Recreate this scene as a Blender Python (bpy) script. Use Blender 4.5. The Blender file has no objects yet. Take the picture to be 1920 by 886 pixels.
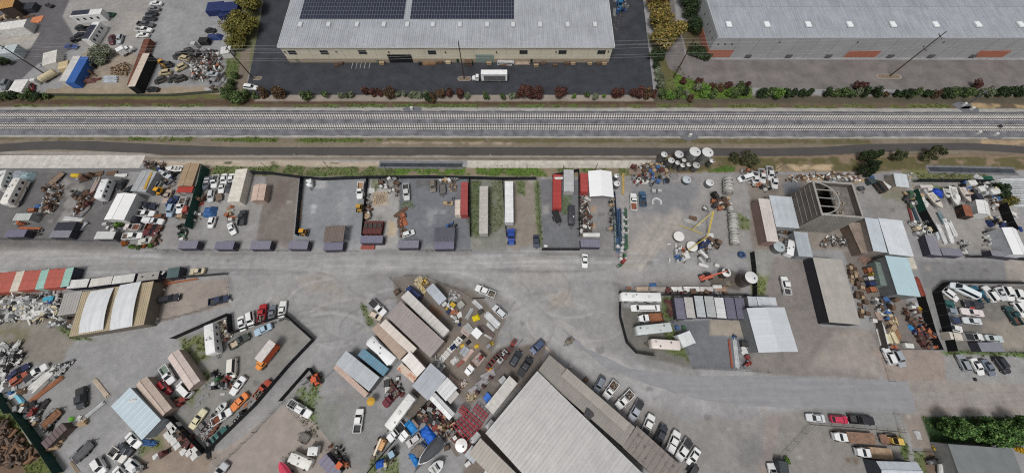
import bpy,math,random
import numpy as np
from mathutils import Vector
FOC,CX,CY=640.0,960.0,443.0
THETA=math.atan(257.0/FOC)
CAM_H=97.0
scene=bpy.context.scene
col=scene.collection
cam_data=bpy.data.cameras.new('camera')
cam=bpy.data.objects.new('camera',cam_data)
col.objects.link(cam)
cam.location=(0,0,CAM_H)
cam.rotation_euler=(THETA,0,0)
cam_data.sensor_width=36.0
cam_data.lens=36.0*FOC/1920.0
cam_data.clip_start=1.0
cam_data.clip_end=6000.0
scene.camera=cam
SUN_EL,SUN_AZ=math.radians(64),math.radians(205)
world=bpy.data.worlds.new('World')
scene.world=world
world.use_nodes=True
wn=world.node_tree
wn.nodes.clear()
sky=wn.nodes.new('ShaderNodeTexSky')
sky.sky_type='NISHITA'
sky.sun_disc=False
sky.sun_elevation=SUN_EL
sky.sun_rotation=SUN_AZ
sky.air_density=1.0
sky.dust_density=4.0
hsv=wn.nodes.new('ShaderNodeHueSaturation')
hsv.inputs['Saturation'].default_value=0.22
wbg=wn.nodes.new('ShaderNodeBackground')
wbg.inputs['Strength'].default_value=0.095
wout=wn.nodes.new('ShaderNodeOutputWorld')
wn.links.new(sky.outputs[0],hsv.inputs['Color'])
wn.links.new(hsv.outputs[0],wbg.inputs['Color'])
wn.links.new(wbg.outputs[0],wout.inputs['Surface'])
sun_data=bpy.data.lights.new('sun','SUN')
sun_data.energy=1.75
sun_data.angle=math.radians(16)
sun_data.color=(1.0,0.985,0.96)
sun=bpy.data.objects.new('sun',sun_data)
col.objects.link(sun)
sun.rotation_euler=(math.pi/2-SUN_EL,0,math.pi-SUN_AZ)
scene.view_settings.view_transform='Standard'
scene.view_settings.look='None'
scene.view_settings.exposure=0.0
scene.view_settings.gamma=1.0
scene.view_settings.use_curve_mapping=False
scene.cycles.max_bounces=5
scene.cycles.use_denoising=False
scene.cycles.pixel_filter_type='BLACKMAN_HARRIS'
scene.cycles.filter_width=1.15
CT,ST=math.cos(THETA),math.sin(THETA)
def G(u,v,h=0.0):
 """photograph pixel -> point of the horizontal plane z = h"""
 x,y=(u-CX)/FOC,-(v-CY)/FOC
 dy,dz=y*CT+ST,y*ST-CT
 t=(CAM_H-h)/-dz
 return Vector((x*t,dy*t,h))
ORG=[0.0,0.0,3.992]
def tile(r,c):
 ORG[0],ORG[1],ORG[2]=480.0*c,(0,222,444,664)[r],3.992
def view(x0,y0,k):
 ORG[0],ORG[1],ORG[2]=x0,y0,k
def full():
 ORG[0],ORG[1],ORG[2]=0,0,1.0
def g(x,y,h=0.0):
 return G(ORG[0]+x/ORG[2],ORG[1]+y/ORG[2],h)
def lin(c):
 c/=255.0
 return c/12.92 if c<=0.04045 else((c+0.055)/1.055)**2.4
ALB=0.93
def C(r,gg,b):
 return(lin(r)*ALB,lin(gg)*ALB,lin(b)*ALB)
_mats={}
def mat(name,rgb,rough=0.7,metal=0.0,var=0.18,scale=1.2,rust=0.0,rustcol=(120,72,48),rnd=0.0,bump=0.0,spec=0.35,streak=0.0,trans=0.0):
 """procedural painted / weathered surface; rgb as seen in the photo (0..255)"""
 key=(name,tuple(rgb),rough,metal,var,scale,rust,tuple(rustcol),rnd,bump,streak)
 if key in _mats:
  return _mats[key]
 m=bpy.data.materials.new(name)
 m.use_nodes=True
 nt=m.node_tree
 N,Lk=nt.nodes,nt.links
 p=N['Principled BSDF']
 p.inputs['Roughness'].default_value=rough
 p.inputs['Metallic'].default_value=metal
 p.inputs['Specular IOR Level'].default_value=spec
 tc=N.new('ShaderNodeTexCoord')
 base=C(*rgb)
 n1=N.new('ShaderNodeTexNoise')
 n1.inputs['Scale'].default_value=scale
 n1.inputs['Detail'].default_value=6
 n1.inputs['Roughness'].default_value=0.65
 Lk.new(tc.outputs['Object'],n1.inputs['Vector'])
 r1=N.new('ShaderNodeValToRGB')
 r1.color_ramp.elements[0].position=0.30
 r1.color_ramp.elements[1].position=0.70
 lo,hi=max(0,1-var),1+var*0.5
 r1.color_ramp.elements[0].color=(base[0]*lo,base[1]*lo,base[2]*lo,1)
 r1.color_ramp.elements[1].color=(min(.9,base[0]*hi),min(.9,base[1]*hi),min(.9,base[2]*hi),1)
 Lk.new(n1.outputs['Fac'],r1.inputs['Fac'])
 out=r1.outputs['Color']
 if streak:
  mp=N.new('ShaderNodeMapping');mp.inputs['Scale'].default_value=(2.2,0.12,0.5)if streak>0 else(.05,1.1,.5)
  Lk.new(tc.outputs['Object'],mp.inputs['Vector'])
  n3=N.new('ShaderNodeTexNoise');n3.inputs['Scale'].default_value=1.0;n3.inputs['Detail'].default_value=5
  Lk.new(mp.outputs[0],n3.inputs['Vector'])
  r3=N.new('ShaderNodeValToRGB')
  r3.color_ramp.elements[0].position=0.38;r3.color_ramp.elements[1].position=0.62
  k=1-abs(streak)
  r3.color_ramp.elements[0].color=(k,k,k,1);r3.color_ramp.elements[1].color=(1,1,1,1)
  Lk.new(n3.outputs['Fac'],r3.inputs['Fac'])
  mx=N.new('ShaderNodeMix');mx.data_type='RGBA';mx.blend_type='MULTIPLY';mx.inputs[0].default_value=1
  Lk.new(out,mx.inputs[6]);Lk.new(r3.outputs[0],mx.inputs[7])
  out=mx.outputs[2]
 if rust>0:
  n2=N.new('ShaderNodeTexNoise');n2.inputs['Scale'].default_value=0.9;n2.inputs['Detail'].default_value=8
  n2.inputs['Roughness'].default_value=0.72
  Lk.new(tc.outputs['Object'],n2.inputs['Vector'])
  r2=N.new('ShaderNodeValToRGB')
  r2.color_ramp.elements[0].position=0.66-0.32*rust
  r2.color_ramp.elements[1].position=0.76-0.26*rust
  Lk.new(n2.outputs['Fac'],r2.inputs['Fac'])
  mx=N.new('ShaderNodeMix');mx.data_type='RGBA'
  Lk.new(r2.outputs[0],mx.inputs[0]);Lk.new(out,mx.inputs[6])
  mx.inputs[7].default_value=(*C(*rustcol),1)
  out=mx.outputs[2]
 if rnd>0:
  oi=N.new('ShaderNodeObjectInfo')
  mr=N.new('ShaderNodeMapRange');mr.inputs[3].default_value=1-rnd;mr.inputs[4].default_value=1+rnd
  Lk.new(oi.outputs['Random'],mr.inputs[0])
  hs=N.new('ShaderNodeHueSaturation')
  Lk.new(out,hs.inputs['Color']);Lk.new(mr.outputs[0],hs.inputs['Value'])
  out=hs.outputs[0]
 Lk.new(out,p.inputs['Base Color'])
 if bump>0:
  b=N.new('ShaderNodeBump');b.inputs['Strength'].default_value=bump;b.inputs['Distance'].default_value=0.05
  Lk.new(n1.outputs['Fac'],b.inputs['Height']);Lk.new(b.outputs[0],p.inputs['Normal'])
 _mats[key]=m
 return m
def paint(rgb):
 return mat('car_paint',rgb,rough=0.38,var=0.10,scale=1.5,spec=0.5)
def glass():
 return mat('dark_glass',(34,40,44),rough=0.12,var=0.05,spec=0.6)
def tyre_m():
 return mat('tyre_rubber',(34,34,35),rough=0.9,var=0.2)
def steel(rgb=(120,122,124)):
 return mat('steel',rgb,rough=0.5,metal=0.3,var=0.2)
def attr_mat(name,rough=0.85,var=0.35,scale=1.0,bump=0.0,fine=14.0):
 """colour from the mesh's own colour attribute, broken up by noise"""
 if name in _mats:
  return _mats[name]
 m=bpy.data.materials.new(name);m.use_nodes=True
 nt=m.node_tree;N,Lk=nt.nodes,nt.links
 p=N['Principled BSDF'];p.inputs['Roughness'].default_value=rough
 p.inputs['Specular IOR Level'].default_value=0.2
 a=N.new('ShaderNodeAttribute');a.attribute_name='Col'
 tc=N.new('ShaderNodeTexCoord')
 cur=a.outputs['Color']
 for sc,v in((scale*0.09,var*0.55),(scale*0.6,var*0.6),(scale*fine*0.4,var)):
  n=N.new('ShaderNodeTexNoise');n.inputs['Scale'].default_value=sc;n.inputs['Detail'].default_value=7
  n.inputs['Roughness'].default_value=0.7
  Lk.new(tc.outputs['Object'],n.inputs['Vector'])
  mr=N.new('ShaderNodeMapRange');mr.inputs[1].default_value=0.3;mr.inputs[2].default_value=0.7
  mr.inputs[3].default_value=1-v;mr.inputs[4].default_value=1+v
  Lk.new(n.outputs['Fac'],mr.inputs[0])
  mx=N.new('ShaderNodeMix');mx.data_type='RGBA';mx.blend_type='MULTIPLY';mx.inputs[0].default_value=1
  Lk.new(cur,mx.inputs[6]);Lk.new(mr.outputs[0],mx.inputs[7])
  cur=mx.outputs[2]
  last=n
 Lk.new(cur,p.inputs['Base Color'])
 if bump:
  b=N.new('ShaderNodeBump');b.inputs['Strength'].default_value=bump;b.inputs['Distance'].default_value=0.06
  Lk.new(last.outputs['Fac'],b.inputs['Height']);Lk.new(b.outputs[0],p.inputs['Normal'])
 _mats[name]=m
 return m
class MB:
 def __init__(s):
  s.v,s.f,s.mi,s.cur=[],[],[],0
 def face(s,*idx):
  s.f.append(tuple(idx));s.mi.append(s.cur)
 def add(s,verts,faces):
  o=len(s.v)
  s.v.extend([tuple(p)for p in verts])
  for f in faces:
   s.f.append(tuple(i+o for i in f));s.mi.append(s.cur)
  return s
 def box(s,cx,cy,z0,lx,ly,lz,rz=0.0,taper=0.0):
  c,n=math.cos(rz),math.sin(rz)
  vs=[]
  for z,k in((z0,1.0),(z0+lz,1.0-taper)):
   for a,b in((-1,-1),(1,-1),(1,1),(-1,1)):
    x,y=a*lx/2*k,b*ly/2*k
    vs.append((cx+x*c-y*n,cy+x*n+y*c,z))
  return s.add(vs,[(3,2,1,0),(4,5,6,7),(0,1,5,4),(1,2,6,5),(2,3,7,6),(3,0,4,7)])
 def prism(s,pts,z0,z1):
  n=len(pts)
  a=sum(pts[i][0]*pts[(i+1)%n][1]-pts[(i+1)%n][0]*pts[i][1]for i in range(n))
  if a<0:pts=pts[::-1]
  vs=[(p[0],p[1],z0)for p in pts]+[(p[0],p[1],z1)for p in pts]
  fs=[tuple(range(n-1,-1,-1)),tuple(range(n,2*n))]
  fs+=[(i,(i+1)%n,(i+1)%n+n,i+n)for i in range(n)]
  return s.add(vs,fs)
 def cyl(s,cx,cy,z0,r,h,n=14,r2=None,axis='z',cap=True):
  r2=r if r2 is None else r2
  vs=[]
  for z,q in((0,r),(h,r2)):
   for i in range(n):
    a=2*math.pi*i/n
    x,y=q*math.cos(a),q*math.sin(a)
    vs.append({'z':(cx+x,cy+y,z0+z),'y':(cx+y,cy+z,z0+x),'x':(cx+z,cy+x,z0+y)}[axis])
  fs=[(i,(i+1)%n,(i+1)%n+n,i+n)for i in range(n)]
  if cap:fs+=[tuple(range(n-1,-1,-1)),tuple(range(n,2*n))]
  return s.add(vs,fs)
 def lathe(s,cx,cy,prof,n=24):
  """closed profile list of (r, z) bottom to top"""
  vs,fs=[],[]
  for r,z in prof:
   for i in range(n):
    a=2*math.pi*i/n
    vs.append((cx+r*math.cos(a),cy+r*math.sin(a),z))
  for k in range(len(prof)-1):
   for i in range(n):
    j=(i+1)%n
    fs.append((k*n+i,k*n+j,k*n+j+n,k*n+i+n))
  fs+=[tuple(range(n-1,-1,-1)),tuple(range((len(prof)-1)*n,len(prof)*n))]
  return s.add(vs,fs)
 def tube(s,p,q,r,n=6,r2=None):
  p,q=Vector(p),Vector(q)
  d=q-p
  if d.length<1e-6:return s
  d.normalize()
  a=d.cross(Vector((0,0,1))if abs(d.z)<0.9 else Vector((1,0,0))).normalized()
  b=d.cross(a)
  r2=r if r2 is None else r2
  vs=[]
  for o,q_ in((p,r),(q,r2)):
   for i in range(n):
    t=2*math.pi*i/n
    vs.append(o+a*math.cos(t)*q_+b*math.sin(t)*q_)
  fs=[(i,i+n,(i+1)%n+n,(i+1)%n)for i in range(n)]
  fs+=[tuple(range(n)),tuple(range(2*n-1,n-1,-1))]
  return s.add(vs,fs)
 def path(s,pts,r,n=5):
  """one continuous tube along points"""
  pts=[Vector(p)for p in pts]
  o=len(s.v)
  for k,p in enumerate(pts):
   d=(pts[min(k+1,len(pts)-1)]-pts[max(k-1,0)]).normalized()
   a=d.cross(Vector((0,0,1))if abs(d.z)<0.9 else Vector((1,0,0))).normalized()
   b=d.cross(a)
   for i in range(n):
    t=2*math.pi*i/n
    s.v.append(tuple(p+a*math.cos(t)*r+b*math.sin(t)*r))
  for k in range(len(pts)-1):
   for i in range(n):
    j=(i+1)%n
    s.face(o+k*n+i,o+k*n+n+i,o+k*n+n+j,o+k*n+j)
  s.face(*[o+i for i in range(n)])
  s.face(*[o+(len(pts)-1)*n+i for i in range(n-1,-1,-1)])
  return s
 def loft(s,rings):
  n=len(rings[0]);o=len(s.v)
  for r in rings:s.v.extend([tuple(p)for p in r])
  for k in range(len(rings)-1):
   for i in range(n):
    j=(i+1)%n
    s.face(o+k*n+i,o+k*n+j,o+k*n+n+j,o+k*n+n+i)
  s.face(*[o+i for i in range(n-1,-1,-1)])
  s.face(*[o+(len(rings)-1)*n+i for i in range(n)])
  return s
 def quad3(s,a,b,c,d,t=0.02):
  """thin slab: quad a b c d (counter-clockwise seen from outside) with thickness t inwards"""
  a,b,c,d=map(Vector,(a,b,c,d))
  nrm=(b-a).cross(d-a).normalized()*t
  return s.add([a,b,c,d,a-nrm,b-nrm,c-nrm,d-nrm],[(0,1,2,3),(7,6,5,4),(4,5,1,0),(5,6,2,1),(6,7,3,2),(7,4,0,3)])
 def corrugated(s,a,b,c,d,pitch=0.6,amp=0.05,t=0.06,narrow=0.25):
  """ribbed sheet: ribs run from side a-b to side d-c"""
  a,b,c,d=map(Vector,(a,b,c,d))
  nrm=(b-a).cross(d-a).normalized()
  n=max(2,int((b-a).length/pitch))
  ks=[]
  for i in range(n):
   ks+=[(i/n,0),((i+1-narrow)/n,0),((i+1-narrow*0.75)/n,amp),((i+1-narrow*0.25)/n,amp)]
  ks.append((1.0,0))
  o=len(s.v);m=len(ks)
  for p,q in((a,b),(d,c)):
   for k,z in ks:s.v.append(tuple(p.lerp(q,k)+nrm*z))
  for p,q in((a,b),(d,c)):
   s.v.append(tuple(p-nrm*t));s.v.append(tuple(q-nrm*t))
  for i in range(m-1):s.face(o+i,o+i+1,o+m+i+1,o+m+i)
  e=o+2*m
  s.face(e,e+2,e+3,e+1)
  s.face(*([e,e+1]+[o+i for i in range(m-1,-1,-1)]))
  s.face(*([e+3,e+2]+[o+m+i for i in range(m)]))
  s.face(e,o,o+m,e+2);s.face(e+1,e+3,o+2*m-1,o+m-1)
  return s
 def mesh(s,name,mats=()):
  me=bpy.data.meshes.new(name)
  me.from_pydata(s.v,[],s.f)
  for m in mats:me.materials.append(m)
  if len(mats)>1:me.polygons.foreach_set('material_index',s.mi)
  me.update()
  return me
 def build(s,name,m,parent=None,smooth=False):
  mats=m if isinstance(m,(list,tuple))else[m]
  me=s.mesh(name,mats)
  if smooth:
   me.polygons.foreach_set('use_smooth',[True]*len(me.polygons))
   me.set_sharp_from_angle(angle=math.radians(40))
  return link(name,me,parent)
def link(name,me,parent=None):
 o=bpy.data.objects.new(name,me)
 col.objects.link(o)
 if parent is not None:o.parent=parent
 return o
def tag(o,label,cat,group=None,kind=None):
 if label:o['label']=label
 if cat:o['category']=cat
 if group:o['group']=group
 if kind:o['kind']=kind
 return o
def empty(name,loc,rz=0.0,label=None,cat=None,group=None):
 o=bpy.data.objects.new(name,None)
 o.empty_display_size=0.3
 o.location=loc
 o.rotation_euler=(0,0,rz)
 col.objects.link(o)
 return tag(o,label,cat,group)
def struct(o):
 o['kind']='structure'
 return o
def fit_rect(pts):
 """best rectangle for four corners in order: centre, angle of first edge, lengths"""
 p=[Vector((q[0],q[1]))for q in pts]
 c=(p[0]+p[1]+p[2]+p[3])/4
 e1=(p[1]-p[0])+(p[2]-p[3])
 e2=(p[3]-p[0])+(p[2]-p[1])
 a1=math.atan2(e1.y,e1.x);a2=math.atan2(e2.y,e2.x)
 cr=e1.x*e2.y-e1.y*e2.x
 a2n=a2-math.pi/2 if cr>0 else a2+math.pi/2
 d=(a2n-a1+math.pi)%(2*math.pi)-math.pi
 l1,l2=e1.length/2,e2.length/2
 a=a1+d*l2/(l1+l2)
 return c,a,l1,l2
def rnd_pt(poly,rng):
 """random point in polygon of (x, y)"""
 xs=[p[0]for p in poly];ys=[p[1]for p in poly]
 for _ in range(200):
  x,y=rng.uniform(min(xs),max(xs)),rng.uniform(min(ys),max(ys))
  if inside(poly,x,y):return x,y
 return sum(xs)/len(xs),sum(ys)/len(ys)
def inside(poly,x,y):
 r=False;n=len(poly)
 for i in range(n):
  x1,y1=poly[i][0],poly[i][1];x2,y2=poly[(i+1)%n][0],poly[(i+1)%n][1]
  if(y1>y)!=(y2>y)and x<(x2-x1)*(y-y1)/(y2-y1)+x1:r=not r
 return r
GX0,GX1,GY0,GY1,GS=-230.0,230.0,-30.0,158.0,0.38
nx,ny=int((GX1-GX0)/GS)+1,int((GY1-GY0)/GS)+1
gxs,gys=np.meshgrid(np.linspace(GX0,GX1,nx),np.linspace(GY0,GY1,ny))
nrng=np.random.default_rng(7)
def vnoise(cell):
 """smooth value noise on the ground grid, 0..1"""
 w,h=int((GX1-GX0)/cell)+3,int((GY1-GY0)/cell)+3
 t=nrng.random((h,w))
 fx,fy=(gxs-GX0)/cell,(gys-GY0)/cell
 ix,iy=fx.astype(int),fy.astype(int)
 ax,ay=fx-ix,fy-iy
 ax,ay=ax*ax*(3-2*ax),ay*ay*(3-2*ay)
 return(t[iy,ix]*(1-ax)+t[iy,ix+1]*ax)*(1-ay)+(t[iy+1,ix]*(1-ax)+t[iy+1,ix+1]*ax)*ay
N8,N3,N1=vnoise(8.0),vnoise(3.0),vnoise(1.1)
NE=(vnoise(5.0)*0.5+vnoise(2.0)*0.3+vnoise(0.9)*0.2)*2-1
BASE=np.array(C(146,145,145))
gcol=np.ones((ny,nx,3))*BASE
def sdist(poly):
 """signed distance (inside positive) of grid points to polygon, with bbox slice"""
 P=np.array([(p[0],p[1])for p in poly])
 m=6.0
 i0,i1=max(0,int((P[:,0].min()-m-GX0)/GS)),min(nx,int((P[:,0].max()+m-GX0)/GS)+2)
 j0,j1=max(0,int((P[:,1].min()-m-GY0)/GS)),min(ny,int((P[:,1].max()+m-GY0)/GS)+2)
 sl=(slice(j0,j1),slice(i0,i1))
 X,Y=gxs[sl],gys[sl]
 d=np.full(X.shape,1e9);ins=np.zeros(X.shape,bool)
 for k in range(len(P)):
  a,b=P[k],P[(k+1)%len(P)]
  e=b-a;L=(e**2).sum()+1e-9
  t=np.clip(((X-a[0])*e[0]+(Y-a[1])*e[1])/L,0,1)
  d=np.minimum(d,np.hypot(X-a[0]-t*e[0],Y-a[1]-t*e[1]))
  if a[1]!=b[1]:
   c=((a[1]>Y)!=(b[1]>Y))&(X<(b[0]-a[0])*(Y-a[1])/(b[1]-a[1])+a[0])
   ins^=c
 return sl,np.where(ins,d,-d)
def zone(pts,rgb,feather=0.5,amp=0.6,alpha=1.0,patchy=0.0):
 """paint a polygon (tile pixels) of another ground cover"""
 sl,d=sdist([g(*p)for p in pts])
 if d.size==0:return
 m=np.clip((d+NE[sl]*amp)/(2*feather)+0.5,0,1)
 m=m*m*(3-2*m)*alpha
 if patchy>0:
  pn=np.clip((N3[sl]*0.55+N1[sl]*0.25+N8[sl]*0.2-patchy)/0.16+0.5,0,1)
  m=m*pn
 gcol[sl]=gcol[sl]*(1-m[...,None])+np.array(C(*rgb))*m[...,None]
def stroke(pts,width,rgb,alpha=0.35,amp=0.5,feather=0.6):
 """worn track along a polyline"""
 W=[g(*p)for p in pts]
 P=[]
 for k in range(len(W)-1):
  p0,p1,p2,p3=W[max(k-1,0)],W[k],W[k+1],W[min(k+2,len(W)-1)]
  for t in np.linspace(0,1,7)[:-1]:
   P.append(0.5*((2*p1)+(p2-p0)*t+(2*p0-5*p1+4*p2-p3)*t*t+(3*p1-p0-3*p2+p3)*t**3))
 P.append(W[-1])
 A=np.array([(p.x,p.y)for p in P]);m=width+3
 i0,i1=max(0,int((A[:,0].min()-m-GX0)/GS)),min(nx,int((A[:,0].max()+m-GX0)/GS)+2)
 j0,j1=max(0,int((A[:,1].min()-m-GY0)/GS)),min(ny,int((A[:,1].max()+m-GY0)/GS)+2)
 sl=(slice(j0,j1),slice(i0,i1))
 X,Y=gxs[sl],gys[sl]
 if X.size==0:return
 d=np.full(X.shape,1e9)
 for k in range(len(A)-1):
  a,b=A[k],A[k+1]
  e=b-a;L=(e**2).sum()+1e-9
  t=np.clip(((X-a[0])*e[0]+(Y-a[1])*e[1])/L,0,1)
  d=np.minimum(d,np.hypot(X-a[0]-t*e[0],Y-a[1]-t*e[1]))
 w=np.clip((width/2-d+NE[sl]*amp)/(2*feather)+0.5,0,1)*alpha
 gcol[sl]=gcol[sl]*(1-w[...,None])+np.array(C(*rgb))*w[...,None]
GREEN,DGREEN,OLIVE,BROWN,DIRT,SAND=(92,106,62),(66,88,38),(100,100,62),(92,74,60),(128,112,96),(172,158,140)
full()
zone([(-60,-20),(140,-20),(118,30),(150,85),(112,105),(70,120),(40,150),(-60,170)],(98,96,98),0.4,0.3)
zone([(-60,66),(75,62),(45,110),(-60,84)],(166,161,154),0.3,0.1)
zone([(135,-10),(302,-10),(270,75),(250,108),(180,105),(150,85),(118,31)],(148,145,142),0.8,0.8)
zone([(235,25),(280,20),(262,72),(215,70)],(164,157,150),1.2,1.2,0.6)
zone([(300,-10),(446,-10),(430,165),(270,170),(272,75)],(142,142,143),1,1)
zone([(175,80),(260,105),(240,165),(105,178),(140,120)],(150,139,125),1,1)
zone([(90,165),(440,162),(440,180),(80,182)],(150,136,118),0.6,0.8)
zone([(300,10),(345,20),(330,90),(310,95)],(160,158,156),1.2,1.4,0.4)
zone([(330,100),(420,95),(425,150),(330,160)],(118,114,110),1,1.4,0.5,0.4)
zone([(425,60),(480,0),(500,60),(462,150),(420,180)],(96,98,62),0.8,1.2,0.9)
zone([(425,115),(452,112),(445,150),(420,150)],GREEN,0.6,0.8,0.9)
zone([(452,95),(470,90),(462,178),(440,178)],(122,110,98),0.5,0.5)
zone([(-60,176),(1980,180),(1980,206),(-60,203)],(100,88,72),0.6,0.6)
zone([(-60,178),(470,178),(470,187),(-60,187)],OLIVE,0.5,0.8,1,0.35)
zone([(-60,187),(1230,186),(1230,197),(-60,196)],(84,66,54),0.4,0.7,0.9,0.3)
zone([(480,176),(1232,176),(1236,190),(478,190)],(148,138,128),0.4,0.3)
zone([(-60,195),(1920,196),(1920,206),(-60,205)],(96,104,58),0.4,0.8,0.9,0.50)
zone([(600,195),(1120,196),(1120,204),(600,203)],GREEN,0.3,0.6,0.8,0.42)
zone([(1225,180),(1980,184),(1980,194),(1225,192)],(88,82,70),0.4,0.8)
zone([(1240,120),(1275,128),(1300,150),(1410,162),(1410,184),(1240,184)],(92,120,48),0.6,0.6)
zone([(1235,150),(1262,140),(1270,184),(1236,186)],(100,100,66),0.8,0.8,0.8)
zone([(1212,60),(1255,90),(1262,140),(1236,170),(1225,110)],(96,92,62),0.6,0.8)
zone([(1270,40),(1320,40),(1330,112),(1290,105)],(90,82,60),0.5,0.5)
zone([(1820,193),(1930,197),(1930,205),(1820,202)],(176,150,118),0.4,0.6,0.8,0.45)
zone([(-60,252),(1980,256),(1980,300),(-60,300)],(124,114,100),0.5,0.4)
zone([(-60,250),(1980,253),(1980,260),(-60,257)],(164,161,156),0.3,0.3)
zone([(-60,200),(1980,204),(1980,212),(-60,208)],(160,157,152),0.3,0.35)
zone([(-60,257),(1640,261),(1640,270),(-60,262)],(96,90,62),0.4,0.7,0.9,0.35)
zone([(240,257),(720,260),(720,268),(240,264)],(84,100,46),0.3,0.6,0.9,0.42)
zone([(680,264),(960,266),(960,271),(680,270)],SAND,0.3,0.6,0.6,0.5)
zone([(1840,262),(1930,264),(1930,272),(1840,270)],(176,152,122),0.4,0.6,0.8,0.4)
zone([(-60,284),(1980,290),(1980,302),(-60,292)],(80,68,57),0.4,0.6,0.95,0.2)
zone([(-60,283),(250,284),(300,291),(1230,292),(1230,296),(300,295),(-60,287)],(158,152,144),0.3,0.3,0.8)
zone([(290,300),(710,302),(710,315),(290,312)],(176,163,146),0.6,0.6)
zone([(300,302),(710,304),(710,309),(300,307)],(70,72,48),0.3,0.5,0.9,0.68)
zone([(285,312),(1230,314),(1240,332),(285,330)],(136,124,104),0.5,0.5)
zone([(285,311),(1240,314),(1240,331),(285,329)],GREEN,0.5,0.8,0.9,0.46)
zone([(540,313),(660,313),(660,330),(560,330)],GREEN,0.6,0.8,0.7,0.3)
zone([(740,313),(1020,314),(1020,328),(740,327)],(84,116,40),0.5,0.8,0.8,0.42)
zone([(1240,292),(1940,290),(1940,320),(1240,325)],(138,120,102),0.6,0.8)
zone([(1240,295),(1940,294),(1940,318),(1240,322)],(92,88,58),0.5,0.9,0.95,0.40)
zone([(1455,308),(1560,308),(1560,320),(1455,320)],(186,164,136),0.5,0.8,0.9,0.45)
zone([(1360,312),(1380,312),(1376,322),(1310,322)],(78,112,44),0.5,0.5)
zone([(1690,320),(1850,318),(1850,340),(1690,342)],(112,116,72),0.5,0.8,0.9,0.3)
zone([(-80,322),(240,322),(232,462),(-80,470)],(106,104,104),0.5,0.4)
zone([(95,330),(160,330),(150,420),(110,450)],(150,146,142),1.0,1.6,0.7,0.42)
zone([(240,330),(390,325),(380,468),(235,468)],(140,138,136),0.7,0.7)
zone([(390,330),(490,330),(485,470),(380,470)],(146,144,142),0.8,0.8)
zone([(500,330),(562,330),(548,470),(478,472)],(122,114,108),0.5,0.5)
zone([(520,340),(548,340),(540,380),(505,400)],(108,96,90),1,1.2,0.7)
zone([(562,336),(690,336),(684,470),(548,470)],(136,138,141),0.5,0.5)
zone([(590,335),(612,335),(608,352),(588,354)],(168,168,168),0.6,0.8)
zone([(585,385),(592,385),(592,400),(583,400)],(180,180,182),0.5,0.6,0.8)
zone([(632,380),(650,370),(654,440),(636,440)],(156,157,158),1,1.4,0.6)
zone([(690,336),(750,336),(748,470),(684,470)],(160,158,155),0.5,0.5)
zone([(700,360),(728,358),(728,385),(698,385)],(184,168,148),0.8,0.8)
zone([(728,415),(742,418),(742,440),(728,442)],(184,166,140),0.6,0.8,0.8)
zone([(698,335),(722,336),(704,362),(696,360)],(108,116,74),0.6,0.8,0.7,0.4)
zone([(750,334),(882,334),(884,470),(748,470)],(116,118,123),0.4,0.4)
zone([(800,390),(835,395),(830,430),(800,425)],(152,152,152),1,1.6,0.7,0.4)
zone([(770,335),(860,335),(855,348),(768,350)],(92,90,86),0.6,0.9,0.7,0.3)
zone([(751,375),(775,372),(775,388),(751,390)],(96,108,70),0.8,1,0.6,0.4)
zone([(884,334),(944,334),(950,470),(884,470)],(128,128,120),0.5,0.6)
zone([(880,336),(902,338),(898,440),(882,440)],(84,98,58),1.2,1.4,0.75)
zone([(914,340),(944,338),(946,420),(916,440)],(98,106,72),1,1.4,0.6,0.35)
zone([(946,334),(1010,334),(1016,450),(956,470)],(140,132,122),0.6,0.8)
zone([(966,340),(985,340),(985,365),(968,362)],(88,108,58),0.6,0.8,0.8)
zone([(1002,340),(1014,340),(1018,460),(1008,460)],(86,108,54),0.5,0.6,0.75)
zone([(1012,336),(1086,336),(1086,468),(1018,468)],(114,115,118),0.4,0.5)
zone([(1055,360),(1070,360),(1068,400),(1050,405)],(92,112,66),0.7,1.0,0.6)
zone([(1018,385),(1030,380),(1030,400),(1018,400)],(152,150,148),0.6,0.8,0.8)
zone([(1086,330),(1152,330),(1150,470),(1086,470)],(134,132,131),0.5,0.5)
zone([(1108,388),(1118,386),(1118,398),(1108,398)],(168,140,116),0.5,0.6,0.7)
zone([(1108,418),(1118,418),(1118,428),(1108,428)],(170,138,108),0.5,0.6,0.7)
zone([(1160,330),(1400,330),(1410,540),(1160,530)],(146,143,141),0.8,0.8)
zone([(1180,350),(1310,340),(1300,400),(1185,400)],(124,125,128),1.5,1.6,0.8)
zone([(1380,395),(1410,412),(1410,430),(1384,430)],(108,118,72),0.6,0.8,0.8,0.3)
zone([(1402,470),(1450,470),(1455,556),(1410,552)],(112,122,66),0.5,0.6,0.9)
zone([(1420,475),(1440,474),(1440,520),(1424,520)],(156,150,136),0.8,1.2,0.7,0.35)
zone([(1400,325),(1610,330),(1610,470),(1410,470)],(134,126,118),0.6,0.6)
zone([(1470,340),(1500,335),(1500,365),(1470,365)],(124,126,130),0.6,0.6)
zone([(1600,345),(1720,350),(1720,440),(1640,420)],(142,139,137),0.8,1)
zone([(1655,355),(1700,355),(1695,380),(1655,372)],(112,112,80),0.8,1,0.6,0.4)
zone([(1700,340),(1900,340),(1930,480),(1730,480)],(150,146,142),0.8,0.8)
zone([(1730,345),(1775,345),(1760,380),(1720,370)],(88,112,54),0.6,0.8,0.8,0.36)
zone([(-80,466),(1960,470),(1960,520),(-80,505)],(145,144,144),1.2,0.6,0.8)
zone([(-80,462),(230,466),(260,478),(-80,486)],(146,138,130),1,1.2,0.6)
zone([(430,480),(1160,470),(1180,700),(1000,660),(880,520),(740,515),(590,640),(440,590)],(147,145,144),1.5,1.5,0.7)
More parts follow.
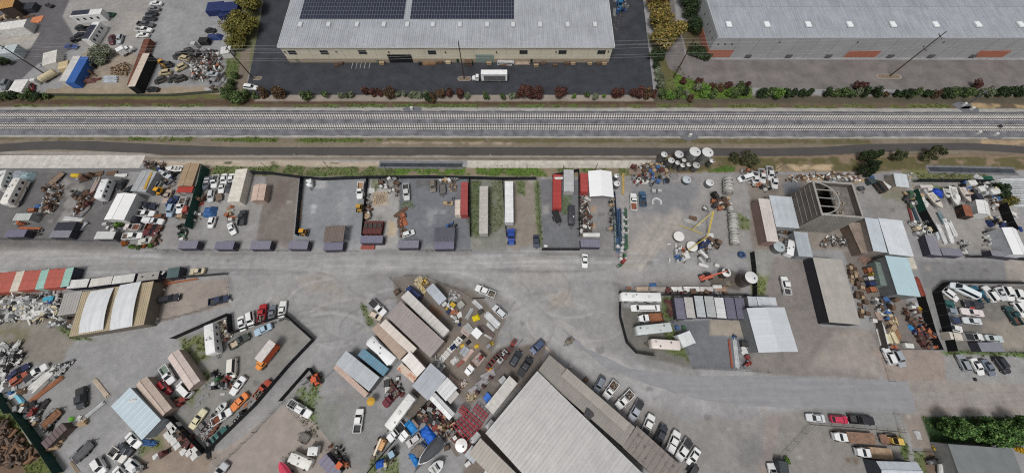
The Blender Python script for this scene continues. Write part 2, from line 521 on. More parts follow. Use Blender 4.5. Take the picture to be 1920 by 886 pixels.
stroke([(-40,497),(200,497),(420,488),(600,482),(800,490),(930,520),(1010,600),(1100,690),(1250,730),(1440,735)],9,(168,166,165),0.4,1.5,1.5)
stroke([(-40,490),(300,486),(600,478),(900,482)],3,(164,162,160),0.4,0.6,0.8)
stroke([(700,500),(840,500),(930,530),(1000,590),(1120,680),(1300,715),(1440,718)],3,(176,174,172),0.4,0.6,1)
stroke([(600,478),(860,486),(960,480),(1100,510),(1300,500),(1390,490)],4,(166,164,163),0.35,1,1.2)
stroke([(1170,500),(1230,460),(1262,425),(1270,400)],4,(168,160,150),0.5,1,1)
stroke([(1190,470),(1215,440),(1232,420)],5,(170,162,152),0.5,1,1)
stroke([(330,650),(400,600),(470,560),(560,520),(700,490)],8,(160,158,157),0.4,1,1.4)
stroke([(560,700),(600,640),(640,600),(680,570)],5,(162,160,159),0.4,1,1.2)
stroke([(1055,612),(1120,665),(1160,690)],4,(178,175,172),0.5,0.8,0.8)
zone([(1020,545),(1070,545),(1075,575),(1030,580)],(172,160,144),1.2,1.6,0.5)
zone([(560,520),(620,515),(640,545),(580,552)],(164,154,144),1.5,2.0,0.5)
zone([(960,480),(1050,480),(1060,530),(970,540)],(164,158,152),1.5,2.0,0.5)
for _k in range(70):
 _r=random.Random(_k*13+5)
 _cx,_cy,_ra,_a0=_r.uniform(560,1120),_r.uniform(520,650),_r.uniform(30,110),_r.uniform(0,6.28)
 stroke([(_cx+_ra*math.cos(_a0+t*0.3),_cy+0.55*_ra*math.sin(_a0+t*0.3))for t in range(7)],0.5,_r.choice([(178,176,174),(122,120,119),(166,160,152)]),0.5,0.2,0.22)
for _k in range(60):
 _r=random.Random(_k*31+9)
 _y=_r.uniform(470,512)
 _x=_r.uniform(-40,1000)
 stroke([(_x+t*60,_y+2.5*math.sin(t+_k))for t in range(5)],0.6,_r.choice([(176,175,174),(122,121,121)]),0.45,0.18,0.22)
for _k in range(16):
 _r=random.Random(_k*17+3)
 _o=_r.uniform(-14,14)
 stroke([(1195+_o,505+_o*.3),(1222+_o,465),(1245+_o,432),(1258+_o,404)],0.5,_r.choice([(172,166,158),(128,124,120)]),0.4,0.2,0.35)
zone([(-80,600),(100,590),(140,640),(110,690),(-80,690)],(132,126,116),1,1.2,0.9)
zone([(-10,612),(60,612),(50,650),(-10,660)],(112,108,84),1,1.4,0.8,0.45)
zone([(95,605),(150,610),(180,640),(140,636)],GREEN,0.6,0.7,0.9)
zone([(-60,540),(140,555),(140,600),(-60,605)],(104,98,84),0.8,1)
zone([(285,535),(430,520),(430,572),(290,605)],(150,140,132),0.6,0.6)
zone([(290,530),(335,525),(300,545),(288,560)],(120,78,58),0.7,1,0.8)
zone([(-80,690),(140,680),(220,730),(200,760),(80,860),(-80,880)],(140,139,138),0.8,1)
zone([(-80,760),(40,780),(130,900),(-80,920)],(112,92,78),0.6,0.6)
zone([(0,720),(45,780),(110,860),(130,900),(60,900),(20,830),(-10,780)],(90,104,52),0.8,1,0.85,0.40)
zone([(330,632),(540,595),(590,632),(480,745),(395,845),(330,790),(380,700)],(136,134,130),0.6,0.5)
zone([(335,635),(395,622),(400,665),(345,700)],(104,112,62),0.8,1.2,0.85,0.32)
zone([(340,740),(385,690),(400,700),(360,760)],(108,116,72),0.8,1.2,0.8,0.34)
zone([(395,850),(545,750),(600,800),(700,900),(380,900)],(158,146,136),0.4,0.3)
zone([(400,830),(540,720),(590,680),(600,690),(550,745),(420,850)],(150,148,147),0.6,0.6)
zone([(280,810),(330,800),(400,860),(380,900),(250,900)],(146,130,116),0.8,1,0.9)
zone([(250,830),(300,815),(310,840),(260,856)],(98,108,62),0.8,1,0.8,0.35)
zone([(545,745),(590,690),(610,700),(600,740),(640,760),(620,850)],(100,118,58),0.8,1.2,0.8,0.34)
zone([(545,748),(560,755),(640,850),(628,862),(590,820)],(86,106,48),0.6,0.8,0.9)
zone([(590,745),(690,730),(730,790),(690,900),(600,850)],(134,133,132),1,1,0.8)
zone([(700,860),(740,850),(760,900),(690,900)],(104,116,64),0.8,1,0.8,0.35)
zone([(676,565),(700,590),(705,612),(688,612)],(90,104,56),0.5,0.8,0.85)
zone([(735,520),(770,515),(880,540),(945,600),(900,720),(760,620)],(120,112,104),0.6,0.8)
zone([(690,590),(790,690),(880,760),(960,700),(900,640),(800,600)],(124,114,104),0.8,0.8,0.9)
zone([(940,650),(1030,640),(1010,700),(920,770),(880,700)],(112,104,98),0.6,0.6)
zone([(800,690),(850,760),(830,800),(740,780)],(106,100,92),0.8,0.8)
zone([(900,800),(960,830),(960,900),(860,900)],(124,114,106),0.6,0.6)
zone([(1060,690),(1290,790),(1440,780),(1460,900),(1280,900)],(140,136,133),1.5,1.5,0.9)
zone([(1440,775),(1470,775),(1470,900),(1420,900)],(146,134,128),1,1,0.8)
zone([(1380,820),(1430,800),(1440,860),(1390,870)],(122,120,122),1.2,1.6,0.6)
zone([(1165,575),(1260,575),(1300,690),(1215,672),(1175,640)],(112,110,104),0.5,0.5)
zone([(1240,560),(1262,555),(1300,680),(1250,660)],(92,106,58),0.6,1,0.85,0.34)
zone([(1255,600),(1430,600),(1440,692),(1300,690)],(112,114,118),0.4,0.4)
zone([(1332,600),(1395,600),(1396,632),(1330,628)],(158,148,136),0.4,0.2)
zone([(1450,480),(1530,485),(1540,610),(1650,620),(1650,712),(1420,700),(1400,690)],(132,126,122),0.5,0.5)
zone([(1560,620),(1640,620),(1650,705),(1520,690)],(160,150,143),1.2,1.4,0.6)
zone([(1580,470),(1640,470),(1760,655),(1660,660)],(122,114,108),0.5,0.5)
zone([(1640,655),(1770,655),(1780,730),(1660,712)],(152,140,132),0.5,0.4)
zone([(1718,490),(1960,488),(1960,535),(1760,530),(1740,560)],(130,129,129),0.6,0.4)
zone([(1885,488),(1960,490),(1960,535),(1890,530)],(158,150,143),0.6,0.4)
zone([(1720,540),(1760,535),(1775,660),(1745,655)],(136,136,135),0.5,0.4)
zone([(1755,540),(1930,535),(1930,660),(1780,660)],(118,115,110),0.4,0.4)
zone([(1845,600),(1930,590),(1930,660),(1850,655)],(146,138,128),1,1.2,0.8)
zone([(1760,658),(1940,658),(1940,672),(1775,668)],(86,110,48),0.4,0.6,0.9)
zone([(1770,665),(1900,665),(1960,690),(1960,725),(1775,720)],(148,147,145),0.5,0.5)
zone([(1700,712),(1960,720),(1960,780),(1715,776)],(150,142,136),0.5,0.4)
zone([(1470,770),(1700,772),(1705,900),(1440,900)],(138,134,129),0.6,0.6)
zone([(1490,765),(1690,768),(1690,805),(1540,795)],(136,136,135),0.6,0.6)
zone([(1580,855),(1610,850),(1610,870),(1580,870)],(110,92,78),0.6,1,0.8,0.4)
zone([(1680,800),(1705,835),(1702,868),(1688,850)],(88,110,52),0.5,0.6,0.9)
zone([(1692,775),(1735,778),(1745,840),(1712,840)],(142,132,124),0.4,0.3)
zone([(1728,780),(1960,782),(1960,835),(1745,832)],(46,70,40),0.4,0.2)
zone([(1730,838),(1780,842),(1790,900),(1720,900)],(112,96,84),0.5,0.6)
zone([(1712,845),(1735,845),(1735,900),(1716,900)],(96,112,62),0.5,0.6,0.8)
stroke([(-20,456),(120,458),(225,462)],3.0,(112,110,108),.6,.6,.8)
stroke([(310,474),(600,476),(880,475)],2.2,(120,118,116),.55,.6,.8)
stroke([(1020,472),(1150,474)],2.0,(122,120,118),.5,.6,.8)
stroke([(700,516),(800,514),(900,540),(945,570)],3.0,(120,118,116),.5,.8,.9)
stroke([(1165,545),(1250,538),(1380,542)],3.0,(112,108,104),.6,.8,.9)
stroke([(1160,580),(1175,640),(1225,680),(1300,700)],2.5,(124,122,120),.5,.8,.9)
zone([(1330,520),(1372,505),(1400,520),(1385,542),(1335,536)],(92,84,76),.6,.8,.9)
for _k in range(14):
 _o=_k*1.6-10
 stroke([(-40,499+_o),(250,497+_o*.9),(480,487+_o),(700,487+_o),(860,498+_o*1.1),(950,535+_o*1.2),(1040,620+_o*1.4),(1140,690+_o),(1290,722+_o),(1440,728+_o)],.55,(176,175,174)if _k%2 else(126,124,123),.4,.2,.22)
for _k in range(12):
 _o=_k*2.2-12
 stroke([(1440,738+_o),(1600,742+_o),(1720,744+_o),(1940,750+_o)],.5,(168,164,160)if _k%2 else(128,124,121),.4,.18,.22)
_r=random.Random(3)
for _k in range(420):
 _x,_y=_r.uniform(0,1920),_r.uniform(330,886)
 _s=_r.uniform(.8,6)
 zone([(_x-_s,_y-_s*.6),(_x+_s,_y-_s*.5),(_x+_s*1.2,_y+_s*.6),(_x-_s*.8,_y+_s*.7)],_r.choice([(96,94,93),(176,174,171),(146,134,122),(84,83,82),(166,158,148),(110,109,108)]),0.5,0.9,_r.uniform(.15,.6))
gcol*=(1+(N1-0.5)*0.10+(N3-0.5)*0.12)[...,None]
gcol=np.clip(gcol,0.01,0.9)
gv=np.stack([gxs.ravel(),gys.ravel(),np.zeros(nx*ny)],1)
idx=np.arange(nx*ny).reshape(ny,nx)
gf=np.stack([idx[:-1,:-1].ravel(),idx[:-1,1:].ravel(),idx[1:,1:].ravel(),idx[1:,:-1].ravel()],1)
BIG=2500.0
o4=nx*ny
gv=np.vstack([gv,[[-BIG,-BIG,0],[BIG,-BIG,0],[BIG,BIG,0],[-BIG,BIG,0]]])
corner=[idx[0,0],idx[0,-1],idx[-1,-1],idx[-1,0]]
ring=[[o4+i,o4+(i+1)%4,corner[(i+1)%4],corner[i]]for i in range(4)]
gf=np.vstack([gf,ring])
gm=bpy.data.meshes.new('ground')
gm.vertices.add(len(gv));gm.vertices.foreach_set('co',gv.ravel())
gm.loops.add(gf.size);gm.loops.foreach_set('vertex_index',gf.ravel().astype(np.int32))
gm.polygons.add(len(gf))
gm.polygons.foreach_set('loop_start',np.arange(0,gf.size,4,dtype=np.int32))
gm.update(calc_edges=True)
ca=gm.color_attributes.new('Col','FLOAT_COLOR','POINT')
full_col=np.ones((len(gv),4));full_col[:o4,:3]=gcol.reshape(-1,3);full_col[o4:,:3]=BASE
ca.data.foreach_set('color',full_col.ravel())
gm.materials.append(attr_mat('ground_cover',0.9,0.24,1.0,bump=0.6))
struct(link('ground',gm))
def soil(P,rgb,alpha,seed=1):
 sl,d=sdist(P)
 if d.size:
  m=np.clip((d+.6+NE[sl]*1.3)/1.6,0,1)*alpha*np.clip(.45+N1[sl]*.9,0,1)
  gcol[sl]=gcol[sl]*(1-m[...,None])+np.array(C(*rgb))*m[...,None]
def recolour():
 full_col[:o4,:3]=np.clip(gcol,.01,.9).reshape(-1,3)
 gm.color_attributes['Col'].data.foreach_set('color',full_col.ravel())
def sheet(name,pts,rgb,z=0.012,var=0.16,scale=0.35,jitter=0.0,streak=0.0,rough=0.85,z0=None,seed=1):
 """paved area: real sheet above the ground, slightly uneven edge"""
 w=[g(*p)for p in pts]
 rr=random.Random(seed)
 P=[]
 for i in range(len(w)):
  a,b=w[i],w[(i+1)%len(w)]
  n=max(1,int((b-a).length/2.0))if jitter else 1
  for k in range(n):
   q=a.lerp(b,k/n)
   P.append((q.x+rr.uniform(-jitter,jitter),q.y+rr.uniform(-jitter,jitter)))
 m=MB().prism(P,-0.05 if z0 is None else z0,z)
 return struct(m.build(name,mat(name,rgb,rough,0,var,scale,streak=streak,bump=0.15)))
full()
sheet('asphalt_yard',[(497,-16),(484,60),(460,178),(760,178),(1226,178),(1204,-16)],(60,62,68),0.012,0.38,0.22,0.06)
sheet('asphalt_driveway',[(1282,84),(1284,105),(1330,112),(1620,112),(1990,113),(1990,170),(1800,168),(1600,168),(1440,166),(1360,162),(1318,156),(1282,145),(1254,128),(1246,108),(1252,70),(1238,-16),(1262,-16),(1268,40)],(120,114,112),0.012,0.34,0.16,0.05)
sheet('access_road',[(1052,612),(1100,652),(1180,690),(1300,704),(1415,703),(1470,706),(1560,708),(1655,713),(1700,714),(1712,745),(1716,774),(1640,772),(1560,766),(1480,762),(1400,760),(1310,748),(1220,722),(1140,692),(1085,650)],(147,147,149),0.010,0.14,0.5,0.16,streak=-.09)
sheet('cycle_path',[(-90,274),(0,270),(60,266),(110,264),(180,265),(240,268),(330,272),(420,275),(480,276),(700,276),(1000,276),(1200,277),(1440,278),(1540,276),(1628,270),(1720,269),(1815,268),(1870,271),(2000,280),(2000,294),(1870,284),(1815,281),(1720,283),(1628,286),(1540,291),(1440,293),(1200,291),(1000,290),(700,290),(480,290),(420,289),(330,288),(240,286),(180,283),(110,280),(60,281),(0,285),(-90,290)],(78,75,73),0.03,0.16,0.15)
for pts,nm in(([(478,852),(545,745),(600,798),(690,900),(395,900),(430,850)],'concrete_slab'),):
 sheet('concrete_slab',[(398,858),(548,750),(598,800),(680,905),(380,905)],(156,146,138),0.014,0.22,0.3,0.05)
def ditch(p0,p1,name,rgb,w=3.0,rim=0.35):
 a,b=g(*p0),g(*p1)
 d=(b-a).normalized();n=Vector((-d.y,d.x,0))
 prof=[(-w/2-rim,0.0),(-w/2-rim,0.12),(-w/2,0.14),(-w/4,0.03),(w/4,0.03),(w/2,0.14),(w/2+rim,0.12),(w/2+rim,0.0)]
 m=MB();k=max(2,int((b-a).length/6))
 m.loft([[tuple(a.lerp(b,i/k)+n*q+Vector((0,0,z)))for q,z in prof]for i in range(k+1)])
 return struct(m.build(name,mat(name,rgb,0.9,0,0.3,0.5,streak=0.1)))
ditch((-60,303),(268,303),'concrete_channel',(202,198,190),4.4)
ditch((876,308),(1222,308),'concrete_channel',(196,190,178),2.2)
dk=ditch((711,309),(868,310),'drainage_channel',(120,120,122),2.2)
ditch((1738,317),(1905,321),'drainage_channel',(118,118,120),2.6)
def water(p0,p1,w):
 a,b=g(*p0),g(*p1)
 d=(b-a).normalized();n=Vector((-d.y,d.x,0))*(w/2)
 m=MB();pts=[a+n,a-n,b-n,b+n]
 m.prism([(p.x,p.y)for p in pts],0.02,0.06)
 return struct(m.build('water',mat('ditch_water',(60,66,72),0.08,0,0.5,0.4,spec=0.6)))
water((713,309),(866,310),1.5)
water((1742,317),(1902,321),1.7)
sheet('asphalt_lane',[(-60,316),(285,315),(270,322),(-60,323)],(112,111,111),0.012,0.15,0.3)
full()
rail_y=[]
def track(v0,v1,label):
 a,b=G(0,v0),G(1920,v1)
 d=(b-a).normalized()
 a2,b2=a-d*40,b+d*40
 root=empty('railway_track',(0,0,0),0,label,'railway','railway tracks')
 n=Vector((-d.y,d.x,0))
 L=(b2-a2).length
 for s in(-1,1):
  m=MB();r=MB()
  p,q=a2+n*(s*0.755),b2+n*(s*0.755)
  for off,z0,z1 in((0.08,0.545,0.57),(0.03,0.57,0.65),(0.06,0.65,0.70)):
   m.prism([(p.x+n.x*off,p.y+n.y*off),(p.x-n.x*off,p.y-n.y*off),(q.x-n.x*off,q.y-n.y*off),(q.x+n.x*off,q.y+n.y*off)],z0,z1)
  m.build('rail',mat('rail_steel',(58,50,46),0.6,0.2,0.2,2),root)
 sp=0.6096;cnt=int(L/sp)
 tm=mat('concrete_tie',(222,217,210),0.9,0,0.2,0.8,rnd=0.10)
 ang=math.atan2(d.y,d.x)
 t=MB()
 t.box(0,0,0,0.27,2.6,0.18,0,0.06)
 tme=t.mesh('tie',[tm])
 mid=cnt//2
 rest=MB()
 rr=random.Random(4)
 for i in range(cnt):
  p=a2+d*(i*sp)
  if abs(i-mid)<=145:
   o=link('tie',tme,root)
   o.location=(p.x,p.y,0.36+rr.uniform(-.005,.005));o.rotation_euler=(0,0,ang+rr.uniform(-.01,.01))
  else:
   rest.box(p.x,p.y,0.36,0.27,2.6,0.18,ang,0.06)
 ro=rest.build('ties',mat('concrete_tie',(222,217,210),0.9,0,0.2,0.8),root)
 ro['kind']='stuff'
 return a2,b2,n
ta=track(217.5,221.5,'northern concrete-tie railway track beside the planting strip')
tb=track(237,241.0,'southern concrete-tie railway track beside the cycle path')
m=MB()
a,b=(ta[0]+tb[0])/2,(ta[1]+tb[1])/2
n=ta[2];K=160
hw=(ta[0]-tb[0]).length/2
prof=[(-hw-3.7,-0.05),(-hw-3.0,0.06),(-hw-1.7,0.42),(-hw+1.9,0.44),(-0.5,0.37),(0.5,0.37),(hw-1.9,0.44),(hw+1.5,0.42),(hw+2.2,0.08),(hw+2.6,-0.05)]
rr=random.Random(11)
rings=[]
for i in range(K+1):
 c=a.lerp(b,i/K)
 rings.append([tuple(c+n*(q+(rr.uniform(-.25,.25)if k in(0,9)else 0))+Vector((0,0,z+(rr.uniform(-.02,.02)if 0<k<9 else 0))))for k,(q,z)in enumerate(prof)])
m.loft([r[::-1]for r in rings])
struct(m.build('railway_ballast',mat('ballast_stone',(116,116,120),0.95,0,0.5,.35,bump=0.8,rust=.1,rustcol=(104,100,98))))
_vm={}
def ring8(x,hw,zl,zt,y0=0):
 return[(x,-hw*.90,zl),(x,-hw,zl+.22),(x,-hw,zt-.14),(x,-hw*.86,zt),(x,hw*.86,zt),(x,hw,zt-.14),(x,hw,zl+.22),(x,hw*.90,zl)]
CARS={'sedan':(4.75,1.84,.70,.95,1.44,1.30,2.05,3.20,4.00,0.98),'coupe':(4.40,1.82,.66,.90,1.30,1.45,2.10,2.90,3.85,0.92),'hatch':(4.20,1.78,.78,.98,1.50,1.05,1.75,3.60,4.10,1.02),'wagon':(4.80,1.85,.78,.98,1.52,1.25,1.95,4.20,4.70,1.02),'suv':(4.85,1.95,.92,1.12,1.78,1.25,1.95,4.40,4.75,1.14),'van':(5.50,2.00,.98,1.20,2.10,0.75,1.60,5.20,5.42,1.22),'limo':(8.60,1.95,.72,.98,1.50,1.50,2.20,6.90,7.60,1.00),'classic':(5.20,1.95,.80,.98,1.42,1.75,2.30,3.45,4.05,1.00),}
def car_mesh(kind):
 if kind in _vm:return _vm[kind]
 L,W,zh,zb,zr,a,b,c,d,zt=CARS[kind]
 h=W/2;X=lambda x:L/2-x
 m=MB()
 m.loft([ring8(X(0),h*.74,.34,zh-.10),ring8(X(.12),h*.88,.28,zh),ring8(X(.55),h*.97,.24,zh+.08),ring8(X(a*.95),h,.22,zb-.02),ring8(X((a+d)/2),h,.22,zb+.01),ring8(X(min(d,L-.3)),h,.22,zb+.02),ring8(X(L-.14),h*.93,.26,zt),ring8(X(L),h*.84,.34,zt-.14)])
 tb=min(d,L-.12)
 gb,gt=h*.90,h*.68
 zg=zb-.06
 v=[(X(a),-gb,zg),(X(a),gb,zg),(X(tb),gb,zg),(X(tb),-gb,zg),(X(b),-gt,zr-.03),(X(b),gt,zr-.03),(X(c),gt,zr-.03),(X(c),-gt,zr-.03),(X(b+.12),-gt*.8,zr),(X(b+.12),gt*.8,zr),(X(c-.12),gt*.8,zr),(X(c-.12),-gt*.8,zr)]
 m.add(v,[(0,1,5,4),(1,2,6,5),(2,3,7,6),(3,0,4,7),(4,5,9,8),(5,6,10,9),(6,7,11,10),(7,4,8,11),(8,9,10,11),(3,2,1,0)])
 for s in(-1,1):m.box(X(a+.30),s*(h+.07),zb,.14,.2,.13)
 parts=[('body',m.mesh('car_body',[None]),'paint')]
 V=[Vector(p)for p in v]
 def pane(i,j,k,l,x0=.07,x1=.93,y0=.14,y1=.94):
  A,B,D,E=V[i],V[j],V[l],V[k]
  P=lambda s,t:A.lerp(B,s).lerp(D.lerp(E,s),t)
  nrm=(B-A).cross(D-A).normalized()*.015
  return MB().quad3(P(x0,y0)+nrm,P(x1,y0)+nrm,P(x1,y1)+nrm,P(x0,y1)+nrm,.03).mesh('pane',[None])
 parts.append(('windscreen',pane(0,1,5,4),'glass'))
 parts.append(('rear_window',pane(2,3,7,6),'glass'))
 parts.append(('side_window',pane(1,2,6,5,.05,.95,.2,.92),'glass'))
 parts.append(('side_window',pane(3,0,4,7,.05,.95,.2,.92),'glass'))
 parts+=lights(L,W,zh-.12,zt-.26)
 parts+=wheels([X(L*.185),X(L*.79)],W,.33 if kind not in('suv','van')else.37)
 _vm[kind]=parts
 return parts
def lights(L,W,zf,zr):
 out=[]
 hl=MB().box(0,0,0,.12,.34,.14).mesh('headlight',[None])
 for s in(-1,1):
  out.append(('headlight',hl,'lamp',(L/2-.08,s*W*.33,zf-.04)))
 tl=MB().box(0,0,0,.10,.26,.16).mesh('taillight',[None])
 for s in(-1,1):
  out.append(('taillight',tl,'red',(-L/2+.05,s*W*.36,zr)))
 return out
_wheel={}
def wheel_mesh(r,w=.24):
 k=(r,w)
 if k not in _wheel:
  m=MB()
  m.cyl(0,-w/2,r,r,w,14,axis='y')
  m.cur=1
  m.cyl(0,-w/2-.012,r,r*.58,w+.024,10,axis='y')
  _wheel[k]=m.mesh('wheel',[tyre_m(),mat('wheel_rim',(150,152,156),.4,.4,.1)])
 return _wheel[k]
def wheels(xs,W,r,w=.24,inset=.10):
 return[('wheel',wheel_mesh(r,w),None,(x,s*(W/2-inset),0))for x in xs for s in(-1,1)]
def pickup_mesh(cab,cover):
 key=('pickup',cab,cover)
 if key in _vm:return _vm[key]
 L={'crew':5.95,'ext':5.8,'reg':5.35}[cab];W,zb,zr=2.0,1.15,1.86
 h=W/2;X=lambda x:L/2-x
 a,b,c,d={'crew':(1.40,2.05,3.55,3.80),'ext':(1.40,2.05,3.10,3.35),'reg':(1.40,2.0,2.65,2.90)}[cab]
 m=MB()
 m.loft([ring8(X(0),h*.80,.42,.92),ring8(X(.14),h*.92,.36,1.02),ring8(X(.6),h*.98,.32,1.08),ring8(X(a),h,.32,zb),ring8(X(d+.06),h,.32,zb)])
 gb,gt,zg=h*.90,h*.72,zb-.06
 v=[(X(a),-gb,zg),(X(a),gb,zg),(X(d),gb,zg),(X(d),-gb,zg),(X(b),-gt,zr-.03),(X(b),gt,zr-.03),(X(c),gt,zr-.03),(X(c),-gt,zr-.03),(X(b+.1),-gt*.82,zr),(X(b+.1),gt*.82,zr),(X(c-.1),gt*.82,zr),(X(c-.1),-gt*.82,zr)]
 m.add(v,[(0,1,5,4),(1,2,6,5),(2,3,7,6),(3,0,4,7),(4,5,9,8),(5,6,10,9),(6,7,11,10),(7,4,8,11),(8,9,10,11),(3,2,1,0)])
 for s in(-1,1):m.box(X(a+.32),s*(h+.10),zb,.18,.26,.2)
 parts=[('body',m.mesh('pickup_body',[None]),'paint')]
 V=[Vector(p)for p in v]
 def pane(i,j,k,l,x0=.07,x1=.93,y0=.14,y1=.94):
  A,B,D,E=V[i],V[j],V[l],V[k]
  P=lambda s,t:A.lerp(B,s).lerp(D.lerp(E,s),t)
  nrm=(B-A).cross(D-A).normalized()*.015
  return MB().quad3(P(x0,y0)+nrm,P(x1,y0)+nrm,P(x1,y1)+nrm,P(x0,y1)+nrm,.03).mesh('pane',[None])
 parts+=[('windscreen',pane(0,1,5,4),'glass'),('rear_window',pane(2,3,7,6),'glass'),('side_window',pane(1,2,6,5,.05,.95,.2,.92),'glass'),('side_window',pane(3,0,4,7,.05,.95,.2,.92),'glass')]
 t=MB();x0,x1=d+.10,L
 xm,xl=X((x0+x1)/2),x1-x0
 t.box(xm,h-.06,.40,xl,.12,.78);t.box(xm,-h+.06,.40,xl,.12,.78)
 t.box(X(x1-.05),0,.42,.10,W-.24,.74);t.box(X(x0+.05),0,.42,.10,W-.24,.74)
 parts.append(('cargo_bed',t.mesh('cargo_bed',[None]),'paint'))
 parts.append(('bed_floor',MB().box(xm,0,.55,xl-.2,W-.24,.08).mesh('bed_floor',[None]),'bed'))
 if cover=='cover':
  parts.append(('bed_cover',MB().box(xm,0,1.18,xl-.06,W-.10,.05).mesh('bed_cover',[None]),'black'))
 elif cover=='shell':
  k=MB()
  k.add([(X(x0),-h*.93,1.15),(X(x0),h*.93,1.15),(X(x1),h*.93,1.15),(X(x1),-h*.93,1.15),(X(x0),-h*.74,1.82),(X(x0),h*.74,1.82),(X(x1-.15),h*.74,1.82),(X(x1-.15),-h*.74,1.82)],[(3,2,1,0),(4,5,6,7),(0,1,5,4),(1,2,6,5),(2,3,7,6),(3,0,4,7)])
  parts.append(('canopy_shell',k.mesh('canopy_shell',[None]),'paint'))
 elif cover=='rack':
  k=MB()
  for x in(x0+.1,(x0+x1)/2,x1-.1):
   for s in(-1,1):k.tube((X(x),s*(h-.06),1.18),(X(x),s*(h-.06),1.95),.035)
   k.tube((X(x),-h+.06,1.95),(X(x),h-.06,1.95),.035)
  for s in(-1,0,1):k.tube((X(1.9),s*(h-.06),1.98),(X(x1),s*(h-.06),1.98),.035)
  parts.append(('ladder_rack',k.mesh('ladder_rack',[None]),'steel'))
 elif cover=='load':
  rr=random.Random(5);k=MB()
  for _ in range(14):
   k.box(xm+rr.uniform(-.4,.4)*xl,rr.uniform(-.6,.6),.62,rr.uniform(.2,.7),rr.uniform(.2,.5),rr.uniform(.15,.55),rr.uniform(0,3))
  parts.append(('cargo_load',k.mesh('cargo_load',[None]),'junk'))
 parts+=lights(L,W,.86,.72)
 parts+=wheels([X(L*.165),X(L*.785)],W,.40,.28)
 _vm[key]=parts
 return parts
def SPEC():
 return{'glass':glass(),'lamp':mat('headlight_lens',(215,220,222),.2,0,.05),'red':mat('taillight_lens',(150,30,28),.3,0,.1),'black':mat('black_vinyl',(46,47,50),.6,0,.15),'bed':mat('bed_liner',(70,70,72),.8,0,.3),'steel':steel((170,172,174)),'junk':mat('mixed_scrap',(130,118,106),.85,0,.6,2.5),'rust':mat('rusty_deck',(138,96,72),.9,0,.5,1.5),'wood':mat('deck_wood',(150,128,104),.9,0,.35,1.5),'dark':mat('chassis_black',(52,52,54),.7,0,.2)}
_spec={}
def assemble(name,parts,loc,rz,rgb,label,cat,group=None,bed=None,pm=None,scale=None):
 global _spec
 if not _spec:_spec=SPEC()
 root=empty(name,loc,rz,label,cat,group)
 if scale:root.scale=scale
 for p in parts:
  o=link(p[0],p[1],root)
  if len(p)>3:o.location=p[3]
  if p[2]:
   mt=(pm or paint(rgb))if p[2]=='paint' else _spec[p[2]]
   if p[2]=='bed' and bed:mt=mat('bed_material',bed,.9,0,.35,1.5)
   if o.material_slots:
    o.material_slots[0].link='OBJECT';o.material_slots[0].material=mt
 return root
WORD={'sedan':('sedan','car'),'coupe':('coupe','car'),'hatch':('hatchback_car','car'),'wagon':('estate_car','car'),'suv':('sport_utility_car','car'),'van':('passenger_van','van'),'limo':('limousine','limousine'),'classic':('classic_car','car')}
def heading(f,r):
 d=f-r
 return math.atan2(d.y,d.x)
def car(kind,fx,fy,rx,ry,rgb,label,group=None,z=0.0,rust=0.0):
 """nose pixel, tail pixel (at bonnet height)"""
 f,r=g(fx,fy,.8+z),g(rx,ry,.8+z)
 parts=car_mesh(kind)
 L=CARS[kind][0];ln=(f-r).length
 k=min(1.12,max(.9,ln/L))
 c=(f+r)/2
 pm=mat('weathered_paint',rgb,.6,0,.25,1.2,rust=rust)if rust else None
 return assemble(WORD[kind][0],parts,(c.x,c.y,z+.012),heading(f,r),rgb,label,WORD[kind][1],group,pm=pm,scale=(k,1,1))
def pickup(cab,cover,fx,fy,rx,ry,rgb,label,group=None,bed=None,z=0.0,rust=0.0):
 f,r=g(fx,fy,.9+z),g(rx,ry,.9+z)
 parts=pickup_mesh(cab,cover)
 L={'crew':5.95,'ext':5.8,'reg':5.35}[cab]
 k=min(1.14,max(.9,(f-r).length/L))
 c=(f+r)/2
 pm=mat('weathered_paint',rgb,.6,0,.25,1.2,rust=rust)if rust else None
 return assemble('pickup_truck',parts,(c.x,c.y,z+.012),heading(f,r),rgb,label,'pickup',group,bed,pm=pm,scale=(k,1,1))
def root_at(name,f,r,label,cat,group=None,z=.012):
 c=(f+r)/2
 return empty(name,(c.x,c.y,z),heading(f,r),label,cat,group),(f-r).length
def truck_cab(root,x,W,rgb,hood=1.1,zc=2.35,sleeper=0.0):
 """bonneted lorry cab whose rear face stands at x; returns nothing"""
 h=W/2;m=MB()
 m.loft([ring8(x+1.5+hood,h*.62,.55,1.35),ring8(x+1.4+hood*.8,h*.74,.5,1.45),ring8(x+1.45,h*.84,.5,1.55),ring8(x+1.35,h*.92,.5,1.6),ring8(x,h*.92,.5,1.6)])
 gb,gt=h*.88,h*.78
 v=[(x+1.40,-gb,1.5),(x+1.40,gb,1.5),(x,gb,1.5),(x,-gb,1.5),(x+1.02,-gt,zc),(x+1.02,gt,zc),(x+.02,gt,zc),(x+.02,-gt,zc)]
 m.add(v,[(3,2,1,0),(4,5,6,7),(0,1,5,4),(1,2,6,5),(2,3,7,6),(3,0,4,7)])
 if sleeper:m.box(x-sleeper/2+.05,0,.6,sleeper,W*.92,zc+.55)
 m.build('cab',paint(rgb),root)
 V=[Vector(p)for p in v]
 def pane(nm,i,j,k,l):
  A,B,D,E=V[i],V[j],V[l],V[k]
  P=lambda s,t:A.lerp(B,s).lerp(D.lerp(E,s),t)
  nrm=(B-A).cross(D-A).normalized()*.02
  MB().quad3(P(.08,.12)+nrm,P(.92,.12)+nrm,P(.92,.92)+nrm,P(.08,.92)+nrm,.04).build(nm,glass(),root)
 pane('windscreen',0,1,5,4);pane('side_window',1,2,6,5);pane('side_window',3,0,4,7)
 MB().box(x+1.55+hood,0,.42,.14,W*.8,.26).build('bumper',steel((180,182,184)),root)
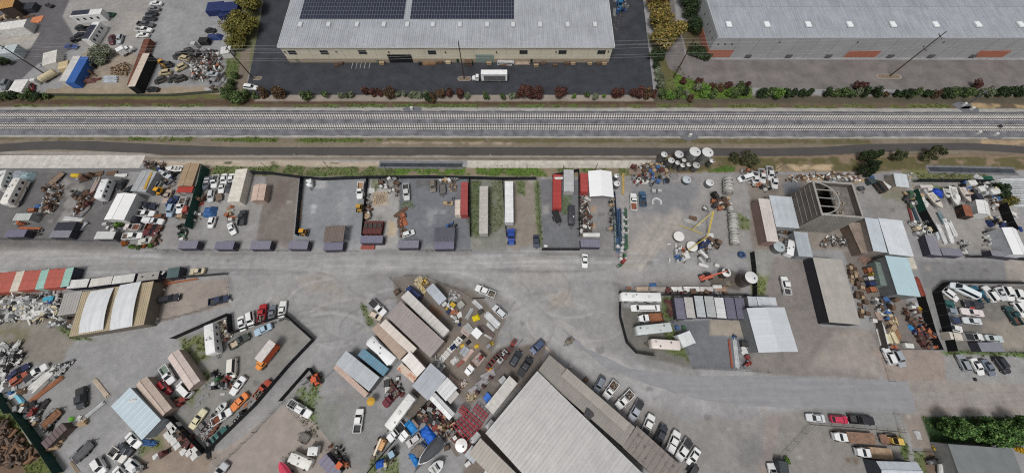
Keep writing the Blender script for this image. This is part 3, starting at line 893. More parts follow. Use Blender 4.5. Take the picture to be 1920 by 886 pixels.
def add_wheels(root,xs,W,r=.48,w=.34,inset=.16):
 for x in xs:
  for s in(-1,1):
   o=link('wheel',wheel_mesh(r,w),root);o.location=(x,s*(W/2-inset),0)
def box_body(m,x0,x1,W,z0,z1,rib=0.0):
 m.box((x0+x1)/2,0,z0,x1-x0,W,z1-z0)
 return m
def truck(kind,fx,fy,rx,ry,rgb,box,label,group=None,bed=(138,96,72),z1=3.3,rust=0.0,cat='lorry'):
 """rigid lorry: kind box | flat | stake | tank"""
 f,r=g(fx,fy,1.0),g(rx,ry,1.0)
 root,L=root_at('box_truck' if kind=='box' else 'flatbed_truck',f,r,label,cat,group)
 W=2.2;xc=L/2-2.45
 truck_cab(root,xc,W,rgb,.9,2.1)
 MB().box(-.9,0,.55,L-2.0,.8,.22).build('chassis',mat('chassis_black',(52,52,54),.7,0,.2),root)
 if kind=='box':
  if L>10:xc-=.9
  m=MB();box_body(m,-L/2,xc-.15,W+.1,.85,z1)
  m.build('cargo_box',mat('box_panel',box,.55,0,.12,.8,rust=rust),root)
  t=MB()
  for i in range(2):t.box(-L/2-.02,(-.5+i)*1.08,.95,.05,1.0,z1-1.1)
  t.build('rear_door',mat('box_panel',tuple(int(q*.9)for q in box),.55,0,.12,.8),root)
  e=MB()
  for s in(-1,1):e.box((-L/2+xc-.15)/2,s*(W/2+.06),z1-.05,xc-.15+L/2,.06,.1)
  e.build('roof_trim',steel((180,182,184)),root)
 else:
  m=MB().box((-L/2+xc-.15)/2,0,.9,xc-.15+L/2,W+.2,.14)
  m.build('flat_deck',mat('deck',bed,.9,0,.4,1.2),root)
  s=MB()
  s.box(xc-.2,0,1.04,.1,W+.2,.95)
  if kind=='stake':
   for q in(-1,1):
    for i in range(7):s.box(-L/2+.1+i*(xc-.3+L/2)/6,q*(W/2+.06),1.04,.07,.05,.65)
    s.box((-L/2+xc)/2,q*(W/2+.06),1.5,xc+L/2-.3,.06,.18)
   s.box(-L/2+.05,0,1.04,.06,W+.1,.6)
  s.build('headboard',mat('deck_frame',tuple(int(q*.75)for q in bed),.8,0,.3),root)
 add_wheels(root,[L/2-1.05,-L/2+L*.22],W,.46)
 return root
def bus_body(m,L,W,z0,z1,round_front=.35,round_rear=.15):
 h=W/2;rings=[]
 for x,k,dz in((L/2,.80,.55),(L/2-round_front*.4,.93,.2),(L/2-round_front*1.2,1,.03),(0,1,0),(-L/2+round_rear*1.2,1,.02),(-L/2,.94,.12)):
  zt=z1-dz
  rings.append([(x,-h*k*.97,z0),(x,-h*k,z0+.5),(x,-h*k,zt-.35),(x,-h*k*.93,zt-.08),(x,-h*k*.72,zt),(x,h*k*.72,zt),(x,h*k*.93,zt-.08),(x,h*k,zt-.35),(x,h*k,z0+.5),(x,h*k*.97,z0)])
 m.loft(rings)
def motorhome(fx,fy,rx,ry,rgb,label,stripe=None,group=None,hgt=3.2,W=2.5,ac=2,name='motorhome',cat='motorhome',trailer=False,awn=False,windows=4):
 f,r=g(fx,fy,hgt-.4),g(rx,ry,hgt-.4)
 root,L=root_at(name,f,r,label,cat,group)
 z0=.55
 m=MB();bus_body(m,L,W,z0,hgt,.6 if not trailer else.35)
 m.build('body',mat('gelcoat_shell',rgb,.45,0,.12,.8),root,True)
 if stripe:
  for s in(-1,1):MB().box(0,s*(W/2+.006),z0+.55,L*.94,.03,.45).build('side_stripe',mat('stripe_paint',stripe,.5,0,.1),root)
 for s in(-1,1):
  for i in range(windows):
   MB().box(-L*.36+i*L*.72/max(1,windows-1),s*(W/2+.01),z0+1.25,L*.10,.04,.62).build('side_window',glass(),root)
 if not trailer:
  MB().quad3((L/2+.03,-W*.36,z0+.95),(L/2+.03,W*.36,z0+.95),(L/2-.22,W*.36,hgt-.55),(L/2-.22,-W*.36,hgt-.55),.05).build('windscreen',glass(),root)
 rr=random.Random(int(fx*7+fy))
 for i in range(ac):
  x=(i-(ac-1)/2)*L*.38+rr.uniform(-.3,.3)
  MB().box(x,0,hgt-.02,.95,.75,.26,0,.25).build('roof_air_unit',mat('roof_unit',(205,205,203),.6,0,.1),root)
 for i in range(3):
  MB().box(rr.uniform(-.42,.42)*L,rr.choice([-1,1])*.55,hgt-.02,.4,.4,.1).build('roof_vent',mat('roof_vent_plastic',rr.choice([(90,90,92),(225,225,222),(150,150,150)]),.5,0,.1),root)
 if trailer:
  t=MB();t.tube((L/2-.2,.6,.5),(L/2+1.1,0,.5),.06);t.tube((L/2-.2,-.6,.5),(L/2+1.1,0,.5),.06)
  t.tube((L/2+.9,0,0),(L/2+.9,0,.6),.05)
  t.build('tow_bar',mat('chassis_black',(52,52,54),.7,0,.2),root)
  add_wheels(root,[-L*.02-.42,-L*.02+.42],W,.34,.25)
 else:
  add_wheels(root,[L*.32,-L*.24],W,.45)
 return root
def semi_trailer(fx,fy,rx,ry,rgb,side,label,group=None,z1=3.9,W=2.55,ribs=True,rust=0,roof_pitch=1.2,tractor=None):
 """box trailer; front pixel first (at roof height)"""
 f,r=g(fx,fy,z1),g(rx,ry,z1)
 root,L=root_at('semi_trailer',f,r,label,'trailer',group)
 m=MB();m.box(0,0,1.05,L,W,z1-1.1)
 m.build('box_wall',mat('trailer_wall',side,.5,.1,.15,.7,rust=rust),root)
 rf=MB();rf.corrugated((-L/2,W/2,z1-.02),(-L/2,-W/2,z1-.02),(L/2,-W/2,z1-.02),(L/2,W/2,z1-.02),.9,.02,.04,.1)if False else rf.corrugated((-L/2,-W/2,z1-.02),(L/2,-W/2,z1-.02),(L/2,W/2,z1-.02),(-L/2,W/2,z1-.02),roof_pitch,.04,.04,.12)
 rf.build('roof_panel',mat('trailer_roof',rgb,.55,.05,.18,.6,rust=rust,streak=.12),root)
 e=MB()
 for s in(-1,1):e.box(0,s*(W/2+.03),z1-.10,L,.07,.14)
 e.build('roof_rail',steel((165,167,170)),root)
 for i in range(2):MB().box(-L/2-.03,(i-.5)*W*.49,1.1,.06,W*.46,z1-1.25).build('rear_door',mat('trailer_door',side,.5,.1,.2,.7),root)
 g2=MB()
 for s in(-1,1):g2.box(L/2-2.6,s*.8,0,.14,.14,1.05)
 g2.build('landing_leg',mat('chassis_black',(52,52,54),.7,0,.2),root)
 MB().box(0,0,.85,L*.96,1.0,.2).build('chassis',mat('chassis_black',(52,52,54),.7,0,.2),root)
 add_wheels(root,[-L/2+1.1,-L/2+2.3],W,.5)
 return root
def tractor(fx,fy,rx,ry,rgb,label):
 f,r=g(fx,fy,1.4),g(rx,ry,1.4)
 root,L=root_at('semi_tractor',f,r,label,'lorry')
 truck_cab(root,L/2-3.4,2.4,rgb,1.7,2.7,.9)
 MB().box(-L*.2,0,.7,L*.6,.9,.22).build('chassis',mat('chassis_black',(52,52,54),.7,0,.2),root)
 s=MB()
 for q in(-1,1):s.tube((L/2-4.3,q*1.05,.8),(L/2-4.3,q*1.05,3.6),.08)
 s.build('exhaust_stack',steel((190,192,195)),root)
 add_wheels(root,[L/2-1.0,-L/2+.7,-L/2+1.9],2.4,.5)
 return root
def flat_trailer(fx,fy,rx,ry,rgb,deck,label,group=None,W=2.1,rail=.35,z=.6,ramp=False):
 """open utility trailer with tow bar at the front pixel"""
 f,r=g(fx,fy,z),g(rx,ry,z)
 root,L0=root_at('utility_trailer',f,r,label,'trailer',group)
 L=max(1.4,L0-1.1);o=-.55
 MB().box(o,0,z-.1,L,W-.12,.08).build('deck',mat('trailer_deck',deck,.9,0,.35,1.5),root)
 fr=MB();mf=mat('trailer_frame',rgb,.6,0,.25,2)
 for s in(-1,1):
  fr.box(o,s*(W/2-.03),z-.14,L,.06,.16)
  if rail:
   fr.box(o,s*(W/2-.03),z+rail-.05,L,.05,.05)
   for i in range(5):fr.box(o-L/2+.04+i*(L-.08)/4,s*(W/2-.03),z,.05,.05,rail)
 for x in(o-L/2+.03,o+L/2-.03):
  fr.box(x,0,z-.14,.06,W,.16)
  if rail:fr.box(x,0,z+rail-.05,.05,W,.05)
 fr.build('frame',mf,root)
 t=MB()
 for s in(-1,1):t.tube((o+L/2,s*.55,z-.08),(o+L/2+1.0,0,z-.12),.05)
 t.tube((o+L/2+.9,0,0),(o+L/2+.9,0,z),.04)
 t.build('tow_bar',mf,root)
 for x in((o-.4,o+.4)if L>3 else(o,)):
  for s in(-1,1):
   q=link('wheel',wheel_mesh(.32,.2),root);q.location=(x,s*(W/2+.1),0)
   MB().box(x,s*(W/2+.1),.67,.8,.24,.04).build('mudguard',mf,root)
 return root
def boat(fx,fy,rx,ry,hull,inner,label,group=None,W=2.2,trailer=True,cover=None,cabin=False,z=.75):
 f,r=g(fx,fy,z+.6),g(rx,ry,z+.6)
 root,L=root_at('motor_boat',f,r,label,'boat',group)
 h=W/2;rings=[]
 for x,k,zb,zt in((L/2,.03,.75,1.0),(L*.42,.38,.42,.95),(L*.28,.74,.18,.88),(0,1,.02,.8),(-L*.3,1,0,.76),(-L/2,.92,0,.74)):
  rings.append([(x,0,z+zb-.08),(x,-h*k*.7,z+zb+.06),(x,-h*k,z+zt),(x,-h*k*.86,z+zt+.02),(x,0,z+zt-(.02 if k<.5 else.0)),(x,h*k*.86,z+zt+.02),(x,h*k,z+zt),(x,h*k*.7,z+zb+.06)])
 m=MB();m.loft(rings[::-1])
 m.build('hull',mat('boat_hull',hull,.4,0,.15,.8),root,True)
 if cover:
  c=MB();rings=[]
  for x,k,zt in((L*.44,.3,1.02),(L*.28,.8,1.12),(0,1.04,1.3),(-L*.3,1.04,1.22),(-L*.49,.95,.95)):
   rings.append([(x,-h*k,z+.74),(x,-h*k*.5,z+zt),(x,0,z+zt+.08),(x,h*k*.5,z+zt),(x,h*k,z+.74)])
  c.loft(rings[::-1]);c.build('boat_cover',mat('tarpaulin',cover,.7,0,.25,1.5,bump=.4),root)
 else:
  i=MB();i.box(-L*.14,0,z+.79,L*.52,W*.66,.02);i.build('cockpit_floor',mat('boat_floor',inner,.8,0,.3),root)
  for x in(-L*.1,-L*.32):MB().box(x,0,z+.81,.4,W*.62,.22).build('bench_seat',mat('boat_seat',(200,198,192),.6,0,.2),root)
  MB().quad3((L*.14,-h*.7,z+.8),(L*.14,h*.7,z+.8),(L*.06,h*.6,z+1.25),(L*.06,-h*.6,z+1.25),.04).build('windscreen',glass(),root)
  MB().box(-L/2-.12,0,z+.3,.35,.4,.85,0,.3).build('outboard_motor',mat('outboard_black',(40,40,42),.4,0,.1),root)
  if cabin:MB().box(L*.12,0,z+.78,L*.3,W*.62,.7,0,.2).build('cabin',mat('boat_cabin',(225,224,220),.4,0,.1),root)
 t=MB()
 for s in(-1,1):t.box(-.2,s*.5,z-.22,L*.9,.1,.14)
 t.tube((L*.4,-.5,z-.2),(L/2+.9,0,z-.25),.05);t.tube((L*.4,.5,z-.2),(L/2+.9,0,z-.25),.05)
 for x in(-L*.3,L*.2):t.box(x,0,z-.1,.14,W*.7,.14)
 t.build('trailer_frame',steel((140,142,144)),root)
 add_wheels(root,[-L*.12],W,.32,.2)
 return root
def corners4(pts,h):
 return[g(x,y,h)for x,y in pts]
def container(pts,rgb,label,h=2.6,group=None,roof=None,door_end=1,rust=0.25,name='shipping_container',cat='container',vents=0,smooth_roof=False,wall=None):
 """roof corners (tile pixels), first edge along the length"""
 c,a,L,W=fit_rect(corners4(pts,h))
 if W>L:
  a,L,W=a+math.pi/2,W,L
 root=empty(name,(c.x,c.y,0),a,label,cat,group)
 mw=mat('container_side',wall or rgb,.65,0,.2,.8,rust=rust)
 b=MB()
 for s in(-1,1):
  y=s*W/2
  p,q=((L/2,y),(-L/2,y))if s>0 else((-L/2,y),(L/2,y))
  b.corrugated((p[0],y,.12),(q[0],y,.12),(q[0],y,h-.08),(p[0],y,h-.08),.35,.035,.05,.5)
 b.quad3((-L/2,W/2,.12),(-L/2,-W/2,.12),(-L/2,-W/2,h-.08),(-L/2,W/2,h-.08),.05)
 for x in(-1,1):
  for s in(-1,1):b.box(x*(L/2-.06),s*(W/2-.04),0,.18,.18,h-.03)
 b.box(0,0,.04,L,W-.05,.14)
 o=b.build('side_wall',mw,root)
 r=MB();r.corrugated((-L/2,-W/2,h),(L/2,-W/2,h),(L/2,W/2,h),(-L/2,W/2,h),.45 if not smooth_roof else 1.5,.03,.07,.4 if not smooth_roof else.1)
 r.build('roof',mat('container_roof',roof or rgb,.65,0,.22,.6,rust=rust,streak=.1),root)
 for s in(-1,1):
  d=MB().box(L/2+.01,s*W*.245,.18,.06,W*.47,h-.32)
  do=d.build('door',mw,root)
  k=MB()
  for q in(-.28,.28):k.tube((L/2+.07,s*W*.245+q,.2),(L/2+.07,s*W*.245+q,h-.2),.025)
  k.build('lock_bar',steel(),do)
 for i in range(vents):MB().cyl(-L*.25+i*L*.5,0,h,.22,.35,10,.16).build('roof_vent',steel((90,88,86)),root)
 return root
def shed(pts,h,roof,wall,label,style='flat',rise=0.6,name='metal_shed',cat='shed',group=None,over=.12,pitch=.6,amp=.05,rust=0.0,door=None,turn=False,open_sides=False,streak=.1,rough=.5,var=.15,panels=0,rustcol=(120,72,48),door_rgb=None,metal=.1):
 """roof corners (tile pixels at eave height h); ridge runs along the first edge (turn: along the second)"""
 c,a,L,W=fit_rect(corners4(pts,h))
 if turn:a,L,W=a+math.pi/2,W,L
 root=empty(name,(c.x,c.y,0),a,label,cat,group)
 l,w=L/2-over,W/2-over
 mw=mat(name+'_wall',wall,.75,0,.2,.8,rust=rust*.5,rustcol=rustcol)
 ht=h-.10
 if open_sides:
  for sx in(-1,0,1)if L>9 else(-1,1):
   for sy in(-1,1):MB().box(sx*(l-.15),sy*(w-.15),0,.16,.16,ht).build('post',mw,root)
 elif style=='gable':
  b=MB();e=.02
  b.loft([[(x,-w,0),(x,-w,ht),(x,0,ht+rise-.03),(x,w,ht),(x,w,0)]for x in(-l,l)])
  b.build('wall',mw,root)
 elif style=='mono':
  b=MB()
  b.loft([[(x,-w,0),(x,-w,ht),(x,w,ht+rise-.05),(x,w,0)]for x in(-l,l)])
  b.build('wall',mw,root)
 else:
  MB().box(0,0,0,2*l,2*w,ht).build('wall',mw,root)
 mr=mat(name+'_roof',roof,rough,metal,var,.35,rust=rust,streak=streak,rustcol=rustcol)
 L2,W2=L/2,W/2
 if style=='gable':
  for s in(-1,1):
   m=MB()
   if s>0:m.corrugated((L2,W2,h-.02),(-L2,W2,h-.02),(-L2,.0,h+rise),(L2,.0,h+rise),pitch,amp,.05)
   else:m.corrugated((-L2,-W2,h-.02),(L2,-W2,h-.02),(L2,.0,h+rise),(-L2,.0,h+rise),pitch,amp,.05)
   m.build('roof_slope',mr,root)
  MB().box(0,0,h+rise-.01,L,.3,amp+.04).build('ridge_cap',mr,root)
 elif style=='mono':
  m=MB().corrugated((-L2,-W2,h-.02),(L2,-W2,h-.02),(L2,W2,h+rise),(-L2,W2,h+rise),pitch,amp,.05)
  m.build('roof',mr,root)
 else:
  m=MB().corrugated((-L2,-W2,h),(L2,-W2,h),(L2,W2,h),(-L2,W2,h),pitch,amp,.06)
  m.build('roof',mr,root)
 if door:
  side,t,dw,dh=door
  dm=mat('roller_door',door_rgb or tuple(int(q*.8)for q in wall),.6,0,.2)
  b=MB()
  if side[0]=='y':
   s=1 if side[1]=='+' else-1
   b.box(t*l,s*(w+.02),0,dw,.07,dh)
  else:
   s=1 if side[1]=='+' else-1
   b.box(s*(l+.02),t*w,0,.07,dw,dh)
  b.build('door',dm,root)
 return root,L,W
_post={}
def fence(pts,h,rgb,label,cat='fence',kind='screen',spacing=3.0,group=None,name=None):
 """tile pixels of the fence foot"""
 W=[g(*p)for p in pts]
 root=empty(name or{'screen':'screened_fence','link':'chain_link_fence','board':'board_fence','wall':'block_wall'}[kind],W[0],0,label,cat,group)
 o=W[0]
 mp=mat('fence_post',(96,98,98)if kind!='board' else rgb,.6,.2,.2)
 ms=mat('fence_'+kind,rgb,.85,0,.22,.8)
 if h not in _post:_post[h]=MB().cyl(0,0,0,.05,h+.08,6).mesh('post',[None])
 for a,b in zip(W[:-1],W[1:]):
  n=max(1,round((b-a).length/spacing));ang=math.atan2(b.y-a.y,b.x-a.x)
  l=(b-a).length/n
  if kind=='link':
   m=MB()
   for z in(.08,h*.5,h):m.tube((0,0,z),(l,0,z),.022 if z>.1 else.012,4)
   for i in range(1,int(l/.30)):m.tube((i*.30,0,.05),(i*.30,0,h),.008,3)
  else:
   m=MB();m.box(l/2,0,.04,l-.1,.04,h-.04)
   if kind=='screen':m.box(l/2,0,h,l,.05,.05)
  me=m.mesh('panel',[ms if kind!='link' else mp])
  for i in range(n):
   p=a.lerp(b,i/n)-o
   q=link('post',_post[h],root);q.location=p
   q.material_slots[0].link='OBJECT';q.material_slots[0].material=mp
   q=link('screen_panel' if kind=='screen' else 'mesh_panel' if kind=='link' else 'panel',me,root);q.location=p;q.rotation_euler=(0,0,ang)
 q=link('post',_post[h],root);q.location=W[-1]-o
 q.material_slots[0].link='OBJECT';q.material_slots[0].material=mp
 return root
def leaf_mesh(name,blobs,n,size,cols,seed,flat=.6):
 """many small leaf-clump faces spread through the crown; blobs: (x,y,z,rx,ry,rz)"""
 r=np.random.default_rng(seed)
 w=np.array([b[3]*b[4]*b[5]for b in blobs])**.7;w/=w.sum()
 k=r.choice(len(blobs),n,p=w)
 B=np.array(blobs)[k]
 d=r.normal(size=(n,3));d/=np.linalg.norm(d,axis=1)[:,None]
 rad=r.random(n)**.28
 P=B[:,:3]+d*B[:,3:6]*rad[:,None]
 nz=d*np.array([1,1,1])+r.normal(size=(n,3))*flat+np.array([0,0,.5])
 nz/=np.linalg.norm(nz,axis=1)[:,None]
 t=np.cross(nz,r.normal(size=(n,3)));t/=np.linalg.norm(t,axis=1)[:,None]
 b=np.cross(nz,t)
 s=size*(.6+.9*r.random(n))[:,None]
 P[:,2]=np.maximum(P[:,2],.03)
 V=np.stack([P-t*s-b*s*.5,P+t*s*.2-b*s*.8,P+t*s,P+t*s*.1+b*s*.75],1).reshape(-1,3)
 V[:,2]=np.maximum(V[:,2],.01)
 me=bpy.data.meshes.new(name)
 me.vertices.add(4*n);me.vertices.foreach_set('co',V.ravel())
 me.loops.add(4*n);me.loops.foreach_set('vertex_index',np.arange(4*n,dtype=np.int32))
 me.polygons.add(n);me.polygons.foreach_set('loop_start',np.arange(0,4*n,4,dtype=np.int32))
 me.update(calc_edges=True)
 cc=np.array([C(*q)for q in cols])
 ci=cc[r.integers(0,len(cc),n)]*(.65+.7*r.random(n))[:,None]
 tone=(.8+.4*r.random(len(blobs)))[k]
 ci=np.clip(ci*tone[:,None],.005,.8)
 A=np.ones((n,4));A[:,:3]=ci
 ca=me.color_attributes.new('Col','FLOAT_COLOR','POINT')
 ca.data.foreach_set('color',np.repeat(A,4,0).ravel())
 me.materials.append(attr_mat('foliage',.8,.12,1.0))
 return me
def blobset(rx,ry,z0,z1,n,seed,spread=.75,br=.45):
 r=random.Random(seed);out=[]
 for i in range(n):
  a,q=r.uniform(0,6.28),math.sqrt(r.random())*spread
  t=r.random()
  z=z0+(z1-z0)*(.2+.65*t)
  sh=math.sqrt(max(.15,1-(2*(.2+.65*t)-1)**2))
  s=r.uniform(.7,1.2)*br
  out.append((math.cos(a)*q*rx*sh,math.sin(a)*q*ry*sh,z,rx*s,ry*s,(z1-z0)*s*.6))
 return out
def tree(x,y,rx,z1,cols,label,z0=1.2,n=5000,size=.28,seed=1,ry=None,cat='tree',blobs=26,br=.42,group=None,name='broadleaf_tree',lean=0.0):
 p=g(x,y)
 root=empty(name,p,0,label,cat,group)
 r=random.Random(seed)
 t=MB();th=z1*.6
 t.lathe(0,0,[(.32,0),(.22,.5),(.18,th*.5),(.09,th)],8)
 for i in range(6):
  a=r.uniform(0,6.28);zz=th*r.uniform(.35,.8)
  t.tube((0,0,zz),(math.cos(a)*rx*.6,math.sin(a)*rx*.6,zz+(z1-zz)*.5),.09,5,.03)
 t.build('trunk',mat('bark',(92,78,64),.95,0,.3,3),root)
 bs=[(b[0]+lean*b[2],b[1]+lean*.5*b[2])+b[2:]for b in blobset(rx,ry or rx,z0,z1,blobs,seed,.8,br)]
 link('crown',leaf_mesh('crown',bs,n,size,cols,seed),root)
 return root
def shrub(x,y,r,h,cols,label,group=None,n=700,seed=1,size=.16,ry=None,name='shrub',blobs=7):
 p=g(x,y)
 root=empty(name,p,0,label,'shrub',group)
 t=MB();rr=random.Random(seed)
 t.lathe(0,0,[(.07,0),(.05,h*.3),(.03,h*.6)],6)
 for i in range(4):
  a=rr.uniform(0,6.28)
  t.tube((0,0,.05),(math.cos(a)*r*.5,math.sin(a)*r*.5,h*.6),.03,4,.015)
 t.build('stem',mat('bark',(92,78,64),.95,0,.3,3),root)
 link('foliage',leaf_mesh('foliage',blobset(r,ry or r,.05,h,blobs,seed,.6,.55),n,size,cols,seed),root)
 return root
def onfront(u,v,yp):
 """pixel -> (x, z) on the vertical plane y = yp"""
 x,y=(u-CX)/FOC,-(v-CY)/FOC
 dy,dz=y*CT+ST,y*ST-CT
 t=yp/dy
 return x*t,CAM_H+dz*t
def fx(x,y,yp):
 return onfront(ORG[0]+x/ORG[2],ORG[1]+y/ORG[2],yp)
Y1,XA,XB,E1,D1=111.0,-85.4,37.1,7.0,56.0
wh=empty('warehouse',((XA+XB)/2,Y1,0),0,'cream warehouse with solar panels on its ribbed grey roof, facing the dark asphalt yard','warehouse')
def wput(m,name,mt,parent=wh,smooth=False):
 o=m.build(name,mt,None,smooth)
 o.parent=parent
 if parent.parent is None:o.matrix_parent_inverse=parent.matrix_basis.inverted()
 return o
cream,tan=mat('cream_panel',(206,199,178),.8,0,.08,.2),mat('tan_block',(160,146,126),.9,0,.15,.8)
wput(MB().box((XA+XB)/2,Y1+D1/2,1.75,XB-XA,D1,E1-1.85),'upper_wall',cream)
wput(MB().box((XA+XB)/2,Y1+D1/2,0,XB-XA+.12,D1+.12,1.75),'block_base',tan)
rm=mat('ribbed_steel_roof',(180,183,188),.55,.15,.16,.12,streak=.17)
RS=1.25/26
def zroof(y):return E1+(y-Y1)*RS
m=MB()
m.corrugated((XA-.4,Y1-.4,E1-.02),(XB+.4,Y1-.4,E1-.02),(XB+.4,Y1+D1,zroof(Y1+D1)),(XA-.4,Y1+D1,zroof(Y1+D1)),.78,.09,.10,.3)
wput(m,'roof',rm)
wput(MB().box((XA+XB)/2,Y1-.45,E1-.28,XB-XA+.9,.14,.26),'gutter',mat('white_gutter',(214,214,212),.5,0,.1))
for x in(XA-.42,XB+.42):wput(MB().add([(x-.08,Y1-.4,E1-.25),(x+.08,Y1-.4,E1-.25),(x+.08,Y1+D1,zroof(Y1+D1)-.2),(x-.08,Y1+D1,zroof(Y1+D1)-.2),(x-.08,Y1-.4,E1+.14),(x+.08,Y1-.4,E1+.14),(x+.08,Y1+D1,zroof(Y1+D1)+.14),(x-.08,Y1+D1,zroof(Y1+D1)+.14)],[(3,2,1,0),(4,5,6,7),(0,1,5,4),(1,2,6,5),(2,3,7,6),(3,0,4,7)]),'verge_trim',mat('white_gutter',(214,214,212),.5,0,.1))
seam=MB().box(0,0,0,.05,.05,E1-2.0).mesh('panel_seam',[mat('cream_seam',(176,168,148),.8,0,.1)])
x=XA+4
while x<XB:
 o=link('panel_seam',seam,wh);o.location=(x-(XA+XB)/2,-.02,1.78);x+=6.1
tile(0,1)
win=[(270,392),(510,391),(797,390),(1317,392)]+[(1916+q,390)for q in(86,378,670)]
for(x,y)in win:
 wx,wz=fx(x,y,Y1)
 wo=wput(MB().box(wx,Y1-.03,wz-.75,2.9,.10,1.5),'window',glass())
 fr=MB()
 for q in(-1.45,-.48,.48,1.45):fr.box(wx+q,Y1-.09,wz-.78,.09,.05,1.56)
 for q in(-.75,0,.75):fr.box(wx,Y1-.095,wz+q-.04,2.98,.05,.08)
 wput(fr,'frame',mat('window_frame',(92,92,88),.6,0,.1),wo)
for(x,y)in[(215,387),(600,385),(993,387),(1417,388),(1800,387),(1916+330,385),(1916+722,383)]:
 wx,wz=fx(x,y,Y1)
 m=MB();m.box(wx,Y1-.18,wz-.2,.5,.36,.4,0,.3);wput(m,'wall_light',mat('fixture_bronze',(60,56,52),.5,0,.1))
def wdoor(x0,x1,ytop,name,rgb,dep=.08):
 a,z1=fx(x0,ytop,Y1);b,_=fx(x1,ytop,Y1)
 return wput(MB().box((a+b)/2,Y1-.03-.06,0,b-a,dep,z1),name,mat('door_'+name,rgb,.7,0,.2))
d=wdoor(980,1160,408,'loading_door',(26,27,30))
wdoor(1642,1778,408,'roller_door',(132,146,138))
for x in(302,905):wdoor(x-14,x+14,440,'personnel_door',(122,124,104))
for x in(1508,1916+147):wdoor(x-9,x+9,440,'personnel_door',(40,62,46))
def onroof(x,y):
 p=g(x,y,8.0)
 for _ in range(3):p=g(x,y,zroof(p.y))
 return p
for x in(335,545,757,958,1133,1325,1527,1730,1916+8,1916+210,1916+415,1916+620):
 p=onroof(x,187)
 o=wput(MB().box(p.x,p.y,p.z,1.5,2.3,.42,0,.08),'roof_skylight',mat('skylight_dome',(206,208,210),.35,0,.1))
 wput(MB().box(p.x,p.y,p.z-.02,1.8,2.6,.16),'kerb_frame',mat('skylight_kerb',(150,152,155),.6,.2,.1),o)
pm_=mat('solar_cell',(50,53,70),.25,.2,.12,.4,rnd=.12)
pf_=mat('solar_frame',(150,154,164),.4,.4,.1)
pp=MB();pp.cur=1;pp.box(0,0,0,.99,2.02,.05);pp.cur=0;pp.box(0,0,.05,.90,1.92,.012)
pme=pp.mesh('solar_panel',[pm_,pf_])
rest=MB()
wc=Vector(((XA+XB)/2,Y1,0))
ang=math.atan(RS)
for x0,x1 in((-80.4,-41.0),(-38.6,1.0)):
 for r_ in range(8):
  n_=int((x1-x0)/1.01)
  for i in range(n_):
   x,y=x0+.5+i*1.01,125.3+r_*2.13
   if r_<4 and not(x0<-50 and i==0):
    o=link('solar_panel',pme,wh);o.location=Vector((x,y,zroof(y)+.22))-wc;o.rotation_euler=(ang,0,0)
   else:
    rest.cur=1;rest.box(x-wc.x,y-wc.y,zroof(y)+.22,.99,2.02,.05)
    rest.cur=0;rest.box(x-wc.x,y-wc.y,zroof(y)+.27,.90,1.92,.012)
ro=rest.build('solar_array',[pm_,pf_],wh);ro['kind']='stuff'
Y2,XC,XD,E2,D2=113.5,74.7,250.0,8.4,60.0
w2=empty('warehouse',(XC,Y2,0),0,'grey concrete warehouse with red wall panels and rows of white skylights','warehouse')
conc=mat('tilt_concrete',(160,161,162),.85,0,.14,.15,streak=.0)
wput(MB().box((XC+XD)/2,Y2+D2/2,0,XD-XC,D2,E2-.02),'wall',conc,w2)
RS2=.035
m=MB();m.corrugated((XC+.3,Y2+.3,E2),(XD,Y2+.3,E2),(XD,Y2+16,E2+16*RS2),(XC+.3,Y2+16,E2+16*RS2),.92,.10,.10,.35)
wput(m,'roof',mat('ribbed_grey_roof',(174,178,184),.55,.15,.16,.12,streak=.17),w2)
m=MB();m.corrugated((XC+.3,Y2+15.8,E2+16*RS2+.12),(XD,Y2+15.8,E2+16*RS2+.12),(XD,Y2+D2,E2+D2*RS2+.12),(XC+.3,Y2+D2,E2+D2*RS2+.12),.92,.10,.10,.35)
wput(m,'roof',mat('ribbed_grey_roof',(168,172,178),.55,.15,.16,.12,streak=.17),w2)
m=MB();m.box((XC+XD)/2,Y2+.12,E2-.3,XD-XC+.1,.3,.42);wput(m,'parapet',mat('parapet_cap',(176,178,180),.6,.1,.1),w2)
m=MB();m.box(XC+.1,Y2+D2/2,E2-.3,.3,D2,1.2);wput(m,'parapet',mat('parapet_cap',(176,178,180),.6,.1,.1),w2)
for c_,x in[(2,1620),(2,1905),(3,297),(3,607),(3,930),(3,1250),(3,1565),(3,1885)]:
 tile(0,c_);p=g(x,187,E2+.3)
 o=wput(MB().box(p.x,p.y,E2+.2,1.9,2.6,.55,0,.06),'roof_skylight',mat('skylight_white',(236,237,238),.4,0,.05),w2)
 wput(MB().box(p.x,p.y,E2+.1,2.1,2.8,.3),'kerb_frame',mat('skylight_kerb',(150,152,155),.6,.2,.1),o)
red=mat('terracotta_panel',(166,104,84),.85,0,.12,.6)
def wpanel(c_,x0,x1,ytop):
 tile(0,c_)
 a,z1=fx(x0,ytop,Y2);b,_=fx(x1,ytop,Y2);
 wput(MB().box((a+b)/2,Y2-.04,.35,b-a,.12,z1-.35),'wall_panel',red,w2)
wpanel(3,612,852,381);wpanel(3,1596,1828,379);
tile(0,2);a,z1=fx(1440,378,Y2);b,_=fx(1662,378,Y2)
wput(MB().box((XC+b)/2,Y2-.04,.35,b-XC,.12,3.0),'wall_panel',red,w2)
wput(MB().box(XC-.04,Y2+6.2,.35,.12,12.2,3.0),'wall_panel',red,w2)
for c_,x,y in[(2,1545,331),(2,1596,331),(2,1648,331),(3,90,315),(3,672,317),(3,1316,316)]:
 tile(0,c_);wx,wz=fx(x,y,Y2)
 wput(MB().cyl(wx,Y2-.10,wz,.3,.12,12,axis='y'),'round_vent',mat('vent_dark',(52,52,54),.6,0,.1),w2)
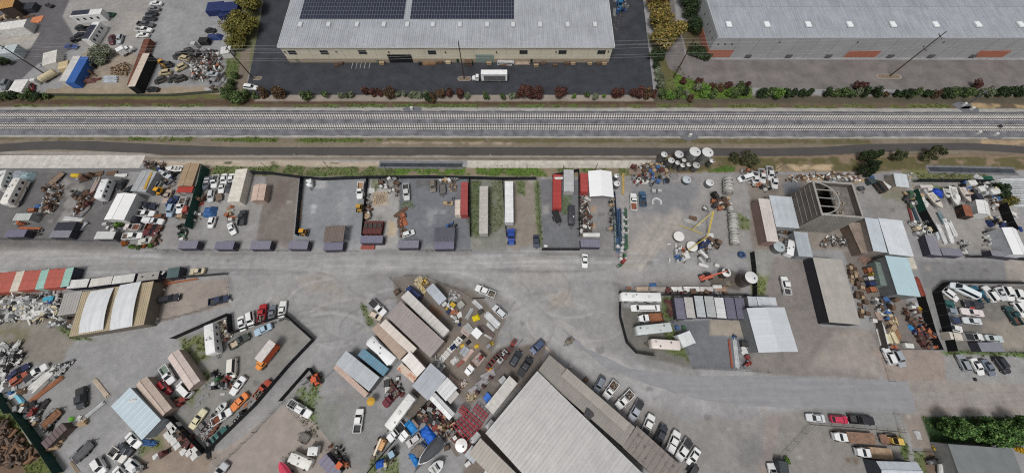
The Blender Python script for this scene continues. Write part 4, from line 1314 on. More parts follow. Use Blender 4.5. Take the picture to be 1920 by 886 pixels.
for i,yy in enumerate((116,119.5,123.5,129)):wput(MB().cyl(XC-.1,yy,6.4,.3,.12,12,axis='x'),'round_vent',mat('vent_dark',(52,52,54),.6,0,.1),w2)
x=XC+9
while x<225:
 wput(MB().box(x,Y2-.02,0,.07,.06,E2-.4),'panel_joint',mat('joint_dark',(120,121,122),.8,0,.1),w2);x+=7.3
for c_,x in[(2,1770),(3,158),(3,456),(3,920),(3,1225),(3,1540)]:
 tile(0,c_);wx,_=fx(x,415,Y2)
 m=MB();m.box(wx,Y2-.25,.5,2.2,.5,1.0,0,.1);wput(m,'dock_bumper',mat('bumper_dark',(92,92,94),.7,0,.2),w2)
POLES=[]
def pole(base,hgt,label,arms=((0.3,2.4),),lean=(0,0)):
 root=empty('utility_pole',base,0,label,'pole',None)
 m=MB();m.tube((0,0,0),(lean[0],lean[1],hgt),.24,9,.15);m.build('mast',mat('pole_timber',(74,62,54),.9,0,.25,2),root)
 for dz,w in arms:
  m=MB();m.box(0,0,hgt-dz-.1,.14,w,.18);m.build('crossarm',mat('pole_timber',(92,80,70),.9,0,.25,2),root)
  for s in(-1,1):MB().lathe(0,s*w*.45,[(.05,hgt-dz+.08),(.09,hgt-dz+.15),(.06,hgt-dz+.3),(.08,hgt-dz+.36)],7).build('insulator',mat('insulator',(110,104,100),.3,0,.1),root)
 POLES.append((Vector(base),hgt))
 return root
tile(0,0)
pole(g(330,550),13.0,'wooden utility pole leaning over the far yard beside the cream tank',((.4,2.2),(1.8,1.6)))
pole(G(476,148),13.5,'wooden utility pole standing between the yellow trees and the parked white car',((.4,2.2),(1.8,1.6)))
pole(G(870.5,148),15.4,'wooden utility pole on the small kerbed island beside the white delivery lorry',((.4,2.4),(1.6,2.0)))
pole(G(1263,145),15.6,'wooden utility pole in the grass where the driveway bends',((.4,2.6),(5.0,1.6)))
pole(G(1668,143),18.2,'tall wooden utility pole on the kerbed island in front of the grey warehouse',((1.8,2.4),(6.4,2.2)))
wm=mat('overhead_wire',(168,168,168),.5,.2,.1)
P0=POLES[0][0]+(POLES[0][0]-POLES[1][0]);P6=POLES[4][0]+(POLES[4][0]-POLES[3][0])
stops=[(P0,13)]+POLES+[(P6,16)]
for k,(dz,dy)in enumerate(((.25,1.0),(.25,-1.0),(1.5,.9),(1.5,-.9),(5.0,.1),(5.9,-.1))):
 pts=[]
 for(a,ha),(b,hb)in zip(stops[:-1],stops[1:]):
  for i in range(10):
   t=i/10
   p=a.lerp(b,t);z=(ha+(hb-ha)*t)-dz*min(1,ha/15)-4*.9*t*(1-t)
   pts.append((p.x,p.y+dy,z))
 o=MB().path(pts,.022,4).build('overhead_wire',wm)
 tag(o,'thin overhead power wire strung between the wooden utility poles','wire','wires between the utility poles')
full()
def island(u,v,lx,ly,label):
 p=G(u,v);m=MB();n=20
 pts=[((lx/2-ly/2)*(1 if math.cos(a)>0 else-1)+ly/2*math.cos(a)+p.x,ly/2*math.sin(a)+p.y)for a in[2*math.pi*(i+.5)/n for i in range(n)]]
 m.prism(pts,0,.16)
 m2=MB();c=p
 m2.prism([(c.x+(x-c.x)*.9,c.y+(y-c.y)*.82)for x,y in pts],.1,.17)
 o=m.build('traffic_island',mat('kerb_concrete',(158,150,140),.9,0,.15,1));struct(o)
 q=m2.build('island_soil',mat('island_soil',(128,114,98),.95,0,.4,1.5),o)
island(871,148,5.2,2.2,'');island(1666,144,9.5,2.4,'');island(483,147,3.4,1.8,'')
RED=[(84,48,46),(66,40,40),(98,62,54),(76,62,48)];GRN=[(74,90,52),(96,110,66),(58,74,44)];GRY=[(104,112,88),(84,94,70),(122,126,104)]
BRN=[(88,66,50),(70,58,44),(104,84,60)];DKG=[(46,60,36),(60,76,44),(38,48,32)];YEL=[(142,122,62),(112,106,56),(152,132,72),(90,92,50),(120,98,58)]
OLV=[(112,108,56),(84,88,46),(134,122,60)];BRT=[(86,116,50),(66,98,40),(108,134,62)]
LB={'R':(RED,'dark red rounded shrub'),'G':(GRN,'clipped green shrub'),'Y':(GRY,'grey-green rounded shrub'),'B':(BRN,'brown autumn shrub'),'D':(DKG,'dark green shrub'),'L':(BRT,'bright green shrub')}
def shrubs(r,c,items,where,hk=1.0):
 tile(r,c)
 for k,(x,y,rad,t)in enumerate(items):
  R_=rad/3.992/5.2
  shrub(x,y+rad*.45,R_,R_*1.5*hk+.3,LB[t][0],f'{LB[t][1]} {where}',f'{LB[t][1]}s {where}',int(420+260*R_),x+y,.13+R_*.05)
W1='in the gravel strip below the dark asphalt yard'
shrubs(0,1,[(12,718,26,'G'),(70,695,40,'B'),(170,700,45,'B'),(220,692,50,'B'),(395,720,45,'G'),(530,712,32,'G'),(645,722,24,'Y'),(690,718,20,'G'),(720,713,25,'Y'),(825,693,38,'R'),(885,700,30,'R'),(930,697,32,'R'),(1010,702,46,'B'),(1070,712,24,'Y'),(1112,712,24,'Y'),(1160,720,22,'Y'),(1200,712,30,'Y'),(1235,712,28,'Y'),(1288,712,30,'Y'),(1290,738,40,'D'),(1335,735,36,'B'),(1385,705,40,'B'),(1445,705,36,'R'),(1525,703,40,'R'),(1585,718,28,'Y'),(1725,727,28,'G'),(1852,725,28,'G'),(1908,722,26,'Y')],W1)
shrubs(0,2,[(15,722,24,'Y'),(75,705,52,'R'),(130,700,50,'R'),(190,700,50,'R'),(353,700,52,'R'),(462,722,18,'L'),(558,715,24,'G'),(620,726,30,'Y'),(688,724,16,'L'),(755,706,42,'R'),(805,706,42,'R'),(900,704,40,'R'),(950,704,44,'R'),(1000,700,46,'B'),(1050,705,36,'R')],W1)
W2='in the grassy corner beside the bending driveway'
shrubs(0,2,[(1075,500,34,'D'),(1090,545,36,'Y'),(1100,600,40,'Y'),(1100,650,42,'Y'),(1110,705,44,'G'),(1170,715,40,'L'),(1230,700,40,'G'),(1275,612,26,'R'),(1380,612,24,'R'),(1405,618,22,'R'),(1375,660,34,'Y'),(1430,690,46,'L'),(1490,650,26,'R'),(1490,705,34,'G'),(1545,660,34,'B'),(1612,640,30,'R'),(1655,695,50,'G'),(1690,650,36,'G'),(1730,690,40,'D'),(1752,638,26,'R'),(1605,708,26,'L'),(1330,740,30,'B'),(1300,700,24,'Y')],W2)
W3='in the hedge row beside the grey driveway'
shrubs(0,2,[(1855,700,40,'D'),(1895,700,40,'G')],W3)
shrubs(0,3,[(40,706,46,'L'),(125,700,40,'D'),(175,698,36,'D'),(245,702,34,'D'),(300,702,30,'D'),(430,702,34,'D'),(480,698,36,'G'),(530,694,40,'G'),(590,700,36,'G'),(650,648,38,'R'),(690,640,30,'R'),(640,705,36,'Y'),(700,700,40,'D'),(785,694,42,'D'),(865,710,24,'B'),(940,704,34,'D'),(985,706,30,'D'),(1045,702,46,'D'),(1095,694,28,'G'),(1160,702,38,'D'),(1230,706,34,'B'),(1300,700,40,'D'),(1350,698,40,'G'),(1400,696,38,'D'),(1460,696,40,'G'),(1512,690,32,'G'),(1525,636,36,'R'),(1560,694,36,'Y'),(1630,692,40,'Y'),(1705,690,44,'D'),(1775,696,44,'D'),(1860,694,44,'D'),(1905,694,40,'D')],W3)
W0='at the fence of the far scrap yard beside the railway'
shrubs(0,0,[(265,690,34,'G'),(1780,570,34,'G'),(1750,625,32,'G'),(1740,665,36,'G'),(1745,725,60,'G'),(1800,730,60,'G'),(1860,712,36,'G'),(20,720,40,'D'),(90,722,40,'G'),(160,728,36,'D'),(240,730,36,'G'),(310,725,30,'D'),(370,722,24,'G'),(30,468,40,'G'),(80,470,32,'D')],W0)
full()
tree(462,60,6.0,7.0,OLV,'yellow-olive tree at the corner of the dark asphalt yard beside the blue bins',.6,5200,.30,3)
tree(476,22,5.6,7.5,OLV,'yellow-olive tree in the row behind the blue bins, behind its twin',.6,4800,.30,4)
tree(452,86,3.6,4.6,OLV,'lower bushy olive tree at the end of the row by the scrap heaps',.4,2800,.26,5)
tree(488,-8,5.0,7.0,OLV,'yellow-olive tree farthest along the row beside the cream warehouse',.6,3500,.30,6)
tree(201,108,4.0,4.0,GRY,'grey-green sprawling tree beside the white box trailer in the far yard',.4,3200,.25,7)
tree(192,118,2.6,2.8,GRY,'low grey-green bush tree beside the blue container',.3,1600,.22,8)
tree(1243,84,6.6,9.5,YEL,'large yellow autumn tree between the two warehouses',1.0,6500,.32,9,6.0)
tree(1232,52,4.6,8.0,YEL,'slender yellow-green tree beyond the large autumn tree',.8,4200,.30,10)
tree(1226,18,4.6,8.0,YEL,'yellow-green tree at the far end of the driveway hedge',.8,3600,.30,11)
tree(1229,112,3.0,4.0,DKG,'low dark green tree at the foot of the large autumn tree',.3,2400,.22,12)
for k,(u,v,r_,h_)in enumerate(((1292,30,4.6,6.5),(1300,58,4.2,4.5),(1282,8,4.0,7.0),(1304,100,3.4,2.2),(1322,104,3.2,2.2),(1312,12,4.0,8.0))):
 tree(u,v,r_,h_,DKG,'dark green evergreen tree against the side of the grey warehouse',.3,2600,.24,20+k,group='evergreens beside the grey warehouse')
full()
tree(1608,327,3.2,5.2,[(34,46,26),(46,58,32),(28,38,22)],'large dark evergreen tree at the ditch above the white shed',.3,5200,.24,31,br=.30,lean=.55,ry=2.2)
tree(1612,303,2.7,5.0,[(40,54,30),(54,66,38)],'leaning dark evergreen tree beside the cycle path',.5,3400,.22,32,br=.30,lean=.55,ry=2.2)
tree(1670,300,2.4,3.6,[(70,80,50),(92,92,64),(54,62,40)],'wispy grey-green tree beside the cycle path',.4,1500,.22,33,br=.30,lean=.55,ry=2.2)
tree(1730,299,3.2,4.6,[(66,72,46),(86,84,58),(54,58,38)],'broad wispy tree beside the cycle path near the ditch',.4,2300,.24,34,br=.30,lean=.55,ry=2.2)
tree(1400,303,2.9,3.0,[(70,74,48),(58,62,40),(88,84,60)],'dark sprawling bush tree between the cycle path and the steel tanks',.3,2400,.22,35)
tree(1374,299,2.0,2.0,[(70,74,48),(58,62,40)],'small dark bush beside the steel tanks',.2,700,.2,36)
for k,(u,v)in enumerate(((1764,801),(1828,806),(1886,803))):
 tree(u,v,(3.3,3.7,3.5)[k],(7.2,8.0,7.4)[k],[(68,96,48),(86,116,60),(50,74,38),(108,138,78)],('dense green tree at the path end of the dark lawn','largest dense green tree in the middle of the lawn row','dense green tree at the far end of the lawn row')[k],.4,9000,.20,40+k,blobs=70,br=.2)
_im={}
def _cache(key,fn):
 if key not in _im:_im[key]=fn()
 return _im[key]
def _mesh(fn,name):
 m=MB();fn(m);return m.mesh(name,[None])
def item_parts(kind):
 def mk():
  P=[]
  if kind=='crate':
   P.append(('body',_mesh(lambda m:m.box(0,0,.1,1.2,1.0,.8),'crate_body'),'main'))
   def fr(m):
    for x in(-.6,.6):
     for y in(-.5,.5):m.box(x,y,0,.1,.1,.96)
    for y in(-.5,.5):m.box(0,y,.86,1.2,.08,.08)
    for x in(-.6,.6):m.box(x,0,.86,.08,1.0,.08)
   P.append(('frame',_mesh(fr,'crate_frame'),'dark'))
  elif kind=='pallet':
   b=_mesh(lambda m:m.box(0,0,0,1.2,.13,.025),'board');s=_mesh(lambda m:m.box(0,0,0,.1,1.0,.1),'stringer')
   for k in range(3):
    for i in range(5):P.append(('board',b,'main',(0,-.43+i*.215,.10+k*.14)))
    for i in range(3):P.append(('stringer',s,'main',(-.52+i*.52,0,k*.14)))
  elif kind=='drum':
   P.append(('shell',_mesh(lambda m:m.lathe(0,0,[(.28,0),(.30,.03),(.29,.28),(.31,.30),(.29,.32),(.29,.56),(.31,.58),(.29,.60),(.30,.86),(.28,.88)],12),'drum_shell'),'main'))
   P.append(('lid',_mesh(lambda m:m.lathe(0,0,[(.25,.88),(.25,.90),(.1,.91)],12),'drum_lid'),'dark'))
  elif kind=='tote':
   P.append(('tank',_mesh(lambda m:m.box(0,0,.15,1.1,.95,.95,0,.03),'tote_tank'),'main'))
   def cage(m):
    for z in(.2,.6,1.08):
     m.path([(-.6,-.52,z),(.6,-.52,z),(.6,.52,z),(-.6,.52,z),(-.6,-.52,z)],.02,4)
    for x in(-.6,0,.6):
     for y in(-.52,.52):m.tube((x,y,.1),(x,y,1.1),.02,4)
   P.append(('cage',_mesh(cage,'tote_cage'),'steel'))
   P.append(('base',_mesh(lambda m:m.box(0,0,0,1.2,1.04,.14),'tote_base'),'dark'))
  elif kind=='bin':
   P.append(('tub',_mesh(lambda m:m.box(0,0,0,1.2,1.2,.95,0,-.06),'bin_tub'),'main'))
   P.append(('lid',_mesh(lambda m:m.box(0,0,.95,1.34,1.34,.08,0,.03),'bin_lid'),'main'))
  elif kind=='tyre':
   P.append(('tread',_mesh(lambda m:m.add(*torus(.30,.11,14,6,.11)),'tyre_tread'),'rubber'))
   P.append(('rim',_mesh(lambda m:m.lathe(0,0,[(.19,.05),(.21,.10),(.20,.15)],10),'tyre_rim'),'steel'))
  elif kind=='machine':
   def h(m):m.box(0,0,.2,1.0,.7,.6,0,.1);m.box(.2,0,.8,.4,.5,.3,.2)
   P.append(('housing',_mesh(h,'machine_housing'),'main'))
   P.append(('motor',_mesh(lambda m:m.cyl(-.95,0,.5,.26,.5,10,axis='x'),'machine_motor'),'steel'))
   def bf(m):
    m.box(0,.32,0,1.9,.1,.2);m.box(0,-.32,0,1.9,.1,.2);m.box(.7,0,.02,.1,.7,.16)
   P.append(('base_frame',_mesh(bf,'machine_base'),'dark'))
  elif kind=='cabinet':
   P.append(('carcass',_mesh(lambda m:m.box(0,0,.06,1.0,.7,1.3),'cabinet_carcass'),'main'))
   P.append(('door',_mesh(lambda m:m.box(0,-.37,.1,.9,.04,1.2),'cabinet_door'),'main'))
   P.append(('plinth',_mesh(lambda m:m.box(0,0,0,.9,.6,.06),'cabinet_plinth'),'dark'))
  elif kind=='spool':
   for z,n in((0,'flange'),(.7,'flange')):
    P.append((n,_mesh(lambda m:m.cyl(0,0,z,.75,.08,16),'spool_flange'),'main'))
   P.append(('hub',_mesh(lambda m:m.cyl(0,0,.08,.4,.62,12),'spool_hub'),'dark'))
  elif kind=='panel':
   s=_mesh(lambda m:m.box(0,0,0,2.2,1.1,.06),'sheet')
   for i in range(4):P.append(('sheet',s,'main',(.12*((i*7)%3-1),.1*((i*5)%3-1),i*.07,.09*((i*3)%4-1.5))))
  elif kind=='timber':
   s=_mesh(lambda m:m.box(0,0,0,3.6,.2,.1),'plank')
   for k in range(3):
    for i in range(5-k):P.append(('plank',s,'main',(.25*((i*7+k)%3-1),-.5+k*.1+i*.25,k*.105,.02*((i*3)%4-1.5))))
  elif kind=='pipes':
   s=_mesh(lambda m:m.cyl(-2,0,.08,.08,4,7,axis='x'),'pipe')
   for k in range(2):
    for i in range(6-k):P.append(('pipe',s,'main',(.3*((i*7+k)%3-1),-.45+k*.09+i*.18,k*.15,.015*((i*5)%4-1.5))))
  elif kind=='rack':
   def up(m):
    for x in(-.9,.9):
     for y in(-.4,.4):m.box(x,y,0,.08,.08,1.6)
   P.append(('upright',_mesh(up,'rack_upright'),'main'))
   sh=_mesh(lambda m:m.box(0,0,0,1.9,.9,.06),'rack_shelf')
   for z in(.3,.95,1.55):P.append(('shelf',sh,'main',(0,0,z)))
   P.append(('stored_box',_mesh(lambda m:m.box(.2,0,1.61,.7,.6,.3,.2),'rack_box'),'dark'))
  elif kind=='tank':
   P.append(('vessel',_mesh(lambda m:m.add(*capsule(.5,2.2,12,.62)),'tank_vessel'),'main'))
   def sd(m):
    for x in(-.6,.6):m.box(x,0,0,.14,.8,.35)
   P.append(('saddle',_mesh(sd,'tank_saddle'),'dark'))
  elif kind=='tarp':
   P.append(('cover',_mesh(lambda m:m.add(*tarp(2.4,1.8,.8,3)),'tarp_cover'),'tarp'))
   P.append(('base',_mesh(lambda m:m.box(0,0,0,2.0,1.4,.25),'tarp_base'),'dark'))
  elif kind=='sack':
   P.append(('bag',_mesh(lambda m:m.add(*tarp(1.0,.9,.75,5,True)),'bulk_bag'),'main'))
   P.append(('loop',_mesh(lambda m:m.path([(-.3,0,.6),(-.15,0,.95),(.15,0,.95),(.3,0,.6)],.03,4),'bag_loop'),'dark'))
  elif kind=='bumper':
   def bp(m):
    m.loft([[(x,-.1-.25*abs(x)**2,z)for z in(.05,.12)]+[(x,.35-.25*abs(x)**2,.12+.25),(x,.32-.25*abs(x)**2,.05+.2)]for x in(-.9,-.5,0,.5,.9)])
   P.append(('skin',_mesh(bp,'panel_skin'),'main'))
   P.append(('bracket',_mesh(lambda m:m.box(0,.05,0,.9,.12,.12),'panel_bracket'),'dark'))
  return P
 return _cache(kind,mk)
def torus(R,r,n,k,z):
 vs,fs=[],[]
 for i in range(n):
  a=2*math.pi*i/n
  for j in range(k):
   b=2*math.pi*j/k
   vs.append(((R+r*math.cos(b))*math.cos(a),(R+r*math.cos(b))*math.sin(a),z+r*math.sin(b)))
 for i in range(n):
  for j in range(k):
   fs.append((i*k+j,((i+1)%n)*k+j,((i+1)%n)*k+(j+1)%k,i*k+(j+1)%k))
 return vs,fs
def capsule(r,L,n,z):
 m=MB();rings=[]
 for x,k in((-L/2-r*.5,.25),(-L/2-r*.35,.7),(-L/2,1),(L/2,1),(L/2+r*.35,.7),(L/2+r*.5,.25)):
  rings.append([(x,r*k*math.cos(2*math.pi*i/n),z+r*k*math.sin(2*math.pi*i/n))for i in range(n)])
 m.loft(rings)
 return m.v,m.f
def tarp(lx,ly,h,seed,tall=False):
 r=random.Random(seed);n=9;vs,fs=[],[]
 for j in range(n):
  for i in range(n):
   u,v=i/(n-1)*2-1,j/(n-1)*2-1
   e=max(abs(u),abs(v))
   z=h*(1-max(0,(e-(.75 if tall else.55))/(.25 if tall else.45))**1.4)*(r.uniform(.75,1.05)if e<.9 else 1)
   if e>.99:z=.02
   vs.append((u*lx/2+r.uniform(-.06,.06),v*ly/2+r.uniform(-.06,.06),max(.02,z)))
 for j in range(n-1):
  for i in range(n-1):fs.append((j*n+i,j*n+i+1,(j+1)*n+i+1,(j+1)*n+i))
 rim=[i for i in range(n)]+[k*n+n-1 for k in range(1,n)]+[(n-1)*n+i for i in range(n-2,-1,-1)]+[k*n for k in range(n-2,0,-1)]
 fs.append(tuple(rim[::-1]))
 return vs,fs
KIND={'crate':('crate','crate','wooden crate'),'pallet':('pallet_stack','pallets','stack of pallets'),'drum':('oil_drum','drum','steel drum'),'tote':('liquid_tote','tote','caged liquid tote'),'bin':('plastic_bin','bin','square plastic bin'),'tyre':('loose_tyre','tyre','loose tyre'),'machine':('scrap_machine','machine','piece of machinery'),'cabinet':('metal_cabinet','cabinet','metal cabinet'),'spool':('cable_spool','spool','cable spool'),'panel':('sheet_stack','sheets','stack of sheets'),'timber':('lumber_stack','lumber','stack of planks'),'pipes':('pipe_bundle','pipes','bundle of pipes'),'rack':('storage_rack','rack','loaded rack'),'tank':('storage_tank','tank','round-ended tank'),'tarp':('covered_pile','tarpaulin','tarpaulin-covered pile'),'sack':('bulk_bag','bag','bulk bag'),'bumper':('body_panel','body panel','loose body panel')}
CNAME={'w':('white',(212,211,207)),'o':('orange',(172,104,72)),'r':('rusty',(112,84,70)),'d':('dark grey',(66,66,68)),'k':('black',(38,38,40)),'g':('grey',(140,140,140)),'b':('blue',(66,104,156)),'t':('tan',(176,152,122)),'y':('yellow',(204,170,50)),'e':('green',(60,100,70)),'R':('red',(140,58,54)),'m':('dark red',(96,54,52)),'n':('brown',(104,82,66)),'c':('cream',(206,192,160)),'l':('light grey',(182,182,182)),'B':('dark blue',(44,58,104))}
def item(kind,x,y,rz,cc,where,z=0.0,sc=1.0,label=None,world=False,stretch=None):
 """x, y tile pixels of the foot (or world metres)"""
 p=Vector((x,y,0))if world else g(x,y)
 nm,cat,phr=KIND[kind]
 cn,rgb=CNAME[cc]if isinstance(cc,str)else('',cc)
 lab=label or f'{cn} {phr} {where}'
 root=empty(nm,(p.x,p.y,z),rz,lab,cat,None if label else lab[:60])
 if stretch:root.scale=(stretch[0],stretch[1],stretch[2])
 elif sc!=1.0:root.scale=(sc,sc,sc)
 mm={'main':mat('item_paint',rgb,.75,0,.3,1.6,rust=.25 if cc not in('w','c','l','b')else.0),'dark':mat('item_dark',(70,66,62),.8,0,.3),'steel':steel((140,142,144)),'rubber':tyre_m(),'tarp':mat('tarpaulin',rgb,.6,0,.25,1.5,bump=.5)}
 for q in item_parts(kind):
  o=link(q[0],q[1],root)
  if len(q)>3:
   o.location=q[3][:3]
   if len(q[3])>3:o.rotation_euler=(0,0,q[3][3])
  o.material_slots[0].link='OBJECT';o.material_slots[0].material=mm[q[2]]
 return root
_spots={}
def clutter(poly,n,kinds,cols,where,seed=1,sc=(.7,1.3),ang=None,gap=.9,zmax=0.0):
 """scatter single things over a patch (tile pixels); kinds / cols as weighted lists"""
 P=[g(*p)for p in poly];P=[(p.x,p.y)for p in P]
 r=random.Random(seed);done=[]
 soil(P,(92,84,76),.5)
 for _ in range(n):
  for _t in range(14):
   x,y=rnd_pt(P,r)
   if all((x-a)**2+(y-b)**2>gap*gap for a,b in done):break
  else:continue
  done.append((x,y))
  k=r.choice(kinds);s=r.uniform(*sc)
  item(k,x,y,(ang+r.uniform(-.15,.15)+(math.pi/2 if r.random()<.15 else 0))if ang is not None else r.uniform(0,6.28),r.choice(cols),where,r.uniform(0,zmax)if zmax else 0,s,None,True)
def heap(poly,n,cols,hmax,label,cat='scrap heap',seed=1,size=(.25,1.4),name='scrap_heap',long=.35):
 """loose jumble nobody could count: many small plates, bars and lumps"""
 P=[g(*p)for p in poly];P=[(p.x,p.y)for p in P]
 r=random.Random(seed)
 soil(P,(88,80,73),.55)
 cx_,cy_=sum(p[0]for p in P)/len(P),sum(p[1]for p in P)/len(P)
 V,Fc,K=[],[],[]
 R_=max(math.hypot(p[0]-cx_,p[1]-cy_)for p in P)
 for _ in range(n):
  x,y=rnd_pt(P,r)
  e=1-min(1,math.hypot(x-cx_,y-cy_)/R_)
  s=r.uniform(*size)
  if r.random()<long:d=(s*2.2,s*.18,s*.14)
  elif r.random()<.5:d=(s,s*r.uniform(.4,.9),s*.06)
  else:d=(s*.6,s*.5,s*.4)
  z=r.random()*hmax*(.35+.65*e)
  q=Vector((r.gauss(0,.35),r.gauss(0,.35),r.uniform(0,6.28)))
  from mathutils import Euler
  M_=Euler((q.x,q.y,q.z)).to_matrix()
  o=len(V)
  for zz in(-.5,.5):
   for a,b in((-.5,-.5),(.5,-.5),(.5,.5),(-.5,.5)):
    p=M_@Vector((a*d[0],b*d[1],zz*d[2]))
    V.append((x+p.x,y+p.y,max(.02,z+p.z+d[2]*.5)))
  Fc+=[tuple(o+i for i in f)for f in((3,2,1,0),(4,5,6,7),(0,1,5,4),(1,2,6,5),(2,3,7,6),(3,0,4,7))]
  cc=C(*(CNAME[q2][1]if isinstance(q2:=r.choice(cols),str)else q2));t=r.uniform(.7,1.15)
  K+=[(cc[0]*t,cc[1]*t,cc[2]*t,1)]*8
 me=bpy.data.meshes.new(name);me.from_pydata(V,[],Fc)
 a=me.color_attributes.new('Col','FLOAT_COLOR','POINT');a.data.foreach_set('color',np.array(K).ravel())
 me.materials.append(attr_mat('jumble',.75,.15,1.0));me.update()
 o=link(name,me);o['kind']='stuff';o['label']=label;o['category']=cat
 return o
def bundle(x0,y0,x1,y1,width,n,layers,rgb,label,kind='plank',cat='lumber',t=.12,name='lumber_stack',jit=.3,z=0.0,rnd=.2):
 """long members lying from one pixel to another, each its own piece"""
 a,b=g(x0,y0,.3),g(x1,y1,.3)
 root,L=root_at(name,a,b,label,cat,None,z)
 rr=random.Random(int(x0+y1));w=width/n
 m=MB()
 if kind=='pipe':m.cyl(-L/2,0,w*.5,w*.47,L,8,axis='x')
 else:m.box(0,0,0,L,w*.9,t)
 mt=mat('bundle_'+kind,rgb,.8,0,.3,1.0,rnd=rnd)
 me=m.mesh(kind,[mt])
 for k in range(layers):
  for i in range(n):
   o=link(kind,me,root);o.location=(rr.uniform(-jit,jit),-width/2+(i+.5)*w,k*(w*.95 if kind=='pipe' else t+.01));o.rotation_euler=(0,0,rr.uniform(-.012,.012))
   o.scale=(rr.uniform(.82,1),1,1)
 return root
def steel_tank(x,y,r,h,label,rgb=(196,196,194),cone=.35,legs=.0,group=None,hatch=True,rim=True,side=(128,128,128)):
 """upright tank: x, y = pixel of the top disc's centre"""
 p=g(x,y,h)
 root=empty('steel_tank',(p.x,p.y,0),0,label,'tank',group)
 MB().lathe(0,0,[(r,legs),(r,h-.06),(r*1.01,h-.03),(r*1.01,h)],28).build('shell',mat('tank_shell',side,.35,.6,.2,.8,streak=.2),root,True)
 MB().lathe(0,0,[(r*.985,h+.005),(r*.985,h+.03),(r*.5,h+cone*.6),(.12,h+cone)],28).build('lid',mat('tank_lid',rgb,.45,.2,.12,.8),root,True)
 if hatch:MB().cyl(r*.35,-.2*r,h+cone*.4,.22,.3,10).build('hatch',mat('tank_hatch',(90,90,90),.5,.4,.1),root)
 if rim:MB().add(*[[(v[0],v[1],v[2])for v in torus(r,.04,28,5,h*.6)[0]],torus(r,.04,28,5,0)[1]]).build('hoop',steel(),root)
 return root
 # ================================================================ far yard (north west)
K8=7.983
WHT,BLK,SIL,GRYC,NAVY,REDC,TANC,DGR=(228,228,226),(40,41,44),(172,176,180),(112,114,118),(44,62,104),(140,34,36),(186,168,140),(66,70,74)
ROOFP,WALLP=(134,132,146),(70,69,80)
tile(0,0)
for i,(nm,x0,y0,x1,y1,rgb,lb)in enumerate([('sedan',1115,22,1212,26,WHT,'white sedan at the far end of the car row in the far yard'),('sedan',1100,64,1196,66,GRYC,'dark grey sedan parked next to the end white sedan in the far yard'),('sedan',1072,98,1186,104,BLK,'black sedan third along the car row in the far yard'),('suv',1062,136,1168,138,DGR,'charcoal car parked beside the grey pickup in the far yard row'),('sedan',1015,262,1112,262,WHT,'white sedan beside the white-cab dark-bed pickup in the far yard'),('sedan',826,335,840,255,(92,48,56),'maroon hatchback parked beside the silver car in the far yard'),('hatch',884,325,906,255,SIL,'silver hatchback parked beside the maroon car in the far yard'),('coupe',590,350,468,342,(50,74,130),'blue sedan parked by the white solar trailer'),('suv',25,660,55,605,(120,124,128),'grey car behind the white box trailer at the far yard fence'),('sedan',1530,225,1610,225,BLK,'black car beside the blue tarpaulin near the trees'),('sedan',1540,548,1630,556,SIL,'dismantled silver car among the far scrap heaps'),('hatch',225,690,232,618,(128,34,44),'red car beside the white box trailer at the far fence'),]):car(nm,x0,y0,x1,y1,rgb,lb)
pickup('crew','',1160,186,1018,172,(86,86,90),'dark grey crew-cab pickup in the far yard car row')
pickup('ext','',1138,226,1012,216,WHT,'white pickup with dark bed in the far yard car row')
pickup('crew','',562,205,672,215,BLK,'black pickup with open bed beside the solar trailer, upper of three')
pickup('crew','cover',640,262,530,300,(30,30,33),'black pickup beside the solar trailer, lower of three')
car('suv',560,262,650,268,(34,36,40),'black car squeezed between the two black pickups at the solar trailer')
truck('box',1000,355,900,405,WHT,(232,232,230),'white box van truck beside the grey-green tree',z1=2.6)
def solar_trailer(pts,label,strip,door=True):
 r=container(pts,(226,226,224),label,3.2,None,None,rust=0,name='office_trailer',cat='trailer',smooth_roof=True)
 rf=[o for o in r.children if o.name.startswith('roof')][0]
 c,a,L,W=fit_rect(corners4(pts,3.2))
 if W>L:L,W=W,L
 me=_cache('trailer_solar',lambda:MB().box(0,0,0,1.0,1.3,.05).mesh('solar_panel',[pm_]))
 for row in range(2):
  for i in range(strip):
   o=link('solar_panel',me,r);o.location=(-L/2+.7+i*1.12 if strip<9 else 0,W*(.30 if row else-.12)*(1 if door else-1),3.27)
 for i in range(4):
  for s in(-1,1):MB().box(-L*.35+i*L*.22,s*(W/2+.04),1.5,.8,.06,.8).build('side_window',glass(),r)
 for s in(-1,1):
  for k in(0,1):
   q=link('wheel',wheel_mesh(.36,.24),r);q.location=(-.4+k*.85,s*(W/2-.2),0)
 return r
solar_trailer([(540,80),(735,78),(770,112),(535,110)],'white office trailer with solar panels and a row of dark windows',6)
solar_trailer([(690,165),(745,165),(665,300),(618,290)],'white trailer with solar panels standing across the three black pickups',7)
tag(MB().box(*G(207,29)[:2],0,4.6,2.6,.5,-.15,.1).build('green_ramp',mat('green_canvas',(34,62,46),.8,0,.2)),'dark green sloping ramp at the end of the white office trailer','ramp')
container([(0,165),(150,165),(205,215),(0,200)],(224,222,218),'white box trailer parked on the far concrete pad',3.2,name='box_trailer',cat='trailer',rust=0,smooth_roof=True)
container([(0,345),(85,345),(125,410),(0,375)],(190,200,202),'pale blue-grey trailer roof on the far concrete pad under the utility pole',3.0,name='box_trailer',cat='trailer',rust=0,smooth_roof=True)
container([(110,590),(190,605),(165,695),(70,680)],(226,224,220),'small white box trailer between the red car and the grey car',2.3,name='box_trailer',cat='trailer',rust=.05,smooth_roof=True)
container([(545,420),(600,420),(500,608),(445,605)],(206,204,200),'white shipping container beside the blue container in the far yard',2.6)
container([(600,425),(655,425),(560,625),(497,612)],(52,98,168),'blue shipping container in the far yard',2.7,rust=.08)
